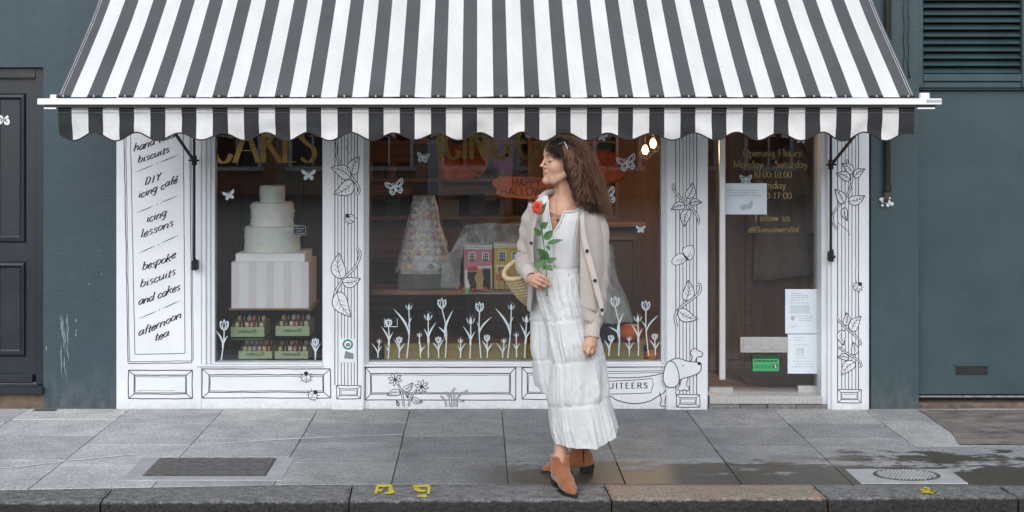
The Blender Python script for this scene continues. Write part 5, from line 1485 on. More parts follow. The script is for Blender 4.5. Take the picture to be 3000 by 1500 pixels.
def macaron_box(px0, px1, pyb, pyf, pyt, y, lab, where, colours, rows_n, shear):
    """open carton seen slightly from above: front flap, tall back, two sides"""
    x0, x1 = wx(px0, y), wx(px1, y); zb = wz(pyb, y); zf = wz(pyf, y)
    dep = .17; zt_ = wz(pyt, y + dep)
    t = thing('macaron_box', ((x0 + x1) / 2, y, zb), lab, 'box', 'green macaron boxes in the left window')
    xb0, xb1 = x0 + shear, x1 + shear
    def wallq(pts, name, m):
        b = MB(); th = .002
        n_ = (Vector(pts[1]) - Vector(pts[0])).cross(Vector(pts[3]) - Vector(pts[0])).normalized() * th
        b.hexa([Vector(p) for p in pts] + [Vector(p) + n_ for p in pts]); return put(name, b, m, t)
    f = wallq([(x0, y, zb), (x1, y, zb), (x1, y, zf), (x0, y, zf)], 'front_flap', Mbox)
    wallq([(xb1, y + dep, zb), (xb0, y + dep, zb), (xb0, y + dep, zt_), (xb1, y + dep, zt_)], 'back_flap', Mboxi)
    wallq([(x0, y + .003, zb), (x0, y + .003, zf), (xb0, y + dep - .003, zt_), (xb0, y + dep - .003, zb)], 'side_flap', Mboxi)
    wallq([(x1, y + .003, zb), (xb1, y + dep - .003, zb), (xb1, y + dep - .003, zt_), (x1, y + .003, zf)], 'side_flap', Mboxi)
    wallq([(x0 + .002, y + .003, zb + .004), (xb0 + .002, y + dep - .003, zb + .004), (xb1 - .002, y + dep - .003, zb + .004), (x1 - .002, y + .003, zb + .004)], 'tray_floor', Mboxi)
    b = MB(); w_ = x1 - x0; zc_ = zb + (zf - zb) * .42
    write(b, 'Biscuiteers', (x0 + w_ * .22, zc_), (x0 + w_ * .78, zc_), .0135, y - .0028, (.0030, .0018), slant=.25, mirror=True, track=.02)
    put('reversed_lettering', b, M['stickerdark'], f, recalc=False)
    m = len(colours)
    for r_ in range(rows_n):
        for i, cn in enumerate(colours):
            u = (i + .5) / m
            yy = y + .05 + r_ * .062
            zz = zf + .006 + r_ * .034
            sh = shear * (yy - y) / dep
            o = put('macaron', mac_me[cn], None); o.location = (x0 + .012 + (x1 - x0 - .024) * u + sh, yy, zz)
            o.rotation_euler = (rr.uniform(0, 3), rr.uniform(-.08, .08), rr.uniform(-.12, .12)); 
            rw = ', front row' if r_ == 0 else ', back row'
            tag(o, f'{cn} macaron in the {where} green box{rw}, {("first", "second", "third", "fourth", "fifth", "sixth")[i]} from left', 'macaron', 'macarons in the green boxes')
    b = MB(); b.box(x0 + .006, x1 - .006, y + .03, y + dep - .02, zb + .006, zf - .012); put('paper_liner', b, Mboxi, t)
CH = ['yellow', 'chocolate', 'white', 'pink', 'brown', 'white']
macaron_box(677, 774, 987, 958, 932, .20, 'upper left of four open green macaron boxes', 'upper left', CH, 2, .012)
macaron_box(808, 906, 984, 955, 928, .20, 'upper right of four open green macaron boxes', 'upper right', CH, 2, .012)
macaron_box(700, 797, 1051, 1029, 993, .16, 'lower left of four open green macaron boxes', 'lower left', ['cream', 'pale green', 'lilac', 'rose', 'lemon', 'red'], 2, .010)
macaron_box(805, 902, 1051, 1029, 992, .16, 'lower right of four open green macaron boxes', 'lower right', CH, 2, .006)

# ---------------------------------------------------------------- right window display
def cello_material(a=.14, b_=.40, c_=.7):
    m = bpy.data.materials.new('cellophane'); m.use_nodes = True
    t = NT(m); p = t.n['Principled BSDF']; out = t.n['Material Output']
    p.inputs['Base Color'].default_value = (.75, .78, .80, 1); p.inputs['Roughness'].default_value = .25
    tr_ = t.new('ShaderNodeBsdfTransparent'); mx = t.new('ShaderNodeMixShader')
    f = t.ramp(t.noise(t.pos((1, 1, 1)), 9, 5, .65), [(.3, (a,) * 3), (.62, (b_,) * 3), (.8, (c_,) * 3)])
    t.link(f, mx.inputs[0]); t.link(tr_.outputs[0], mx.inputs[1]); t.link(p.outputs[0], mx.inputs[2]); t.link(mx.outputs[0], out.inputs[0])
    t.link(t.bump(t.noise(t.pos(), 22, 4), .8, .02), p.inputs['Normal'])
    return m
M['cello'] = cello_material()
YR_ = .42
b = MB(); zled = wz(842, YR_)
b.box(wx(1080, .3), wx(1700, .3), .30, .62, zled - .035, zled)
led = tag(put('wooden_ledge', b, M['wood'], bevel=.003), 'dark brown wooden ledge behind the big window', 'ledge')
b = MB(); b.box(wx(1127, .125), wx(1886, .125), .115, .15, zlow + .0005, wz(1006, .12))
tag(put('ochre_card_strip', b, M['ochre'], bevel=.002), 'long flat ochre card box along the foot of the big window', 'card box')
# macaron tower in cellophane
tw = thing('macaron_tower', (wx(1242, YR_), YR_, wz(790, YR_)), 'cone tower of pastel macarons wrapped in cellophane', 'macaron tower')
tx, tz0, tz1 = wx(1243, YR_), wz(786, YR_), wz(586, YR_)
b = MB(); b.lathe([(.135, tz0), (.13, tz0 + .004), (.035, tz1 - .01), (.001, tz1)], (tx, YR_, 0), 24); put('cone_core', b, M['paper'], tw, smooth='auto')
pal = ['cream', 'white', 'rose', 'lemon', 'lilac', 'white', 'pink', 'cream', 'chocolate', 'yellow']
for j in range(10):
    t = j / 9.0; r = .150 - .10 * t; n = max(6, int(2 * math.pi * r / .047)); z = tz0 + .025 + (tz1 - tz0 - .04) * t
    for i in range(n):
        a = 2 * math.pi * (i + .5 * (j % 2)) / n
        cn = pal[(i * 3 + j * 5) % 10]
        if cn == 'chocolate' and j > 2: cn = 'cream'
        o = put('macaron', mac_me[cn], None, tw, local=True)
        o.location = (tx + r * math.cos(a) - tw.location.x, r * math.sin(a), z - tw.location.z); o.rotation_euler = (0, .35 + rr.uniform(-.1, .1), a)
rows_ = []
for i in range(30):
    t = i / 29; z = tz0 - .02 + t * (tz1 - tz0 + .05)
    r0 = .190 - .125 * t ** .9
    rows_.append([(tx + (r0 + .022 * vnoise(4 * math.cos(a), 4 * math.sin(a), t * 4) + .012 * vnoise(13 * math.cos(a), 13 * math.sin(a), t * 9)) * math.cos(a), YR_ + (r0 + .02 * vnoise(4 * math.cos(a), 4 * math.sin(a), t * 4 + 5)) * math.sin(a), z) for a in np.linspace(0, 2 * math.pi, 61)[:-1]])
b = MB(); b.grid(rows_, close=True); put('cellophane_wrap', b, M['cello'], tw, smooth=True)
b = MB(); b.box(wx(1166, YR_ - .16), wx(1318, YR_ - .16), YR_ - .13, YR_ + .17, zled + .0005, tz0 - .001)
tag(put('display_block', b, mat('smoky_acrylic', (.10, .095, .09, 1), .25, .2, 4), bevel=.004), 'smoky grey block under the macaron tower', 'stand')
# gingerbread houses behind a clear shelf
YH = .34
zg = wz(851, YH)
tag(put('glass_shelf', (lambda b: b.box(wx(1352), wx(1660), .22, .58, zg - .008, zg - .0005))(MB()), mat('bright_shelf_edge', (.30, .32, .32, 1), .3), bevel=.001), 'thin glass shelf under the gingerbread houses', 'shelf')
Mpk = mat('pink_icing', (.52, .19, .25, 1), .7, .06, 20, .2, 80); Myl = mat('yellow_icing', (.50, .37, .05, 1), .7, .06, 20, .2, 80); Mwh = mat('royal_icing', (.66, .66, .66, 1), .6, .04, 20)
Mgin = mat('gingerbread', (.42, .25, .12, 1), .8, .1, 25, .3, 90)
def gingerbread_house(px0, px1, pyt, m, lab, wins, shopfront):
    x0, x1 = wx(px0, YH), wx(px1, YH); zt_ = wz(pyt, YH)
    t = thing('gingerbread_house', ((x0 + x1) / 2, YH, zg), lab, 'gingerbread house', 'gingerbread houses in the big window')
    b = MB(); b.box(x0, x1, YH, YH + .13, zg, zt_); put('wall', b, m, t, bevel=.002)
    b = MB(); b.box(x0 - .004, x1 + .004, YH - .012, YH + .14, zt_ + .0003, zt_ + .016); b.box(x0, x1, YH - .007, YH - .0004, zt_ - .014, zt_ - .002); put('cornice', b, Mwh, t, bevel=.002)
    for (a, c, e, f) in wins:
        X0, X1, Z0, Z1 = wx(a, YH), wx(c, YH), wz(f, YH), wz(e, YH)
        b = MB(); b.box(X0, X1, YH - .003, YH - .0005, Z0, Z1); w = put('window', b, M['black'], t)
        b = MB(); q = [(X0, Z0), (X1, Z0), (X1, Z1), (X0, Z1), (X0, Z0), (X1, Z0)]; b.ribbon(q, .009, YH - .0042)
        for i in (1, 2): b.ribbon([(X0 + (X1 - X0) * i / 3, Z0), (X0 + (X1 - X0) * i / 3, Z1)], .0025, YH - .0040)
        for i in (1, 2): b.ribbon([(X0, Z0 + (Z1 - Z0) * i / 3), (X1, Z0 + (Z1 - Z0) * i / 3)], .0025, YH - .0041)
        put('window_frame', b, Mwh, w, recalc=False)
    for (a, c, e, f, mm, nm) in shopfront:
        b = MB(); b.box(wx(a, YH), wx(c, YH), YH - .006 if mm is Mwh else YH - .003, YH - .0005, wz(f, YH), wz(e, YH)); put(nm, b, mm, t, bevel=.0008)
    return t
gp = gingerbread_house(1359, 1442, 724, Mpk, 'pink iced gingerbread house in the window', [(1414, 1431, 741, 763), (1374, 1392, 741, 763)],
                  [(1370, 1398, 797, 848, M['black'], 'shop_opening'), (1414, 1437, 788, 848, M['black'], 'door'), (1400, 1412, 780, 849, Mwh, 'pillar'), (1438, 1441.5, 786, 849, Mwh, 'pillar'), (1362, 1369, 790, 849, Mwh, 'pillar'), (1413, 1441, 779, 785, Mwh, 'lintel')])
b = MB(); b.prism([(wx(x, YH), wz(y_, YH)) for x, y_ in ((1371, 789), (1402, 789), (1398, 782), (1386, 780), (1375, 782))], YH - .02, YH - .0065); put('red_awning', b, mat('red_icing', (.45, .06, .04, 1), .6), gp)
gy = gingerbread_house(1447, 1545, 720, Myl, 'yellow iced gingerbread house in the window', [(1461, 1481, 738, 763), (1500, 1519, 738, 763)],
                  [(1460, 1480, 784, 830, M['black'], 'door'), (1455, 1459, 780, 849, Mwh, 'pillar'), (1482, 1486, 780, 849, Mwh, 'pillar'), (1452, 1490, 776, 780, Mwh, 'lintel')])
def flat_figure(name, outline, y, th, m, lab, cat, parent=None):
    b = MB(); b.prism([(wx(x, y), wz(py_, y)) for x, py_ in outline], y, y + th)
    o = put(name, b, m, parent, bevel=.0015)
    return o
r4z = lambda pts: [(1330 + x / 6.44, 680 + y_ / 6.44) for x, y_ in pts]
man_out = [(425, 1085), (420, 960), (385, 870), (400, 800), (440, 780), (420, 740), (440, 690), (490, 685), (530, 705), (535, 760), (545, 800), (575, 865), (550, 930), (548, 1080), (495, 1085), (490, 1010), (480, 1010), (475, 1085)]
gm = thing('gingerbread_man', (wx(1405, .25), .25, zg), 'plain gingerbread figure standing before the pink house', 'biscuit figure')
flat_figure('biscuit', r4z(man_out)[::1], .25, .012, Mgin, None, None, gm)
pm = thing('pumpkin_head_figure', (wx(1468, .25), .25, zg), 'biscuit figure with an orange pumpkin head before the yellow house', 'biscuit figure')
flat_figure('biscuit_body', r4z([(825, 1075), (815, 990), (825, 925), (945, 925), (950, 1000), (940, 1075), (895, 1075), (890, 1010), (880, 1075)]), .25, .012, mat('tartan_icing', (.36, .27, .07, 1), .7, .3, 90), None, None, pm)
Mor = mat('orange_icing', (.55, .13, .04, 1), .6, .08, 20)
b = MB(); c = W(1330 + 900 / 6.44, 680 + 850 / 6.44, .256); b.lathe([(.001, -.008), (.03, -.007), (.036, 0), (.03, .007), (.001, .008)], c, 20, axis='y'); hd_ = put('pumpkin_head', b, Mor, pm, smooth='auto')
b = MB(); 
for (x, z) in ((-.012, .008), (.010, .008)): b.poly2([(c.x + x - .005, c.z + z - .003), (c.x + x + .005, c.z + z - .003), (c.x + x, c.z + z + .006)], .2462)
b.poly2([(c.x - .016, c.z - .010), (c.x - .008, c.z - .016), (c.x + .012, c.z - .016), (c.x + .016, c.z - .009), (c.x + .006, c.z - .011), (c.x - .004, c.z - .009)], .2462); put('face', b, M['black'], hd_)
flat_figure('biscuit_hat', r4z([(845, 780), (850, 740), (870, 690), (930, 690), (945, 740), (965, 775)]), .252, .01, Mgin, None, None, pm)
mb_ = thing('milk_bottle', (wx(1370, .25), .25, zg), 'small white milk bottle with green label on the glass shelf', 'bottle')
z0 = zg; b = MB(); b.lathe([(.018, 0), (.019, .003), (.019, .04), (.016, .05), (.008, .062), (.007, .075), (.009, .08), (.001, .081)], (wx(1370, .25), .25, z0), 18); put('bottle_body', b, Mwh, mb_, smooth=True)
b = MB(); b.lathe([(.0195, .006), (.0195, .03)], (wx(1370, .25), .25, z0), 18); put('bottle_label', b, mat('green_label', (.18, .4, .08, 1)), mb_, smooth=True)
M['pumpkin'] = mat('pumpkin_skin', (.66, .13, .015, 1), .45, .15, 12)
def pumpkin(px, py_bottom, y, rpx, lab, grp, zbase=None, m=None):
    s = (y + CAM_D) / FPX; r = rpx * s; x = wx(px, y); z = zbase if zbase is not None else wz(py_bottom, y)
    t = thing('pumpkin', (x, y, z), lab, 'pumpkin', grp)
    rows_ = []
    for i in range(13):
        ph = math.pi * i / 12
        rows_.append([(r * math.sin(ph) * (1 - .10 * abs(math.sin(5 * a)) ** .6 * 0 + .07 * abs(math.cos(5 * a))) * math.cos(a), r * math.sin(ph) * (1 + .07 * abs(math.cos(5 * a))) * math.sin(a),
                       r * .78 - r * .78 * math.cos(ph) - .10 * r * (1 if i > 10 else 0) * (i - 10) / 2) for a in np.linspace(0, 2 * math.pi, 41)[:-1]])
    b = MB(); b.grid(rows_, close=True); put('pumpkin_body', b, m or M['pumpkin'], t, local=True, smooth=True)
    b = MB(); b.tube([(0, 0, r * 1.38), (.0, 0, r * 1.55), (r * .12, 0, r * 1.75)], [r * .14, r * .1, r * .12], 8); put('stalk', b, mat('stalk_green', (.10, .13, .04, 1), .8), t, local=True)
pumpkin(1420, 0, .30, 8, 'tiny orange pumpkin beside the gingerbread figure', 'pumpkins in the window', zg)
pumpkin(1362, 0, .30, 8, 'tiny orange pumpkin left of the milk bottle', 'pumpkins in the window', zg)
pumpkin(1388, 0, .27, 7, 'tiny red pumpkin between milk bottle and gingerbread figure', 'pumpkins in the window', zg, mat('red_pumpkin', (.42, .04, .02, 1), .5))
pumpkin(1848, 0, .40, 36, 'large orange pumpkin standing behind the tulip drawings on the right', 'pumpkins in the window', wz(1000, .45))
b = MB(); b.box(wx(1806, .45), wx(1895, .45), .30, .56, zlow + .0005, wz(1000, .45) - .0005)
tag(put('display_block', b, M['black'], bevel=.004), 'low black block under the large orange pumpkin', 'stand')
pumpkin(1908, 0, .17, 20, 'small bright orange pumpkin in the right corner of the window', 'pumpkins in the window', wz(1056, .17), mat('bright_pumpkin', (.75, .18, .014, 1), .45))
b = MB(); b.box(wx(1885, .17), wx(1932, .17), .125, .26, zlow + .0005, wz(1056, .17) - .0005); tag(put('display_block', b, M['black'], bevel=.003), 'flat black block under the small bright pumpkin', 'stand')
# cellophane sheets
def sheet3(name, rows_px, y, lab, cat, jitter=.012):
    rows_ = []
    for j, row in enumerate(rows_px):
        q = cr(row, 6)
        rows_.append([Vector(W(x, z, y)) + Vector((0, jitter * 3 * vnoise(x * .02, z * .03, j * 1.0) + .03 * math.sin(x * .07 + j), jitter * vnoise(x * .05, j * 2.0))) for x, z in q])
    rr2 = []
    for c_ in range(len(rows_[0])): rr2.append(cr([tuple(r[c_]) for r in rows_], 5))
    b = MB(); b.grid(rr2)
    o = put(name, b, M['cello'], smooth=True)
    return tag(o, lab, cat)
sheet3('cellophane_sheet', [[(1322, 742), (1372, 716), (1440, 712), (1540, 706)], [(1340, 700), (1385, 690), (1450, 680), (1545, 668)], [(1362, 662), (1400, 655), (1460, 655), (1545, 652)]], .27, 'crumpled cellophane sheet draped above the gingerbread houses', 'cellophane')
sheet3('cellophane_sheet', [[(1290, 846), (1310, 842), (1345, 846)], [(1300, 770), (1322, 760), (1352, 756)], [(1352, 690), (1362, 684), (1372, 678)]], .26, 'narrow twist of cellophane between macaron tower and pink house', 'cellophane')
def cello_bag(lab, x_px, rows_, y):
    rws = []
    for (py_, l, r) in rows_:
        c0, hw = (wx(l, y) + wx(r, y)) / 2, (wx(r, y) - wx(l, y)) / 2; z = wz(py_, y)
        rws.append([(c0 + hw * math.cos(a) * (1 + .05 * vnoise(3 * math.cos(a), 3 * math.sin(a), z * 9)), y + .10 * math.sin(a) * (1 + .25 * math.sin(6 * a + z * 20)), z + .008 * vnoise(5 * math.cos(a), z * 8)) for a in np.linspace(0, 2 * math.pi, 49)[:-1]])
    b = MB(); b.grid(cr_rows(rws), close=True)
    return tag(put('cellophane_bag', b, cello_material(.22, .42, .8), smooth=True), lab, 'bag')
def cr_rows(rws):
    cols_ = [cr([tuple(r[i]) for r in rws], 5) for i in range(len(rws[0]))]
    return [[c_[j] for c_ in cols_] for j in range(len(cols_[0]))]
cello_bag('tall frosted cellophane bag tied at the waist beside the woman', 0, [(720, 1712, 1796), (745, 1706, 1800), (780, 1700, 1804), (820, 1700, 1812), (860, 1690, 1832), (900, 1684, 1846), (940, 1670, 1856)], .40)
o = bpy.data.objects['cellophane_bag']
gift = thing('boxed_gift', (wx(1750, .42), .42, wz(940, .42)), 'pale boxed gift inside the tall cellophane bag', 'gift')
b = MB(); b.box(wx(1716, .40), wx(1788, .40), .36, .48, wz(940, .42) + .0, wz(740, .42)); put('gift_carton', b, mat('faded_pastel_card', (.42, .43, .42, 1), .7, .2, 5), gift, bevel=.004)
b = MB(); b.box(wx(1672, .42), wx(1802, .42), .28, .58, zlow + .0005, wz(940, .42) - .0005); tag(put('display_block', b, M['black'], bevel=.004), 'tall black block under the cellophane bag', 'stand')
# hanging paper pumpkins, banner and garland
Mpap = mat('orange_tissue_paper', (.97, .20, .06, 1), .8, .18, 3.5, .2, 40); see_light(Mpap, (.9, .22, .05, 1), .14)
def paper_pumpkin(outline, y, lab, top):
    c = sum((Vector(W(x, z, y)) for x, z in outline), Vector()) / len(outline)
    t = thing('paper_pumpkin', c, lab, 'paper pumpkin', 'paper pumpkins hanging in the big window')
    q = cr(outline, 5, True)[:-1]; b = MB(); P = [Vector(W(x, z, y)) for x, z in q]; n = len(P); rows_ = []
    for k_, off in ((0, -.06), (.45, -.055), (.8, -.035), (1, 0), (.8, .035), (0.02, .05)):
        rows_.append([tuple(c + (p - c) * max(k_, .02) * (1) + Vector((0, off + .010 * math.sin(9 * i * 2 * math.pi / n) * (k_ < 1), 0))) for i, p in enumerate(P)])
    b.grid(rows_, close=True); put('tissue_body', b, Mpap, t, smooth=True)
    b = MB(); tp = W(*top, y); b.tube([tp, tp + Vector((.0, 0, .3)), tp + Vector((0, 0, .8))], .002, 5); put('hanging_thread', b, M['black'], t)
    b = MB()
    for k_ in range(3): b.prism([(tp.x - .05 + k_ * .03, tp.z + .01), (tp.x - .01 + k_ * .03, tp.z + .005), (tp.x + .0 + k_ * .03, tp.z + .05), (tp.x - .03 + k_ * .03, tp.z + .055)], y - .01 + .006 * k_, y - .008 + .006 * k_)
    put('paper_leaves', b, mat('green_tissue', (.03, .16, .07, 1), .8), t)
paper_pumpkin([(1282, 480), (1288, 455), (1302, 440), (1322, 428), (1340, 424), (1356, 434), (1374, 436), (1396, 437), (1416, 450), (1427, 475), (1420, 500), (1402, 515), (1375, 523), (1340, 527), (1308, 526), (1292, 508)], .20, 'orange paper pumpkin hanging left of the banner', (1345, 424))
paper_pumpkin([(1720, 500), (1716, 465), (1728, 446), (1750, 441), (1780, 443), (1812, 450), (1834, 470), (1842, 498), (1828, 524), (1800, 535), (1768, 538), (1738, 530)], .20, 'orange paper pumpkin hanging right of the banner', (1770, 441))
bn = thing('halloween_banner', W(1530, 550, .17), 'orange paper banner reading HAPPY HALLOWEEN', 'banner')
yb = .17; out = [(1442, 538), (1448, 526), (1466, 516), (1560, 519), (1650, 524), (1668, 540), (1672, 560), (1660, 580), (1600, 584), (1540, 583), (1470, 576), (1452, 566), (1458, 552), (1446, 546)]
b = MB(); b.prism([(wx(x, yb), wz(z, yb)) for x, z in out[::-1]], yb, yb + .003); pb = put('paper_strip', b, mat('orange_banner_paper', (.82, .19, .05, 1), .8, .12, 5), bn)
b = MB()
for txt, a_, c_, yl in (('HAPPY', 1500, 1586, 546), ('HALLOWEEN', 1466, 1648, 572)):
    write(b, txt, (wx(a_, yb), wz(yl, yb)), (wx(c_, yb), wz(yl + 1, yb)), 14 / 475, yb - .001, (2.8 / 475, 2.0 / 475), track=.1)
put('banner_lettering', b, M['ink'], pb, recalc=False)
b = MB()
for xx in (1475, 1640): b.tube([W(xx, 518, yb + .001), W(xx, 300, yb + .001)], .0015, 5)
put('hanging_thread', b, M['black'], bn)
gr = thing('purple_garland', W(1480, 485, .18), 'small purple paper garland hanging left of the woman', 'garland')
Mpur = mat('purple_card', (.55, .04, .50, 1), .6, .2, 30)
b = MB(); yq = .18
for st_ in ([(1450, 488), (1450, 470), (1458, 472), (1460, 488)], [(1464, 474), (1464, 488), (1474, 488), (1474, 474), (1464, 474)], [(1479, 488), (1488, 484), (1480, 477), (1490, 472)], [(1452, 491), (1480, 493), (1505, 486)], [(1492, 455), (1500, 475), (1506, 484)], [(1454, 445), (1466, 432), (1472, 440), (1460, 448)]):
    b.ribbon([(wx(x, yq), wz(z, yq)) for x, z in cr(st_, 4)], .009, yq)
put('paper_shapes', b, Mpur, gr, recalc=False)
b = MB(); b.tube([W(1470, 440, yq + .002), W(1470, 330, yq + .002)], .0012, 4); put('hanging_thread', b, M['black'], gr)

# ================================================================ houses across the street (out of view; set far and low for skylight and glass reflections)
M['brick'] = mat('london_brick', (.34, .25, .17, 1), .85, .25, 3, .3, 30)
M['brickred'] = mat('red_brick', (.34, .15, .09, 1), .85, .25, 3, .3, 30)
M['stucco'] = mat('pale_stucco', (.66, .65, .62, 1), .8, .12, 2)
def opposite_house(x0, x1, m, lab, h, seed):
    yf = -30.0
    t = thing('unseen_terraced_house', ((x0 + x1) / 2, yf, -.13), lab, 'building', 'out-of-view houses across the street')
    b = MB(); b.box(x0 + .002, x1 - .002, yf - 6, yf, -.13, h); put('wall', b, m, t)
    b = MB(); b.box(x0 + .004, x1 - .004, yf, yf + .18, h - .5, h - .2); put('cornice', b, M['stucco'], t)
    rr_ = random.Random(seed); nx = 2
    for fl_ in range(int((h - 1) // 2.9)):
        for i in range(nx):
            cx_ = x0 + (x1 - x0) * (i + .5) / nx; z0_ = .75 + fl_ * 2.9
            b = MB(); b.box(cx_ - .62, cx_ + .62, yf + .001, yf + .03, z0_, z0_ + 1.75); w = put('window', b, M['black'], t)
            b = MB()
            for (a, c, e, f) in ((-.72, -.62, -.05, 1.85), (.62, .72, -.05, 1.85), (-.62, .62, 1.75, 1.85), (-.62, .62, .84, .90), (-.03, .03, 0, 1.75)): b.box(cx_ + a, cx_ + c, yf + .002, yf + .07, z0_ + e, z0_ + f)
            put('window_frame', b, M['white'], w)
            b = MB(); b.box(cx_ - .8, cx_ + .8, yf + .001, yf + .16, z0_ - .16, z0_ - .052); put('window_sill', b, M['stucco'], w)
for i, (m, lab) in enumerate(((M['brick'], 'yellow-brown brick house across the street, seen only in the glass'), (M['stucco'], 'out-of-view grey stucco house across the street, reflected in the windows'), (M['brickred'], 'out-of-view red brick house across the street, reflected in the windows'),
                              (M['brick'], 'out-of-view brown brick house across the street opposite the shop door'), (M['stucco'], 'out-of-view pale stucco house at the right end across the street'), (M['brickred'], 'out-of-view red brick house at the left end across the street'))):
    x0 = (-6, -1.5, 3, 7.5, 12, -10.5)[i]
    opposite_house(x0, x0 + 4.5, m, lab, (5.9, 6.3, 5.9, 6.1, 6.3, 5.9)[i], i)
# ================================================================ the woman on the kerb
class Vox:
    def __init__(s, lo, hi, h):
        s.lo = np.array(lo, float); s.h = h
        s.n = np.ceil((np.array(hi) - s.lo) / h).astype(int) + 1
        s.f = np.full(s.n, 0.08, np.float32)
    def _sl(s, lo, hi):
        a = np.clip(np.floor((np.array(lo) - s.lo) / s.h).astype(int), 0, s.n - 1); b = np.clip(np.ceil((np.array(hi) - s.lo) / s.h).astype(int) + 1, 1, s.n)
        return tuple(slice(i, j) for i, j in zip(a, b)), [s.lo[k] + s.h * np.arange(a[k], b[k]) for k in range(3)]
    def op(s, lo, hi, fn, k, mode='add'):
        sl, ax = s._sl(lo, hi)
        if any(len(a) == 0 for a in ax): return
        X, Y, Z = np.meshgrid(*ax, indexing='ij', sparse=True)
        d = fn(X, Y, Z).astype(np.float32); f = s.f[sl]
        if mode == 'add':
            h = np.clip(.5 + .5 * (f - d) / k, 0, 1); s.f[sl] = f * (1 - h) + d * h - k * h * (1 - h)
        else:
            h = np.clip(.5 - .5 * (f + d) / k, 0, 1); s.f[sl] = f * (1 - h) + (-d) * h + k * h * (1 - h)
    def cone(s, a, b, r1, r2, k=.01, mode='add'):
        a = np.array(a, float); b = np.array(b, float); m = max(r1, r2) + k * 2 + .012
        ba = b - a; L2 = float(ba @ ba)
        def fn(X, Y, Z):
            t = np.clip(((X - a[0]) * ba[0] + (Y - a[1]) * ba[1] + (Z - a[2]) * ba[2]) / L2, 0, 1)
            return np.sqrt((X - a[0] - ba[0] * t) ** 2 + (Y - a[1] - ba[1] * t) ** 2 + (Z - a[2] - ba[2] * t) ** 2) - (r1 + (r2 - r1) * t)
        s.op(np.minimum(a, b) - m, np.maximum(a, b) + m, fn, k, mode)
    def ell(s, c, r, F=None, k=.01, mode='add'):
        c = np.array(c, float); m = max(r) + k * 2 + .012
        F = np.eye(3) if F is None else F
        def fn(X, Y, Z):
            P = [(X - c[0]) * F[i][0] + (Y - c[1]) * F[i][1] + (Z - c[2]) * F[i][2] for i in range(3)]
            k0 = np.sqrt(sum((P[i] / r[i]) ** 2 for i in range(3))) + 1e-9; k1 = np.sqrt(sum((P[i] / r[i] ** 2) ** 2 for i in range(3))) + 1e-9
            return k0 * (k0 - 1) / k1
        s.op(c - m, c + m, fn, k, mode)
    def sample(s, p):
        q = (np.array(p) - s.lo) / s.h; i = np.floor(q).astype(int)
        if (i < 0).any() or (i >= s.n - 1).any(): return .08
        t = q - i; v = 0
        for a in (0, 1):
            for b_ in (0, 1):
                for c_ in (0, 1): v += s.f[i[0] + a, i[1] + b_, i[2] + c_] * (t[0] if a else 1 - t[0]) * (t[1] if b_ else 1 - t[1]) * (t[2] if c_ else 1 - t[2])
        return float(v)
    def mesh(s):
        f = s.f; S = f < 0; nx, ny, nz = f.shape
        c = np.zeros((nx - 1, ny - 1, nz - 1), np.int8)
        for a in (0, 1):
            for b_ in (0, 1):
                for d in (0, 1): c += S[a:nx - 1 + a, b_:ny - 1 + b_, d:nz - 1 + d]
        act = np.argwhere((c > 0) & (c < 8))
        idx = np.full((nx - 1, ny - 1, nz - 1), -1, np.int32); idx[act[:, 0], act[:, 1], act[:, 2]] = np.arange(len(act))
        pos = np.zeros((len(act), 3)); cnt = np.zeros(len(act))
        cor = [(a, b_, d) for a in (0, 1) for b_ in (0, 1) for d in (0, 1)]
        for p in cor:
            for ax in range(3):
                if p[ax]: continue
                q = list(p); q[ax] = 1
                va = f[act[:, 0] + p[0], act[:, 1] + p[1], act[:, 2] + p[2]]; vb = f[act[:, 0] + q[0], act[:, 1] + q[1], act[:, 2] + q[2]]
                m = (va < 0) != (vb < 0); t = np.where(m, va / np.where(va == vb, 1, va - vb), 0)
                pp = np.tile(np.array(p, float), (len(act), 1)); pp[:, ax] = t
                pos[m] += pp[m]; cnt[m] += 1
        V = (act + pos / cnt[:, None]) * s.h + s.lo
        Fc = []
        for ax in range(3):
            o = [k for k in range(3) if k != ax]
            a0 = [slice(None)] * 3; a1 = [slice(None)] * 3; a0[ax] = slice(0, -1); a1[ax] = slice(1, None)
            e = np.argwhere(S[tuple(a0)] != S[tuple(a1)])
            e = e[(e[:, o[0]] > 0) & (e[:, o[1]] > 0) & (e[:, o[0]] < s.n[o[0]] - 1) & (e[:, o[1]] < s.n[o[1]] - 1)]
            def cell(da, db):
                q = e.copy(); q[:, o[0]] -= da; q[:, o[1]] -= db; return idx[q[:, 0], q[:, 1], q[:, 2]]
            quad = np.stack([cell(1, 1), cell(0, 1), cell(0, 0), cell(1, 0)], 1)
            ins = S[e[:, 0], e[:, 1], e[:, 2]]
            if ax == 1: ins = ~ins
            quad[~ins] = quad[~ins][:, ::-1]
            Fc.append(quad)
        Fc = np.concatenate(Fc); Fc = Fc[(Fc >= 0).all(1)]
        return V, Fc
def np_mesh(name, V, Fc, mats):
    me = bpy.data.meshes.new(name); me.from_pydata(V.tolist(), [], Fc.tolist())
    for m in mats: me.materials.append(m)
    me.polygons.foreach_set('use_smooth', [True] * len(me.polygons)); me.update()
    return me
def relax(V, Fc, it=2, lam=.5):
    n = len(V); E = np.concatenate([Fc[:, [0, 1]], Fc[:, [1, 2]], Fc[:, [2, 3]], Fc[:, [3, 0]]])
    for _ in range(it):
        s_ = np.zeros_like(V); c = np.zeros(n)
        for a, b_ in ((0, 1), (1, 0)):
            for k in range(3): s_[:, k] += np.bincount(E[:, a], V[E[:, b_], k], n)
            c += np.bincount(E[:, a], minlength=n)
        V = V + lam * (s_ / np.maximum(c, 1)[:, None] - V)
    return V

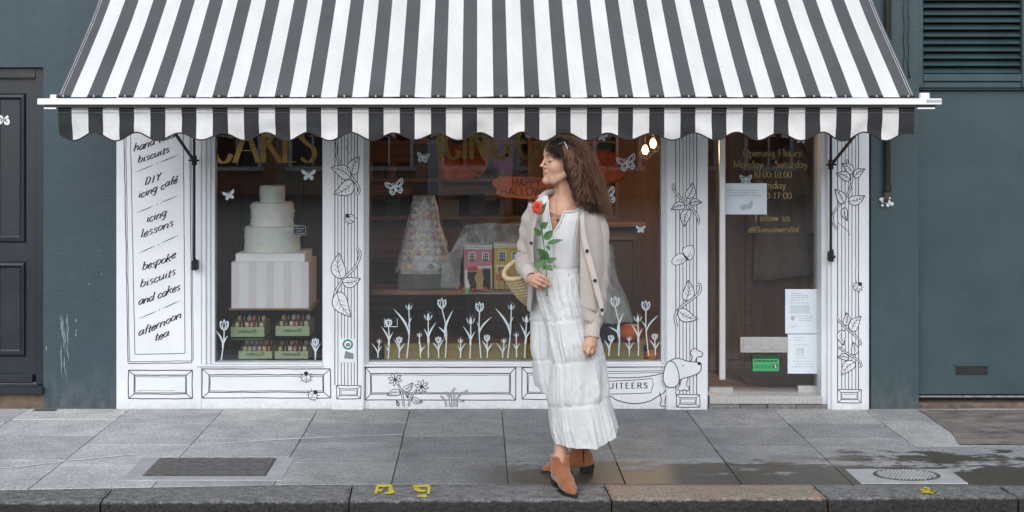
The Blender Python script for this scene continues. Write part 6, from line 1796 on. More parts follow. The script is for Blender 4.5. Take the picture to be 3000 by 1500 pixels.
M['skin'] = mat('skin', (.50, .29, .205, 1), .5, .07, 30, .06, 350, spec=.35, sss=.12)
M['lip'] = mat('lip_skin', (.40, .14, .125, 1), .4, .05, 60, spec=.4)
person = thing('person', (.43, -1.66, 0), 'woman in a white tiered dress and beige cardigan holding a flower on the kerb', 'person')
bv = Vox((.13, -2.0, .0), (.70, -1.38, 1.70), .003)
HC = np.array([.410, -1.66, 1.572]); yaw, pit = R(22), R(3)
fw = np.array([-math.cos(yaw) * math.cos(pit), -math.sin(yaw) * math.cos(pit), math.sin(pit)])
lf = np.array([math.sin(yaw), -math.cos(yaw), 0.0]); upv = np.cross(fw, lf)
FR = np.array([fw, lf, upv])
def H(f, l, u): return HC + fw * f + lf * l + upv * u
def he(c, r, k=.012, mode='add'): bv.ell(H(*c), r, FR, k, mode)
def hc(a, b_, r1, r2, k=.008, mode='add'): bv.cone(H(*a), H(*b_), r1, r2, k, mode)
he((-.012, 0, .020), (.096, .074, .086), .01)
he((.040, 0, .030), (.050, .060, .055), .02)
he((.030, 0, -.050), (.058, .058, .076), .02)
he((.034, 0, -.086), (.050, .046, .032), .02)
hc((.084, 0, -.108), (.078, 0, -.112), .0145, .015, .016)
for sg in (-1, 1):
    he((.052, .036 * sg, -.040), (.030, .024, .026), .02)                      # cheek
    hc((-.004, .058 * sg, -.070), (.055, .030 * sg, -.108), .014, .014, .02)    # jaw line
    hc((.078, .014 * sg, .016), (.066, .046 * sg, .012), .010, .009, .012)      # brow ridge
    bv.ell(H(.088, .031 * sg, -.008), (.013, .017, .011), FR, .012, 'sub')      # socket
    bv.ell(H(.071, .031 * sg, -.009), (.0135, .0145, .0115), FR, .006)          # closed lid over the eye
    hc((.094, .008 * sg, -.0415), (.088, .0125 * sg, -.0425), .0055, .0055, .006)   # nostril wing
hc((.084, 0, .006), (.1045, 0, -.033), .0065, .0070, .010)                        # bridge
bv.ell(H(.1075, 0, -.0365), (.0085, .0080, .0070), FR, .006)
hc((.082, -.022, -.0640), (.0925, 0, -.0650), .0035, .0050, .007); hc((.082, .022, -.0640), (.0925, 0, -.0650), .0035, .0050, .007)
hc((.080, -.019, -.0685), (.0900, 0, -.0755), .0035, .0060, .007); hc((.080, .019, -.0685), (.0900, 0, -.0755), .0035, .0060, .007)
hc((.090, -.026, -.0640), (.0975, 0, -.0698), .0018, .0022, .003, 'sub'); hc((.090, .026, -.0640), (.0975, 0, -.0698), .0018, .0022, .003, 'sub')
bv.ell(H(-.005, .073, -.015), (.022, .010, .03), FR, .006)
# neck, chest, shoulders, trunk
nb = np.array([.432, -1.642, 1.345])
bv.cone(H(-.022, 0, -.085), nb, .048, .058, .02)
bv.cone(H(.01, .03, -.10), nb + [-.02, -.045, .005], .012, .010, .02)           # neck muscle
bv.ell((.430, -1.648, 1.235), (.122, .096, .155), None, .03)
bv.cone((.315, -1.640, 1.312), (.43, -1.640, 1.355), .042, .050, .03); bv.cone((.43, -1.640, 1.358), (.562, -1.640, 1.300), .052, .047, .03)
bv.cone((.425, -1.735, 1.300), (.330, -1.705, 1.325), .008, .007, .02); bv.cone((.440, -1.735, 1.298), (.535, -1.705, 1.312), .008, .007, .02)
bv.ell((.430, -1.65, 1.02), (.108, .090, .20), None, .04); bv.ell((.445, -1.645, .86), (.155, .112, .14), None, .04)
SHR = np.array(W(1576, 628, -1.63)); ELR = np.array(W(1541, 758, -1.60)); WRR = np.array(W(1557, 818, -1.80))
SHL = np.array(W(1742, 640, -1.64)); ELL = np.array(W(1752, 800, -1.70)); WRL = np.array(W(1733, 984, -1.855))
for sh, el, wr in ((SHR, ELR, WRR), (SHL, ELL, WRL)):
    bv.cone(sh, el, .043, .036, .02); bv.cone(el, wr, .036, .024, .015)
def fingers(wr, chains, palm):
    for a, b_, r1, r2 in palm: bv.cone(a, b_, r1, r2, .012)
    for ch, rr_ in chains:
        for i in range(len(ch) - 1): bv.cone(ch[i], ch[i + 1], rr_[i], rr_[i + 1], .0035)
Q = lambda *a: np.array(W(*a))
mc = [Q(1575, 804, -1.838), Q(1567, 813, -1.848), Q(1563, 824, -1.848), Q(1561, 833, -1.838)]
pi_ = [Q(1593, 811, -1.870), Q(1588, 822, -1.888), Q(1581, 833, -1.884), Q(1574, 840, -1.866)]
di = [Q(1602, 820, -1.868), Q(1602, 832, -1.878), Q(1595, 839, -1.876), Q(1584, 844, -1.86)]
tp = [Q(1607, 829, -1.858), Q(1610, 839, -1.862), Q(1603, 844, -1.86), Q(1591, 846, -1.848)]
fingers(WRR, [([mc[i], pi_[i], di[i], tp[i]], (.0098, .0088, .0080, .0070)) for i in range(4)] + [([Q(1566, 808, -1.80), Q(1583, 806, -1.815), Q(1596, 812, -1.83), Q(1606, 822, -1.84)], (.012, .0105, .009, .0075))],
        [(WRR, mc[i], .020, .0115) for i in range(4)])
ml = [Q(1721, 1010, -1.890), Q(1729, 1013, -1.893), Q(1737, 1013, -1.883), Q(1744, 1009, -1.867)]
pl_ = [Q(1714, 1027, -1.900), Q(1723, 1034, -1.905), Q(1734, 1033, -1.893), Q(1744, 1025, -1.873)]
tl = [Q(1719, 1041, -1.883), Q(1720, 1047, -1.887), Q(1729, 1045, -1.877), Q(1738, 1037, -1.863)]
fingers(WRL, [([ml[i], pl_[i], tl[i]], (.0098, .0086, .0072)) for i in range(4)] + [([Q(1722, 996, -1.875), Q(1712, 1011, -1.897), Q(1712, 1026, -1.903)], (.012, .0098, .0075))], [(WRL, ml[i], .022, .0118) for i in range(4)])
# legs
ANF = np.array([.394, -1.752, .13]); ANB = np.array([.520, -1.500, .13])
for hip, kn, an in ((np.array([.425, -1.66, .84]), np.array([.440, -1.70, .47]), ANF), (np.array([.50, -1.64, .84]), np.array([.50, -1.56, .47]), ANB)):
    bv.cone(hip, kn, .078, .054, .03); bv.cone(kn, kn * .68 + an * .32 + [0, .015, 0], .050, .043, .03); bv.cone(kn * .68 + an * .32 + [0, .015, 0], an, .043, .030, .02); bv.cone(an, an - [0, 0, .06], .031, .033, .01)
V, Fc = bv.mesh(); V = relax(V, Fc, 2, .5)
me = np_mesh('body', V, Fc, [M['skin'], M['lip']])
ctr = V[Fc].mean(1); loc = (ctr - HC) @ FR.T
lip = (loc[:, 0] > .074) & (((loc[:, 2] + .0705 - .10 * np.abs(loc[:, 1])) / .0088) ** 2 + (loc[:, 1] / .0235) ** 2 < 1)
me.polygons.foreach_set('material_index', lip.astype(np.int32)); me.update()
put('body', me, None, person)
def surf(l, u, f0=.15):
    f = f0
    while f > 0:
        if bv.sample(H(f, l, u)) < 0: return f
        f -= .0008
    return 0
M['hair_d'] = mat('dark_brown_hair', (.022, .0135, .010, 1), .45, .3, 60, spec=.4)
M['hair_m'] = mat('brown_hair', (.062, .031, .019, 1), .45, .3, 60, spec=.4)
M['hair_l'] = mat('light_brown_hair', (.155, .076, .042, 1), .5, .25, 60, spec=.4)
b = MB()
for sg in (-1, 1):
    pts = [(l * sg, -.009 - .006 * math.sin(math.pi * t)) for t, l in ((0, .018), (.25, .025), (.5, .032), (.75, .039), (1, .046))]
    b.tube([H(surf(l, u) + .0012, l, u) for l, u in pts], [.0008, .0018, .0022, .0022, .0012], 6)
put('eyelashes', b, M['hair_d'], person, smooth=True)
b = MB()
for sg in (-1, 1):
    pts = [(l * sg, u) for l, u in ((.012, .012), (.022, .0175), (.034, .0195), (.045, .0155), (.052, .010))]
    b.tube([H(surf(l, u) + .0005, l, u) for l, u in pts], [.0018, .0030, .0030, .0022, .0008], 6)
put('eyebrows', b, M['hair_m'], person, smooth=True)

# ---------------------------------------------------------------- hair
hb = MB(); hr = random.Random(5)
GD = [  # guides in picture points from crown to tip, outer back first, cheek last
    [(1622, 411), (1655, 402), (1699, 417), (1732, 463), (1756, 528), (1775, 590), (1784, 638)],
    [(1624, 413), (1655, 411), (1690, 430), (1716, 478), (1739, 538), (1758, 598), (1770, 642)],
    [(1628, 415), (1652, 420), (1676, 442), (1697, 490), (1716, 545), (1734, 598), (1746, 632)],
    [(1630, 417), (1648, 428), (1664, 450), (1680, 494), (1696, 545), (1712, 590), (1724, 620)],
    [(1628, 418), (1642, 434), (1654, 458), (1666, 497), (1677, 540), (1690, 578), (1704, 604)]]
DEP = [[0, -.005, -.01, -.01, 0, .0, .0], [-.01, -.03, -.05, -.055, -.05, -.045, -.04], [-.02, -.05, -.075, -.088, -.085, -.085, -.08], [-.025, -.06, -.085, -.098, -.098, -.105, -.11], [-.03, -.065, -.088, -.098, -.098, -.108, -.12]]
def guide(u):
    u = max(0, min(3.999, u)); i = int(u); t = u - i
    return [((1 - t) * a[0] + t * c[0], (1 - t) * a[1] + t * c[1], (1 - t) * d1 + t * d2) for a, c, d1, d2 in zip(GD[i], GD[i + 1], DEP[i], DEP[i + 1])]
def strand(pts, r, mi, amp, freq, ph, light_from=1.1, ends=2):
    q = cr(pts, 6); n = len(q); rr_ = []; out = []
    for i, p in enumerate(q):
        t = i / (n - 1); a = amp * min(1, t * 2.2)
        out.append((p[0] + a * math.sin(freq * t + ph) + a * .4 * math.sin(freq * 2.3 * t + ph * 2), p[1] + a * math.cos(freq * t + ph), p[2] + a * .35 * math.cos(freq * 1.3 * t + ph * 1.7)))
        rr_.append(r * (1 - .55 * t))
    k = int(n * light_from) if light_from < 1 else n
    if k < n - 2:
        hb.tube(out[:k + 1], rr_[:k + 1], 3, mi, cap=False); hb.tube(out[k:], rr_[k:], 3, ends, cap=False)
    else: hb.tube(out, rr_, 3, mi, cap=False)
YH0 = -1.66
clumps = [(hr.uniform(0, 4) ** 1.0, hr.uniform(0, 6.28), hr.uniform(17, 34), hr.gauss(0, 5), hr.gauss(0, 4), hr.uniform(.006, .0125), hr.uniform(.78, 1.02), abs(hr.gauss(0, .3)), -1 if hr.random() < .82 else 1, hr.gauss(0, .010)) for _ in range(200)]
for ci, (cu, ph, fq, cjx, cjz, camp, cln, cin, side, cdy) in enumerate(clumps):
    for k in range(15):
        u = max(0, min(3.99, cu + hr.gauss(0, .05)))
        inn = min(1, cin + abs(hr.gauss(0, .06)))
        g = guide(u); jx, jz = cjx + hr.gauss(0, 1.6), cjz + hr.gauss(0, 1.6)
        pts = []
        for i, (x, z, d) in enumerate(g):
            t = i / (len(g) - 1)
            y = YH0 + (d if side < 0 else -d * .8) * (1 - .35 * inn) + cdy * t + hr.gauss(0, .0025)
            cx_ = 1640 + 75 * t; cz_ = 455 + 140 * t
            xx = x + (cx_ - x) * .25 * inn + jx * (.3 + t); zz = z + (cz_ - z) * .25 * inn * (1 - t) + jz * (.3 + t)
            pts.append(tuple(W(xx, zz, y)))
        pts = cr(pts, 2); pts = pts[:max(5, int(len(pts) * cln * hr.uniform(.93, 1.0)))]
        lightk = (ci % 5 == 0)
        mi = 1 if (lightk or hr.random() < .22) else 0
        strand(pts, hr.uniform(.0007, .0014), mi, camp * hr.uniform(.7, 1.2), fq * hr.uniform(.96, 1.04), ph + hr.gauss(0, .28), hr.uniform(.40, .8) if (u < 1.5 or lightk) else 1.1, 2 if (u < 1.1 or lightk) else 1)
for k in range(460):                                            # top and fringe
    a = hr.random()
    if a < .5:
        s0 = (hr.uniform(1622, 1652), hr.uniform(407, 418)); e = hr.uniform(0, 1) ** .8
        mid = (1610 + 30 * e + hr.gauss(0, 3), 421 + 10 * e + hr.gauss(0, 3)); end = (1600 + 46 * e + hr.gauss(0, 3), 440 + 30 * e * (1.25 - .5 * e) + hr.gauss(0, 5))
        y0 = YH0 - .035 - .050 * e
        pts = [W(*s0, YH0 - .02 + hr.gauss(0, .015)), W(*mid, y0 - .012), W((mid[0] + end[0]) / 2 - 4, (mid[1] + end[1]) / 2, y0 - .024), W(*end, y0 - .018)]
    else:
        x0 = hr.uniform(1605, 1700)
        pts = [W(1635, 413, YH0 + hr.gauss(0, .03)), W((1635 + x0) / 2, 403 + abs(x0 - 1640) * .12 + hr.gauss(0, 2), YH0 + hr.gauss(0, .04)), W(x0, 407 + abs(x0 - 1645) * .28 + hr.gauss(0, 4), YH0 + hr.gauss(0, .05)), W(x0 + hr.gauss(6, 7), 420 + abs(x0 - 1645) * .45 + hr.gauss(0, 6), YH0 + hr.gauss(0, .05))]
    strand([tuple(p) for p in pts], hr.uniform(.0007, .0013), 0 if hr.random() < .72 else 1, hr.uniform(.003, .008), hr.uniform(6, 12), hr.uniform(0, 6), hr.uniform(.6, 1.3), 1)
for k in range(90):                                             # curls along the cheek
    g = guide(hr.uniform(3.3, 3.99)); n0 = hr.randrange(1, 3); sh = hr.uniform(-7, 3)
    pts = [tuple(W(x + sh + hr.gauss(0, 1.5), z + hr.gauss(0, 3), YH0 + d - hr.uniform(0, .010))) for x, z, d in g[n0:n0 + hr.randrange(4, 6)]]
    strand(pts, hr.uniform(.0008, .0014), 0 if hr.random() < .6 else 1, hr.uniform(.006, .011), hr.uniform(14, 26), hr.uniform(0, 6), hr.uniform(.5, 1.2), 2)
for k in range(320):                                             # loose flyaways
    g = guide(abs(hr.gauss(0, .8))); st = hr.randrange(0, 4)
    pts = [tuple(W(x + hr.gauss(4, 5) + 2.5 * i, z + hr.gauss(0, 4), YH0 + d + hr.gauss(0, .02))) for i, (x, z, d) in enumerate(g[st:st + 4])]
    strand(pts, .0008, 2, hr.uniform(.006, .012), hr.uniform(10, 22), hr.uniform(0, 6))
for k in range(26):                                             # light locks in front
    g = guide(hr.uniform(1.8, 3.6)); pts = [tuple(W(x + hr.gauss(0, 3), z + hr.gauss(0, 3), YH0 + d - .010)) for x, z, d in g[1:6]]
    for q_ in range(3): strand([(p[0] + hr.gauss(0, .002), p[1], p[2] + hr.gauss(0, .002)) for p in pts], .0016, 2, .010, 17 + 2 * (k % 6), k * 1.3 + hr.gauss(0, .15))
hv = Vox((.30, -1.78, 1.27), (.68, -1.53, 1.70), .004)
for a, c, r1, r2 in (((1640, 446, -1.655), (1660, 470, -1.65), .076, .078), ((1668, 470, -1.65), (1694, 530, -1.645), .066, .060), ((1694, 530, -1.645), (1722, 592, -1.64), .056, .042), ((1676, 505, -1.70), (1700, 570, -1.715), .040, .030), ((1657, 450, -1.69), (1672, 500, -1.708), .036, .025)):
    hv.cone(np.array(W(*a)), np.array(W(*c)), r1, r2, .02)
hv.ell(H(.075, .0, -.05), (.062, .075, .078), FR, .01, 'sub')
HV, HF = hv.mesh(); HV = relax(HV, HF, 2)
o = len(hb.v); hb.v.extend(map(tuple, HV.tolist())); hb.f.extend(tuple(int(i) + o for i in q) for q in HF); hb.m.extend([0] * len(HF))
me = bpy.data.meshes.new('hair'); me.from_pydata(hb.v, [], hb.f)
for k in ('hair_d', 'hair_m', 'hair_l'): me.materials.append(M[k])
me.polygons.foreach_set('material_index', hb.m); me.polygons.foreach_set('use_smooth', [True] * len(hb.f)); me.update()
put('hair', me, None, person)
# sunglasses pushed up in the hair
b = MB()
b.lathe([(.0005, -.001), (.020, -.001), (.020, .001), (.0005, .001)], (0, 0, 0), 20, axis='y')
cg = Vector(W(1644, 419, YH0 - .078)); b.v = [(cg.x + x * .9 + z * .2, cg.y + y + z * .3, cg.z + z * .32 + x * .25) for x, y, z in b.v]
sgl = put('sunglasses', b, mat('smoked_lens', (.05, .06, .06, 1), .1, .1), person, smooth='auto')
b = MB(); b.tube([W(1653, 416, YH0 - .08), W(1657, 422, YH0 - .088), W(1663, 436, YH0 - .098)], .0014, 6); put('temple_arm', b, M['steel'], sgl)
# necklace
b = MB(); b.tube([W(x, z, y) for x, z, y in cr([(1628, 582, -1.70), (1630, 610, -1.735), (1635, 634, -1.752), (1652, 622, -1.75), (1676, 600, -1.735), (1690, 580, -1.70)], 5)], .0009, 5)
nk = put('necklace', b, M['gold'], person)
b = MB(); c = W(1634, 645, -1.760); b.lathe([(.0005, -.001), (.009, -.001), (.009, .001), (.0005, .001)], c, 18, axis='y'); put('pendant', b, M['gold'], nk)

# ---------------------------------------------------------------- dress
def linen():
    m = bpy.data.materials.new('white_slub_linen'); m.use_nodes = True
    t = NT(m); p = t.n['Principled BSDF']
    c = t.ramp(t.noise(t.pos(), 6, 4), [(.3, (.61, .62, .625)), (.7, (.69, .70, .705))])
    fl = t.noise(t.pos((180, 180, 420)), 1, 3, .7)
    c = t.mixc(t.ramp(fl, [(.62, G0), (.74, (.5,) * 3 + (1,))]), c, (.36, .36, .37, 1))
    t.link(c, p.inputs['Base Color']); p.inputs['Roughness'].default_value = .9
    w1 = t.noise(t.pos((1, 1, .8)), 26, 5, .6); w2 = t.noise(t.pos(), 420, 2)
    t.link(t.bump(t.math('ADD', w1, t.math('MULTIPLY', w2, .08)), .25, .005), p.inputs['Normal'])
    p.inputs['Sheen Weight'].default_value = .15
    tl_ = t.new('ShaderNodeBsdfTranslucent'); tl_.inputs[0].default_value = (.75, .75, .76, 1)
    mx = t.new('ShaderNodeMixShader'); mx.inputs[0].default_value = .12
    t.link(p.outputs[0], mx.inputs[1]); t.link(tl_.outputs[0], mx.inputs[2]); t.link(mx.outputs[0], t.n['Material Output'].inputs[0])
    return m
M['linen'] = linen()
def inside(px, py, poly):
    c = False; n = len(poly)
    for i in range(n):
        x0, y0 = poly[i]; x1, y1 = poly[i - 1]
        if (y0 > py) != (y1 > py) and px < (x1 - x0) * (py - y0) / (y1 - y0) + x0: c = not c
    return c
def to_px(p): d = p[1] + CAM_D; return PX0 + p[0] * FPX / d, PY0 + (CAM_H - p[2]) * FPX / d
def loft_cloth(rows, cyf, ryf, seams, nt=220, nr=150, seed=0.0, hem=None, folds=1.0, cut=None, low_n=9):
    ys = [r[0] for r in rows]; L = [r[1] for r in rows]; Rr = [r[2] for r in rows]
    top, bot = ys[0], ys[-1]; grid_ = []
    for j in range(nr + 1):
        t = j / nr; row = []
        for i in range(nt):
            a = 2 * math.pi * i / nt
            b_ = bot + (hem(math.cos(a)) if hem else 0)
            py = top + (b_ - top) * t
            l, r = np.interp(py, ys, L), np.interp(py, ys, Rr)
            yc, ry = np.interp(py, *cyf), np.interp(py, *ryf)
            x0, x1 = wx(l, yc), wx(r, yc)
            cx_, rx = (x0 + x1) / 2, (x1 - x0) / 2
            sl_ = -14 * math.cos(a) * (py > 900) + 4 * vnoise(3 * math.cos(a), 3 * math.sin(a), seed)
            prev = max([s_ + sl_ for s_ in seams if s_ + sl_ <= py], default=top); nxt = min([s_ + sl_ for s_ in seams if s_ + sl_ > py], default=bot + 30)
            u = (py - prev) / max(1, nxt - prev); sd = round((prev - sl_) * .37, 2) + seed
            am = folds * (.0020 + .0085 * min(1, (py - prev) / 70.0)) if prev > top else folds * .0014
            g = .35 * math.sin(low_n * a + sd + 2.6 * vnoise(2.2 * math.cos(a), 2.2 * math.sin(a), sd)) + 1.0 * vnoise(4.0 * math.cos(a) + sd, 4.0 * math.sin(a), u * .5) + .8 * vnoise(11 * math.cos(a) + sd, 11 * math.sin(a), u * .7) + .6 * vnoise(27 * math.cos(a) + sd, 27 * math.sin(a), u * 1.0) * (1 - .6 * u) + .25 * vnoise(9 * math.cos(a), 9 * math.sin(a), py * .06)
            d = am * (1 - .75 * math.exp(-((nxt - py) / 16.0) ** 2)) * g
            if prev > top: d += .0010 * math.exp(-(py - prev) / 12.0)                  # gather stands out below the seam
            d -= .004 * math.exp(-((nxt - py) / 6.0) ** 2) if nxt < bot else 0
            ca, sa = math.cos(a), math.sin(a)
            se = .82 if py > 800 else 1.0; ca2, sa2 = math.copysign(abs(ca) ** se, ca), math.copysign(abs(sa) ** se, sa)
            row.append((cx_ + rx * ca2 + d * ca, yc + ry * sa2 + d * 1.5 * sa, wz(py, yc) + .002 * vnoise(a * 9, py * .05)))
        grid_.append(row)
    b = MB(); nn = nt
    for r in grid_: b.v.extend(r)
    for j in range(nr):
        for i in range(nt):
            q = (j * nn + i, j * nn + (i + 1) % nn, (j + 1) * nn + (i + 1) % nn, (j + 1) * nn + i)
            if cut:
                c = [sum(b.v[k][m] for k in q) / 4 for m in range(3)]
                if cut(c, 2 * math.pi * (i + .5) / nt): continue
            b.face(q)
    return b
NECK = [(1604, 560), (1606, 600), (1610, 640), (1618, 682), (1632, 668), (1650, 624), (1676, 622), (1704, 606), (1712, 560)]
def neck_cut(c, a):
    px, py = to_px(c)
    return (math.sin(a) < .2 and inside(px, py, NECK)) or (math.sin(a) >= .2 and py < 582 and 1600 < px < 1712)
CY = ([570, 620, 700, 784, 860, 1000, 1290], [-1.645, -1.65, -1.655, -1.665, -1.675, -1.69, -1.69])
RY = ([570, 600, 640, 700, 784, 860, 1000, 1290], [.050, .080, .112, .122, .115, .13, .145, .165])
main_rows = [(572, 1592, 1700), (586, 1572, 1724), (605, 1560, 1738), (650, 1556, 1724), (700, 1557, 1712), (784, 1562, 1708), (850, 1568, 1716), (916, 1588, 1734), (1042, 1610, 1772), (1100, 1608, 1780), (1163, 1604, 1786), (1240, 1610, 1808), (1291, 1621, 1818)]
dress = loft_cloth(main_rows, CY, RY, [784, 928, 1047, 1172], hem=lambda c: -40 * max(0, c) ** 1.5 - 4 * max(0, -c), cut=neck_cut, seed=.7)
dr_o = put('dress', dress, M['linen'], person, recalc=False, smooth=True)
under = loft_cloth([(800, 1566, 1690), (860, 1560, 1690), (916, 1553, 1690), (1042, 1559, 1690), (1110, 1568, 1690), (1158, 1585, 1690)], ([800, 1160], [-1.625, -1.615]), ([800, 900, 1160], [.07, .10, .105]), [930, 1042], hem=lambda c: -26 * max(0, -c) ** 1.2, seed=3.1, nt=160, nr=90)
put('skirt_panel', under, M['linen'], dr_o, recalc=False, smooth=True)
b = MB()
def on_front(px, py, off=.003):                                 # point on the dress front at a picture point
    yc, ry = np.interp(py, *CY), np.interp(py, *RY)
    l, r = np.interp(py, [m[0] for m in main_rows], [m[1] for m in main_rows]), np.interp(py, [m[0] for m in main_rows], [m[2] for m in main_rows])
    u = max(-1, min(1, (px - (l + r) / 2) / ((r - l) / 2)))
    y = yc - ry * math.sqrt(1 - u * u) - off
    return W(px, py, y)
for line in ([(1606, 585), (1606, 610), (1610, 640), (1618, 684)], [(1618, 684), (1632, 666), (1643, 645), (1650, 625), (1660, 620), (1676, 620), (1692, 614), (1704, 606)]):
    b.tube([on_front(*p) for p in cr(line, 5)], .0042, 6)
put('neck_binding', b, M['linen'], dr_o, smooth=True)
b = MB(); b.tube([on_front(*p, .002) for p in cr([(1622, 682), (1622, 720), (1624, 782)], 6)], .0035, 6); put('button_placket', b, M['linen'], dr_o, smooth=True)
for (x, z) in ((1655, 630), (1636, 663), (1626, 700), (1625, 740)):
    b = MB(); c = on_front(x, z, .006); b.lathe([(.0005, -.0015), (.0042, -.001), (.0042, .001), (.0005, .001)], c, 12, axis='y'); put('dress_button', b, M['paper'], dr_o, smooth=True)

# ---------------------------------------------------------------- cardigan
def knit(name, col, rib):
    m = bpy.data.materials.new(name); m.use_nodes = True
    t = NT(m); p = t.n['Principled BSDF']
    v = t.pos()
    c = t.ramp(t.noise(v, 5, 4), [(.3, tuple(x * .92 for x in col)), (.7, tuple(x * 1.06 for x in col))])
    c = t.mixc(1.0, c, t.ramp(t.noise(v, 260, 3, .7), [(.3, (.80,) * 3), (.7, (1.16,) * 3)]), 'MULTIPLY')
    t.link(c, p.inputs['Base Color']); p.inputs['Roughness'].default_value = .95
    p.inputs['Sheen Weight'].default_value = .35; p.inputs['Sheen Roughness'].default_value = .6
    t.link(t.bump(t.math('ADD', t.noise(v, 40, 4), t.math('MULTIPLY', t.noise(v, 300, 2), .4)), .5, .006), p.inputs['Normal'])
    return m
M['knit'] = knit('oatmeal_knit', (.38, .335, .298), 0)
M['knitlight'] = knit('oatmeal_rib', (.46, .405, .365), 1)
card = None
def sleeve(path, rad, name, seed, wr=.006, parent=None, n=40):
    P = cr(path, 10); m = len(P)
    rr_ = list(np.interp(np.linspace(0, 1, m), np.linspace(0, 1, len(rad)), rad))
    b = MB(); b.tube(P, rr_, n, cap=False)
    for i in range(m):
        c = Vector(P[i])
        for k in range(n):
            v = Vector(b.v[i * n + k]); d = (v - c); L_ = d.length or 1; t = i / m
            a = 2 * math.pi * k / n
            w = wr * (math.sin(t * 42 + 2.0 * math.sin(a + seed) + seed) * (.35 + .65 * math.exp(-((t - .62) / .2) ** 2)) + .8 * vnoise(4 * math.cos(a) + seed, 4 * math.sin(a), t * 7))
            b.v[i * n + k] = tuple(v + d / L_ * w)
    o = put(name, b, M['knit'], parent, recalc=False, smooth=True)
    return o
def ribbed_cuff(path, rad, parent, n=72, ribs=26, flare=0.0, name='ribbed_cuff', sq=None):
    P = cr(path, 6); m = len(P); rr_ = list(np.interp(np.linspace(0, 1, m), np.linspace(0, 1, len(rad)), rad))
    b = MB(); b.tube(P, rr_, n, cap=False)
    for i in range(m):
        c = Vector(P[i])
        for k in range(n):
            v = Vector(b.v[i * n + k]); d = v - c; L_ = d.length or 1
            b.v[i * n + k] = tuple(v + d / L_ * (.0016 * math.cos(ribs * 2 * math.pi * k / n)))
    # turn the edge inwards
    o0 = (m - 1) * n; c = Vector(P[-1]); o = len(b.v)
    for k in range(n):
        v = Vector(b.v[o0 + k]); b.v.append(tuple(c + (v - c) * .86))
    for k in range(n): b.face((o0 + k, o0 + (k + 1) % n, o + (k + 1) % n, o + k))
    return put(name, b, M['knitlight'], parent, recalc=False, smooth=True)
def patch(rows, name, m, parent, thick=.004, sub=8, seed=0, amp=.005):
    """cloth through rows of (px, py, y)"""
    g = [cr([tuple(W(*p)) for p in r], sub) for r in rows]
    cols_ = [cr([g[j][i] for j in range(len(g))], sub) for i in range(len(g[0]))]
    nr, nc = len(cols_[0]), len(cols_)
    b = MB(); fr = []
    for j in range(nr):
        fr.append([Vector(cols_[i][j]) + Vector((0, amp * (math.sin(cols_[i][j][0] * 90 + seed + cols_[i][j][2] * 6) * .5 + vnoise(cols_[i][j][0] * 14, cols_[i][j][2] * 5, seed)), 0)) for i in range(nc)])
    b.grid(fr); o = len(b.v)
    b.v.extend((x, y + thick, z) for x, y, z in b.v[:o])
    for j in range(nr - 1):
        for i in range(nc - 1):
            q = (j * nc + i, (j + 1) * nc + i, (j + 1) * nc + i + 1, j * nc + i + 1); b.face([k + o for k in q])
    def rim(idx):
        for a, c in zip(idx[:-1], idx[1:]): b.face((a, c, c + o, a + o))
    rim([j * nc for j in range(nr)]); rim([j * nc + nc - 1 for j in range(nr)]); rim(list(range(nc))); rim([(nr - 1) * nc + i for i in range(nc)])
    return put(name, b, m, parent, smooth=True, recalc=True)
# her left side: front panel hanging over the arm
card = patch([[(1700, 600, -1.690), (1716, 596, -1.685), (1732, 600, -1.66), (1744, 610, -1.62), (1744, 614, -1.56)],
              [(1701, 640, -1.765), (1720, 640, -1.755), (1744, 640, -1.725), (1762, 642, -1.66), (1764, 642, -1.56)],
              [(1700, 700, -1.800), (1722, 700, -1.795), (1750, 700, -1.765), (1771, 700, -1.69), (1772, 700, -1.56)],
              [(1700, 780, -1.830), (1724, 780, -1.828), (1752, 780, -1.800), (1774, 780, -1.70), (1775, 780, -1.56)],
              [(1700, 850, -1.850), (1726, 850, -1.850), (1754, 850, -1.820), (1775, 850, -1.71), (1776, 850, -1.56)],
              [(1702, 898, -1.872), (1728, 908, -1.872), (1752, 918, -1.845), (1772, 920, -1.76), (1774, 920, -1.57)]], 'cardigan', M['knit'], person, seed=1.0)
hemp = patch([[(1703, 898, -1.872), (1728, 908, -1.870), (1750, 917, -1.845), (1766, 922, -1.785)], [(1704, 918, -1.876), (1728, 929, -1.876), (1750, 938, -1.85), (1765, 940, -1.79)], [(1706, 934, -1.874), (1728, 944, -1.874), (1749, 952, -1.845), (1763, 952, -1.785)]], 'hem_ribbing', M['knitlight'], card, amp=.001)
b = MB()
for k in range(15):
    t = k / 14; b.tube([W(1704 + 61 * t, 900 + 22 * t, -1.877 + .085 * t ** 3), W(1706 + 57 * t, 935 + 18 * t, -1.880 + .085 * t ** 3)], .0022, 5)
put('rib_cords', b, M['knitlight'], hemp)
BE = [(1703, 600, -1.70), (1700, 640, -1.778), (1702, 690, -1.808), (1712, 740, -1.828), (1728, 800, -1.846), (1743, 858, -1.856), (1755, 898, -1.862), (1762, 926, -1.862)]
band_w = [9, 12, 15, 17, 17, 16, 13, 8]
patch([[(x + w * k_, z - w * k_ * .25, y - .006 * (1 - abs(k_ - .5))) for k_ in (0, .33, .66, 1)] for (x, z, y), w in zip(BE, band_w)], 'button_band', M['knitlight'], card, amp=.001, thick=.006)
for x, z, y in ((1720, 735, -1.842), (1743, 822, -1.862), (1764, 908, -1.872)):
    b = MB(); b.lathe([(.0005, -.002), (.0075, -.0015), (.0085, .001), (.0005, .0015)], W(x, z, y), 16, axis='y'); put('button', b, M['black'], card, smooth=True)
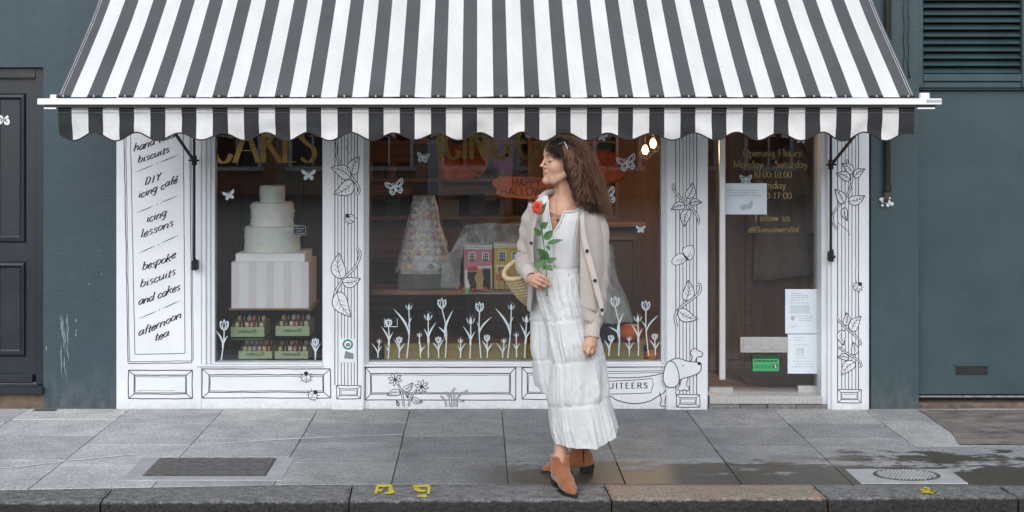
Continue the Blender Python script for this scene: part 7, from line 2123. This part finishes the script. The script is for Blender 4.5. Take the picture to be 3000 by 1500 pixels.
sleeve([np.array(W(1736, 615, -1.63)), np.array(W(1752, 680, -1.66)), ELL + [0, 0, .0], np.array(W(1746, 890, -1.785)), np.array(W(1737, 950, -1.83))], [.045, .054, .050, .045, .040], 'sleeve', 2.0, .004, card)
ribbed_cuff([np.array(W(1739, 938, -1.822)), np.array(W(1735, 962, -1.84)), np.array(W(1733, 990, -1.855))], [.040, .036, .036], card)
b = MB(); b.tube([W(1738, 806, -1.803), W(1752, 800, -1.793), W(1772, 790, -1.72)], .0012, 5)
# her right side
patch([[(1580, 582, -1.66), (1592, 578, -1.655), (1600, 576, -1.64)], [(1561, 610, -1.735), (1571, 608, -1.752), (1578, 606, -1.755)], [(1546, 660, -1.735), (1557, 660, -1.770), (1566, 660, -1.782)], [(1544, 710, -1.72), (1553, 712, -1.765), (1560, 714, -1.785)],
       [(1548, 770, -1.70), (1556, 772, -1.755), (1564, 774, -1.785)], [(1546, 850, -1.66), (1552, 850, -1.735), (1559, 850, -1.768)], [(1544, 905, -1.65), (1549, 912, -1.72), (1555, 916, -1.75)]], 'right_front_panel', M['knit'], card, seed=4)
patch([[(1584, 584, -1.672), (1590, 581, -1.669)], [(1572, 610, -1.760), (1580, 608, -1.764)], [(1560, 660, -1.786), (1568, 660, -1.794)], [(1554, 712, -1.780), (1562, 714, -1.796)], [(1557, 772, -1.772), (1565, 774, -1.796)]], 'button_band', M['knitlight'], card, amp=.0005)
b = MB(); b.lathe([(.0005, -.002), (.0065, -.0015), (.0075, .001), (.0005, .0015)], W(1556, 712, -1.80), 16, axis='y'); put('button', b, M['black'], card, smooth=True)
sleeve([np.array(W(1582, 604, -1.632)), np.array(W(1564, 650, -1.625)), np.array(W(1552, 700, -1.615)), np.array(W(1543, 750, -1.605)), np.array(W(1542, 778, -1.66)), np.array(W(1550, 795, -1.735))], [.056, .060, .054, .052, .051, .042], 'sleeve', 5.0, .0075, card)
ribbed_cuff([np.array(W(1549, 793, -1.73)), np.array(W(1555, 806, -1.775)), np.array(W(1559, 815, -1.805))], [.042, .037, .034], card)
b = MB()
rows_ = [[(.30, -1.56, 1.32), (.43, -1.545, 1.345), (.57, -1.56, 1.29)], [(.27, -1.545, 1.1), (.44, -1.52, 1.1), (.61, -1.55, 1.1)], [(.26, -1.55, .85), (.44, -1.51, .82), (.62, -1.56, .85)]]
g = [cr(r, 8) for r in rows_]; b.grid([[tuple(c[j]) for c in [cr([g[k_][i] for k_ in range(3)], 8) for i in range(len(g[0]))]] for j in range(17)]); put('back_panel', b, M['knit'], card, smooth=True)
b = MB(); b.tube([W(1582, 580, -1.655), W(1600, 566, -1.61), W(1640, 556, -1.585), W(1690, 560, -1.60), W(1716, 590, -1.66)], .014, 10); put('neck_ribbing', b, M['knitlight'], card, smooth=True)

# ---------------------------------------------------------------- boots
M['suede'] = mat('rust_suede', (.29, .098, .036, 1), .95, .22, 14, .25, 220, sheen=.4)
M['sole'] = mat('dark_sole', (.018, .016, .015, 1), .6, .2, 30)
def boot(heel, toe, ank, notch, mirror):
    heel = np.array(heel); toe = np.array(toe); f = (toe - heel); L = np.linalg.norm(f); f = f / L; l = np.array([-f[1], f[0], 0]); u = np.array([0, 0, 1.0])
    def B(a, c, z): return heel + f * a + l * c + u * z
    v = Vox(heel * .5 + toe * .5 - [.19, .19, .0], heel * .5 + toe * .5 + [.19, .19, .20], .0028)
    s_ = L / .25
    ax = ank - heel; aa, al = float(ax @ f), float(ax @ l)
    v.cone(B(aa, al, .17), B(aa * .6 + .03, al * .5, .085), .048, .040, .01)
    v.cone(B(.030, 0, .075), B(.024, 0, .048), .036, .032, .015)
    v.cone(B(.045, 0, .062), B(.13 * s_, 0, .048), .037, .034, .02)
    v.cone(B(.055, 0, .095), B(.155 * s_, 0, .046), .036, .030, .02)
    v.cone(B(.13 * s_, 0, .040), B(.195 * s_, 0, .030), .036, .028, .015)
    v.cone(B(.195 * s_, 0, .029), B(.236 * s_, 0, .022), .028, .013, .012)
    X, Y, Z = np.meshgrid(*[v.lo[k] + v.h * np.arange(v.n[k]) for k in range(3)], indexing='ij', sparse=True)
    fa = (X - heel[0]) * f[0] + (Y - heel[1]) * f[1] + 0 * Z; la = (X - heel[0]) * l[0] + (Y - heel[1]) * l[1] + 0 * Z
    base = .036 * np.clip(1 - fa / (.14 * s_), 0, 1) + .010
    v.f = np.maximum(v.f, base - Z)
    fr_ = fa - aa; lr = la - al; ang = np.abs(np.arctan2(lr, fr_))
    top = .152 + .010 * np.clip((ang - 2.2), 0, 1) - np.clip(.52 - ang, 0, .52) * .085
    v.f = np.maximum(v.f, (Z - top) * .7).astype(np.float32)
    VV, FF = v.mesh(); VV = relax(VV, FF, 2)
    bo = put('boot', np_mesh('boot', VV, FF, [M['suede']]), None, person)
    out = []
    for t in np.linspace(0, 1, 17):
        a = .10 * s_ + t * (.158 * s_); w = .039 * (1 - max(0, t - .35) ** 2 * 1.9) if t < .97 else .012
        out.append((a, w * (.82 if t < .1 else 1)))
    ring = [(a, w) for a, w in out] + [(a, -w) for a, w in out[::-1]]
    b = MB()
    vs = [tuple(B(a, w, .0008 + .012 * max(0, .12 * s_ - a) / .02 * .1)) for a, w in ring] + [tuple(B(a, w, .0085)) for a, w in ring]
    n = len(ring); b.add(vs, [tuple(range(n - 1, -1, -1)), tuple(range(n, 2 * n))] + [(i, (i + 1) % n, (i + 1) % n + n, i + n) for i in range(n)]); put('sole', b, M['sole'], bo)
    b = MB(); hs_ = [(-.002, .026), (.052, .029), (.056, -.029), (-.002, -.026)]; hs2 = [(-.010, .031), (.066, .034), (.066, -.034), (-.010, -.031)]
    b.hexa([tuple(B(a, c, .0008)) for a, c in hs_] + [tuple(B(a, c, .046 - .012 * (a > .03))) for a, c in hs2]); put('heel', b, M['sole'], bo, bevel=.004)
    b = MB(); sd = -1 if mirror else 1
    def side(z):                                   # zip on the inner side
        w = .06
        while w > .01:
            if v.sample(B(aa * .75 + .01, al * .7 + sd * w, z)) < 0: break
            w -= .001
        return B(aa * .75 + .01, al * .7 + sd * (w + .001), z)
    b.tube([side(z) for z in np.linspace(.06, .148, 10)], .0028, 6); put('zip', b, M['black'], bo, smooth=True)
    return bo
hF = G(1630, 1420); tF = G(1682, 1456)
boot((hF.x, hF.y, 0), (.452, -1.945, 0), ANF, True, False)
boot((.572, -1.492, 0), (.322, -1.505, 0), ANB, False, False)

# ---------------------------------------------------------------- straw basket behind her arm
M['straw'] = mat('pale_straw', (.56, .45, .26, 1), .8, .25, 90, .6, 160, sc3=(1, 1, 2))
M['strawin'] = mat('straw_inside', (.36, .26, .13, 1), .85, .25, 60, .5, 120)
top = Vector(W(1530, 784, -1.50)); bot = Vector(W(1584, 896, -1.46)); axd = (bot - top).normalized()
axd = (axd + Vector((0, .22, 0))).normalized()
Ltot = (bot - top).length
e1 = axd.cross(Vector((0, 1, 0))).normalized(); e2 = axd.cross(e1).normalized()
if e1.x < 0: e1 = -e1
bk_ = thing('straw_basket', bot, 'coiled straw basket bag hanging behind the right arm of the woman', 'basket')
NR_ = 13
for i in range(NR_):
    t = i / (NR_ - 1); c = top + axd * (Ltot * t); r = .098 * (1 - t) ** .8 + .045 * t + .008 * math.sin(math.pi * t)
    b = MB(); pts = []
    for k in range(97):
        a = 2 * math.pi * k / 96; w = .0016 * math.sin(a * 30 + i)
        pts.append(c + (e1 * math.cos(a) + e2 * math.sin(a) * .95) * (r + w) + axd * (.0018 * math.cos(a * 30 + i)))
    b.tube(pts, Ltot / NR_ * (.62 if i else .75), 8, cap=False)
    put('straw_coil' if i else 'braided_rim', b, M['straw'], bk_, smooth=True)
b = MB(); rows_ = []
for i in range(8):
    t = i / 7; c = top + axd * (Ltot * t); r = .090 * (1 - t) ** .8 + .038 * t
    rows_.append([tuple(c + (e1 * math.cos(a) + e2 * math.sin(a) * .8) * r) for a in np.linspace(0, 6.283, 41)[:-1]])
b.grid(rows_, close=True); b.face(range(len(b.v) - 40, len(b.v))); put('lining', b, M['strawin'], bk_, smooth=True)
b = MB(); q = cr([tuple(top + e1 * .07 + Vector((0, -.02, 0))), tuple(W(1560, 700, -1.54)), tuple(W(1568, 600, -1.56)), tuple(W(1580, 576, -1.60)), tuple(W(1576, 600, -1.55)), tuple(top - e1 * .02 + e2 * .07)], 8)
b.tube(q, .005, 8, flat=.6); put('leather_strap', b, mat('tan_leather', (.25, .12, .05, 1), .5), bk_, smooth=True)

# ---------------------------------------------------------------- the flower in her hand
M['petal'] = mat('coral_petal', (.62, .085, .05, 1), .6, .25, 60)
M['leafg'] = mat('dahlia_leaf', (.050, .120, .034, 1), .5, .3, 30, .2, 150)
M['stemg'] = mat('dahlia_stem', (.10, .17, .05, 1), .5, .15, 30)
R6 = lambda x, y_, d: W(1480 + x / 2.476, 380 + y_ / 2.476, d)
fc = R6(237, 565, -1.845)
fl_ = thing('dahlia', R6(303, 1190, -1.865), 'coral dahlia on a long leafy stem held by the woman', 'flower')
b = MB(); stem = cr([tuple(p) for p in (R6(240, 585, -1.838), R6(262, 720, -1.835), R6(282, 850, -1.838), R6(294, 960, -1.845), R6(300, 1060, -1.855), R6(302, 1120, -1.862), R6(304, 1208, -1.868))], 6)
b.tube(stem, [.0022 + .0012 * i / len(stem) for i in range(len(stem))], 8); b.tube(cr([tuple(p) for p in (R6(262, 612, -1.84), R6(268, 720, -1.838), R6(282, 820, -1.838))], 5), .0016, 6); b.tube(cr([tuple(p) for p in (R6(243, 668, -1.84), R6(258, 720, -1.838), R6(276, 800, -1.838))], 5), .0014, 6)
put('stem', b, M['stemg'], fl_, smooth=True)
for c in ((264, 604), (243, 665)):
    b = MB(); b.ball(R6(*c, -1.84), .0055, 10, sc=(1, 1, 1.2)); put('bud', b, M['stemg'], fl_, smooth=True)
fa_ = Vector((-.15, -1, .12)).normalized(); f1 = fa_.cross(Vector((0, 0, 1))).normalized(); f2 = fa_.cross(f1).normalized()
fr2 = random.Random(9)
pet = MB()
for ring, (n, r, tilt) in enumerate(((14, .034, .05), (13, .031, .30), (11, .026, .6), (8, .019, .95), (5, .011, 1.3))):
    for i in range(n):
        a = 2 * math.pi * (i + .5 * (ring % 2)) / n + fr2.uniform(-.1, .1); d = f1 * math.cos(a) + f2 * math.sin(a); td = tilt + fr2.uniform(-.12, .12)
        out = d * math.cos(td) + fa_ * math.sin(td); sd = fa_.cross(d).normalized(); nr_ = out.cross(sd)
        rr_ = r * fr2.uniform(.9, 1.1); rows_ = []
        for s_ in (0, .35, .7, 1.0):
            wv = (.22, .55, .62, .12)[(0, .35, .7, 1.0).index(s_)] * .012 * (1.1 - .1 * ring)
            rows_.append([fc + fa_ * (.004 * ring - .006) + out * (rr_ * s_) + sd * (wv * k_) - nr_ * (.0025 * abs(k_)) for k_ in (-1, 0, 1)])
        pet.grid(rows_)
o = put('petals', pet, M['petal'], fl_, smooth=True); 
def leafmesh(base, tip, wd, nrm=Vector((0, -1, .35))):
    base = Vector(base); tip = Vector(tip); d = tip - base; sd = d.cross(nrm).normalized(); n2 = sd.cross(d).normalized(); L = d.length; rows_ = []
    for i in range(9):
        t = i / 8; w = wd * L * math.sin(math.pi * min(1, t ** .75 * .98 + .02)) * (1 + .08 * math.sin(t * 25))
        c = base + d * t - n2 * (.12 * L * t * t)
        rows_.append([c + sd * w * k_ - n2 * (-.18 * w * abs(k_)) for k_ in (-1, -.5, 0, .5, 1)])
    b = MB(); b.grid(rows_); return b
for bs, tp_, wd in (((262, 712), (308, 672), .36), ((258, 768), (207, 712), .26), ((286, 796), (347, 728), .30), ((304, 826), (418, 795), .15), ((300, 838), (326, 874), .30), ((290, 925), (236, 862), .34), ((292, 945), (300, 880), .34), ((290, 945), (208, 992), .38), ((300, 962), (372, 930), .26), ((300, 985), (346, 1022), .34), ((296, 990), (272, 1018), .3), ((262, 618), (300, 520), .10), ((255, 575), (298, 535), .2)):
    put('leaf', leafmesh(R6(*bs, -1.845), R6(*tp_, -1.845 - .02), wd), M['leafg'], fl_, smooth=True)
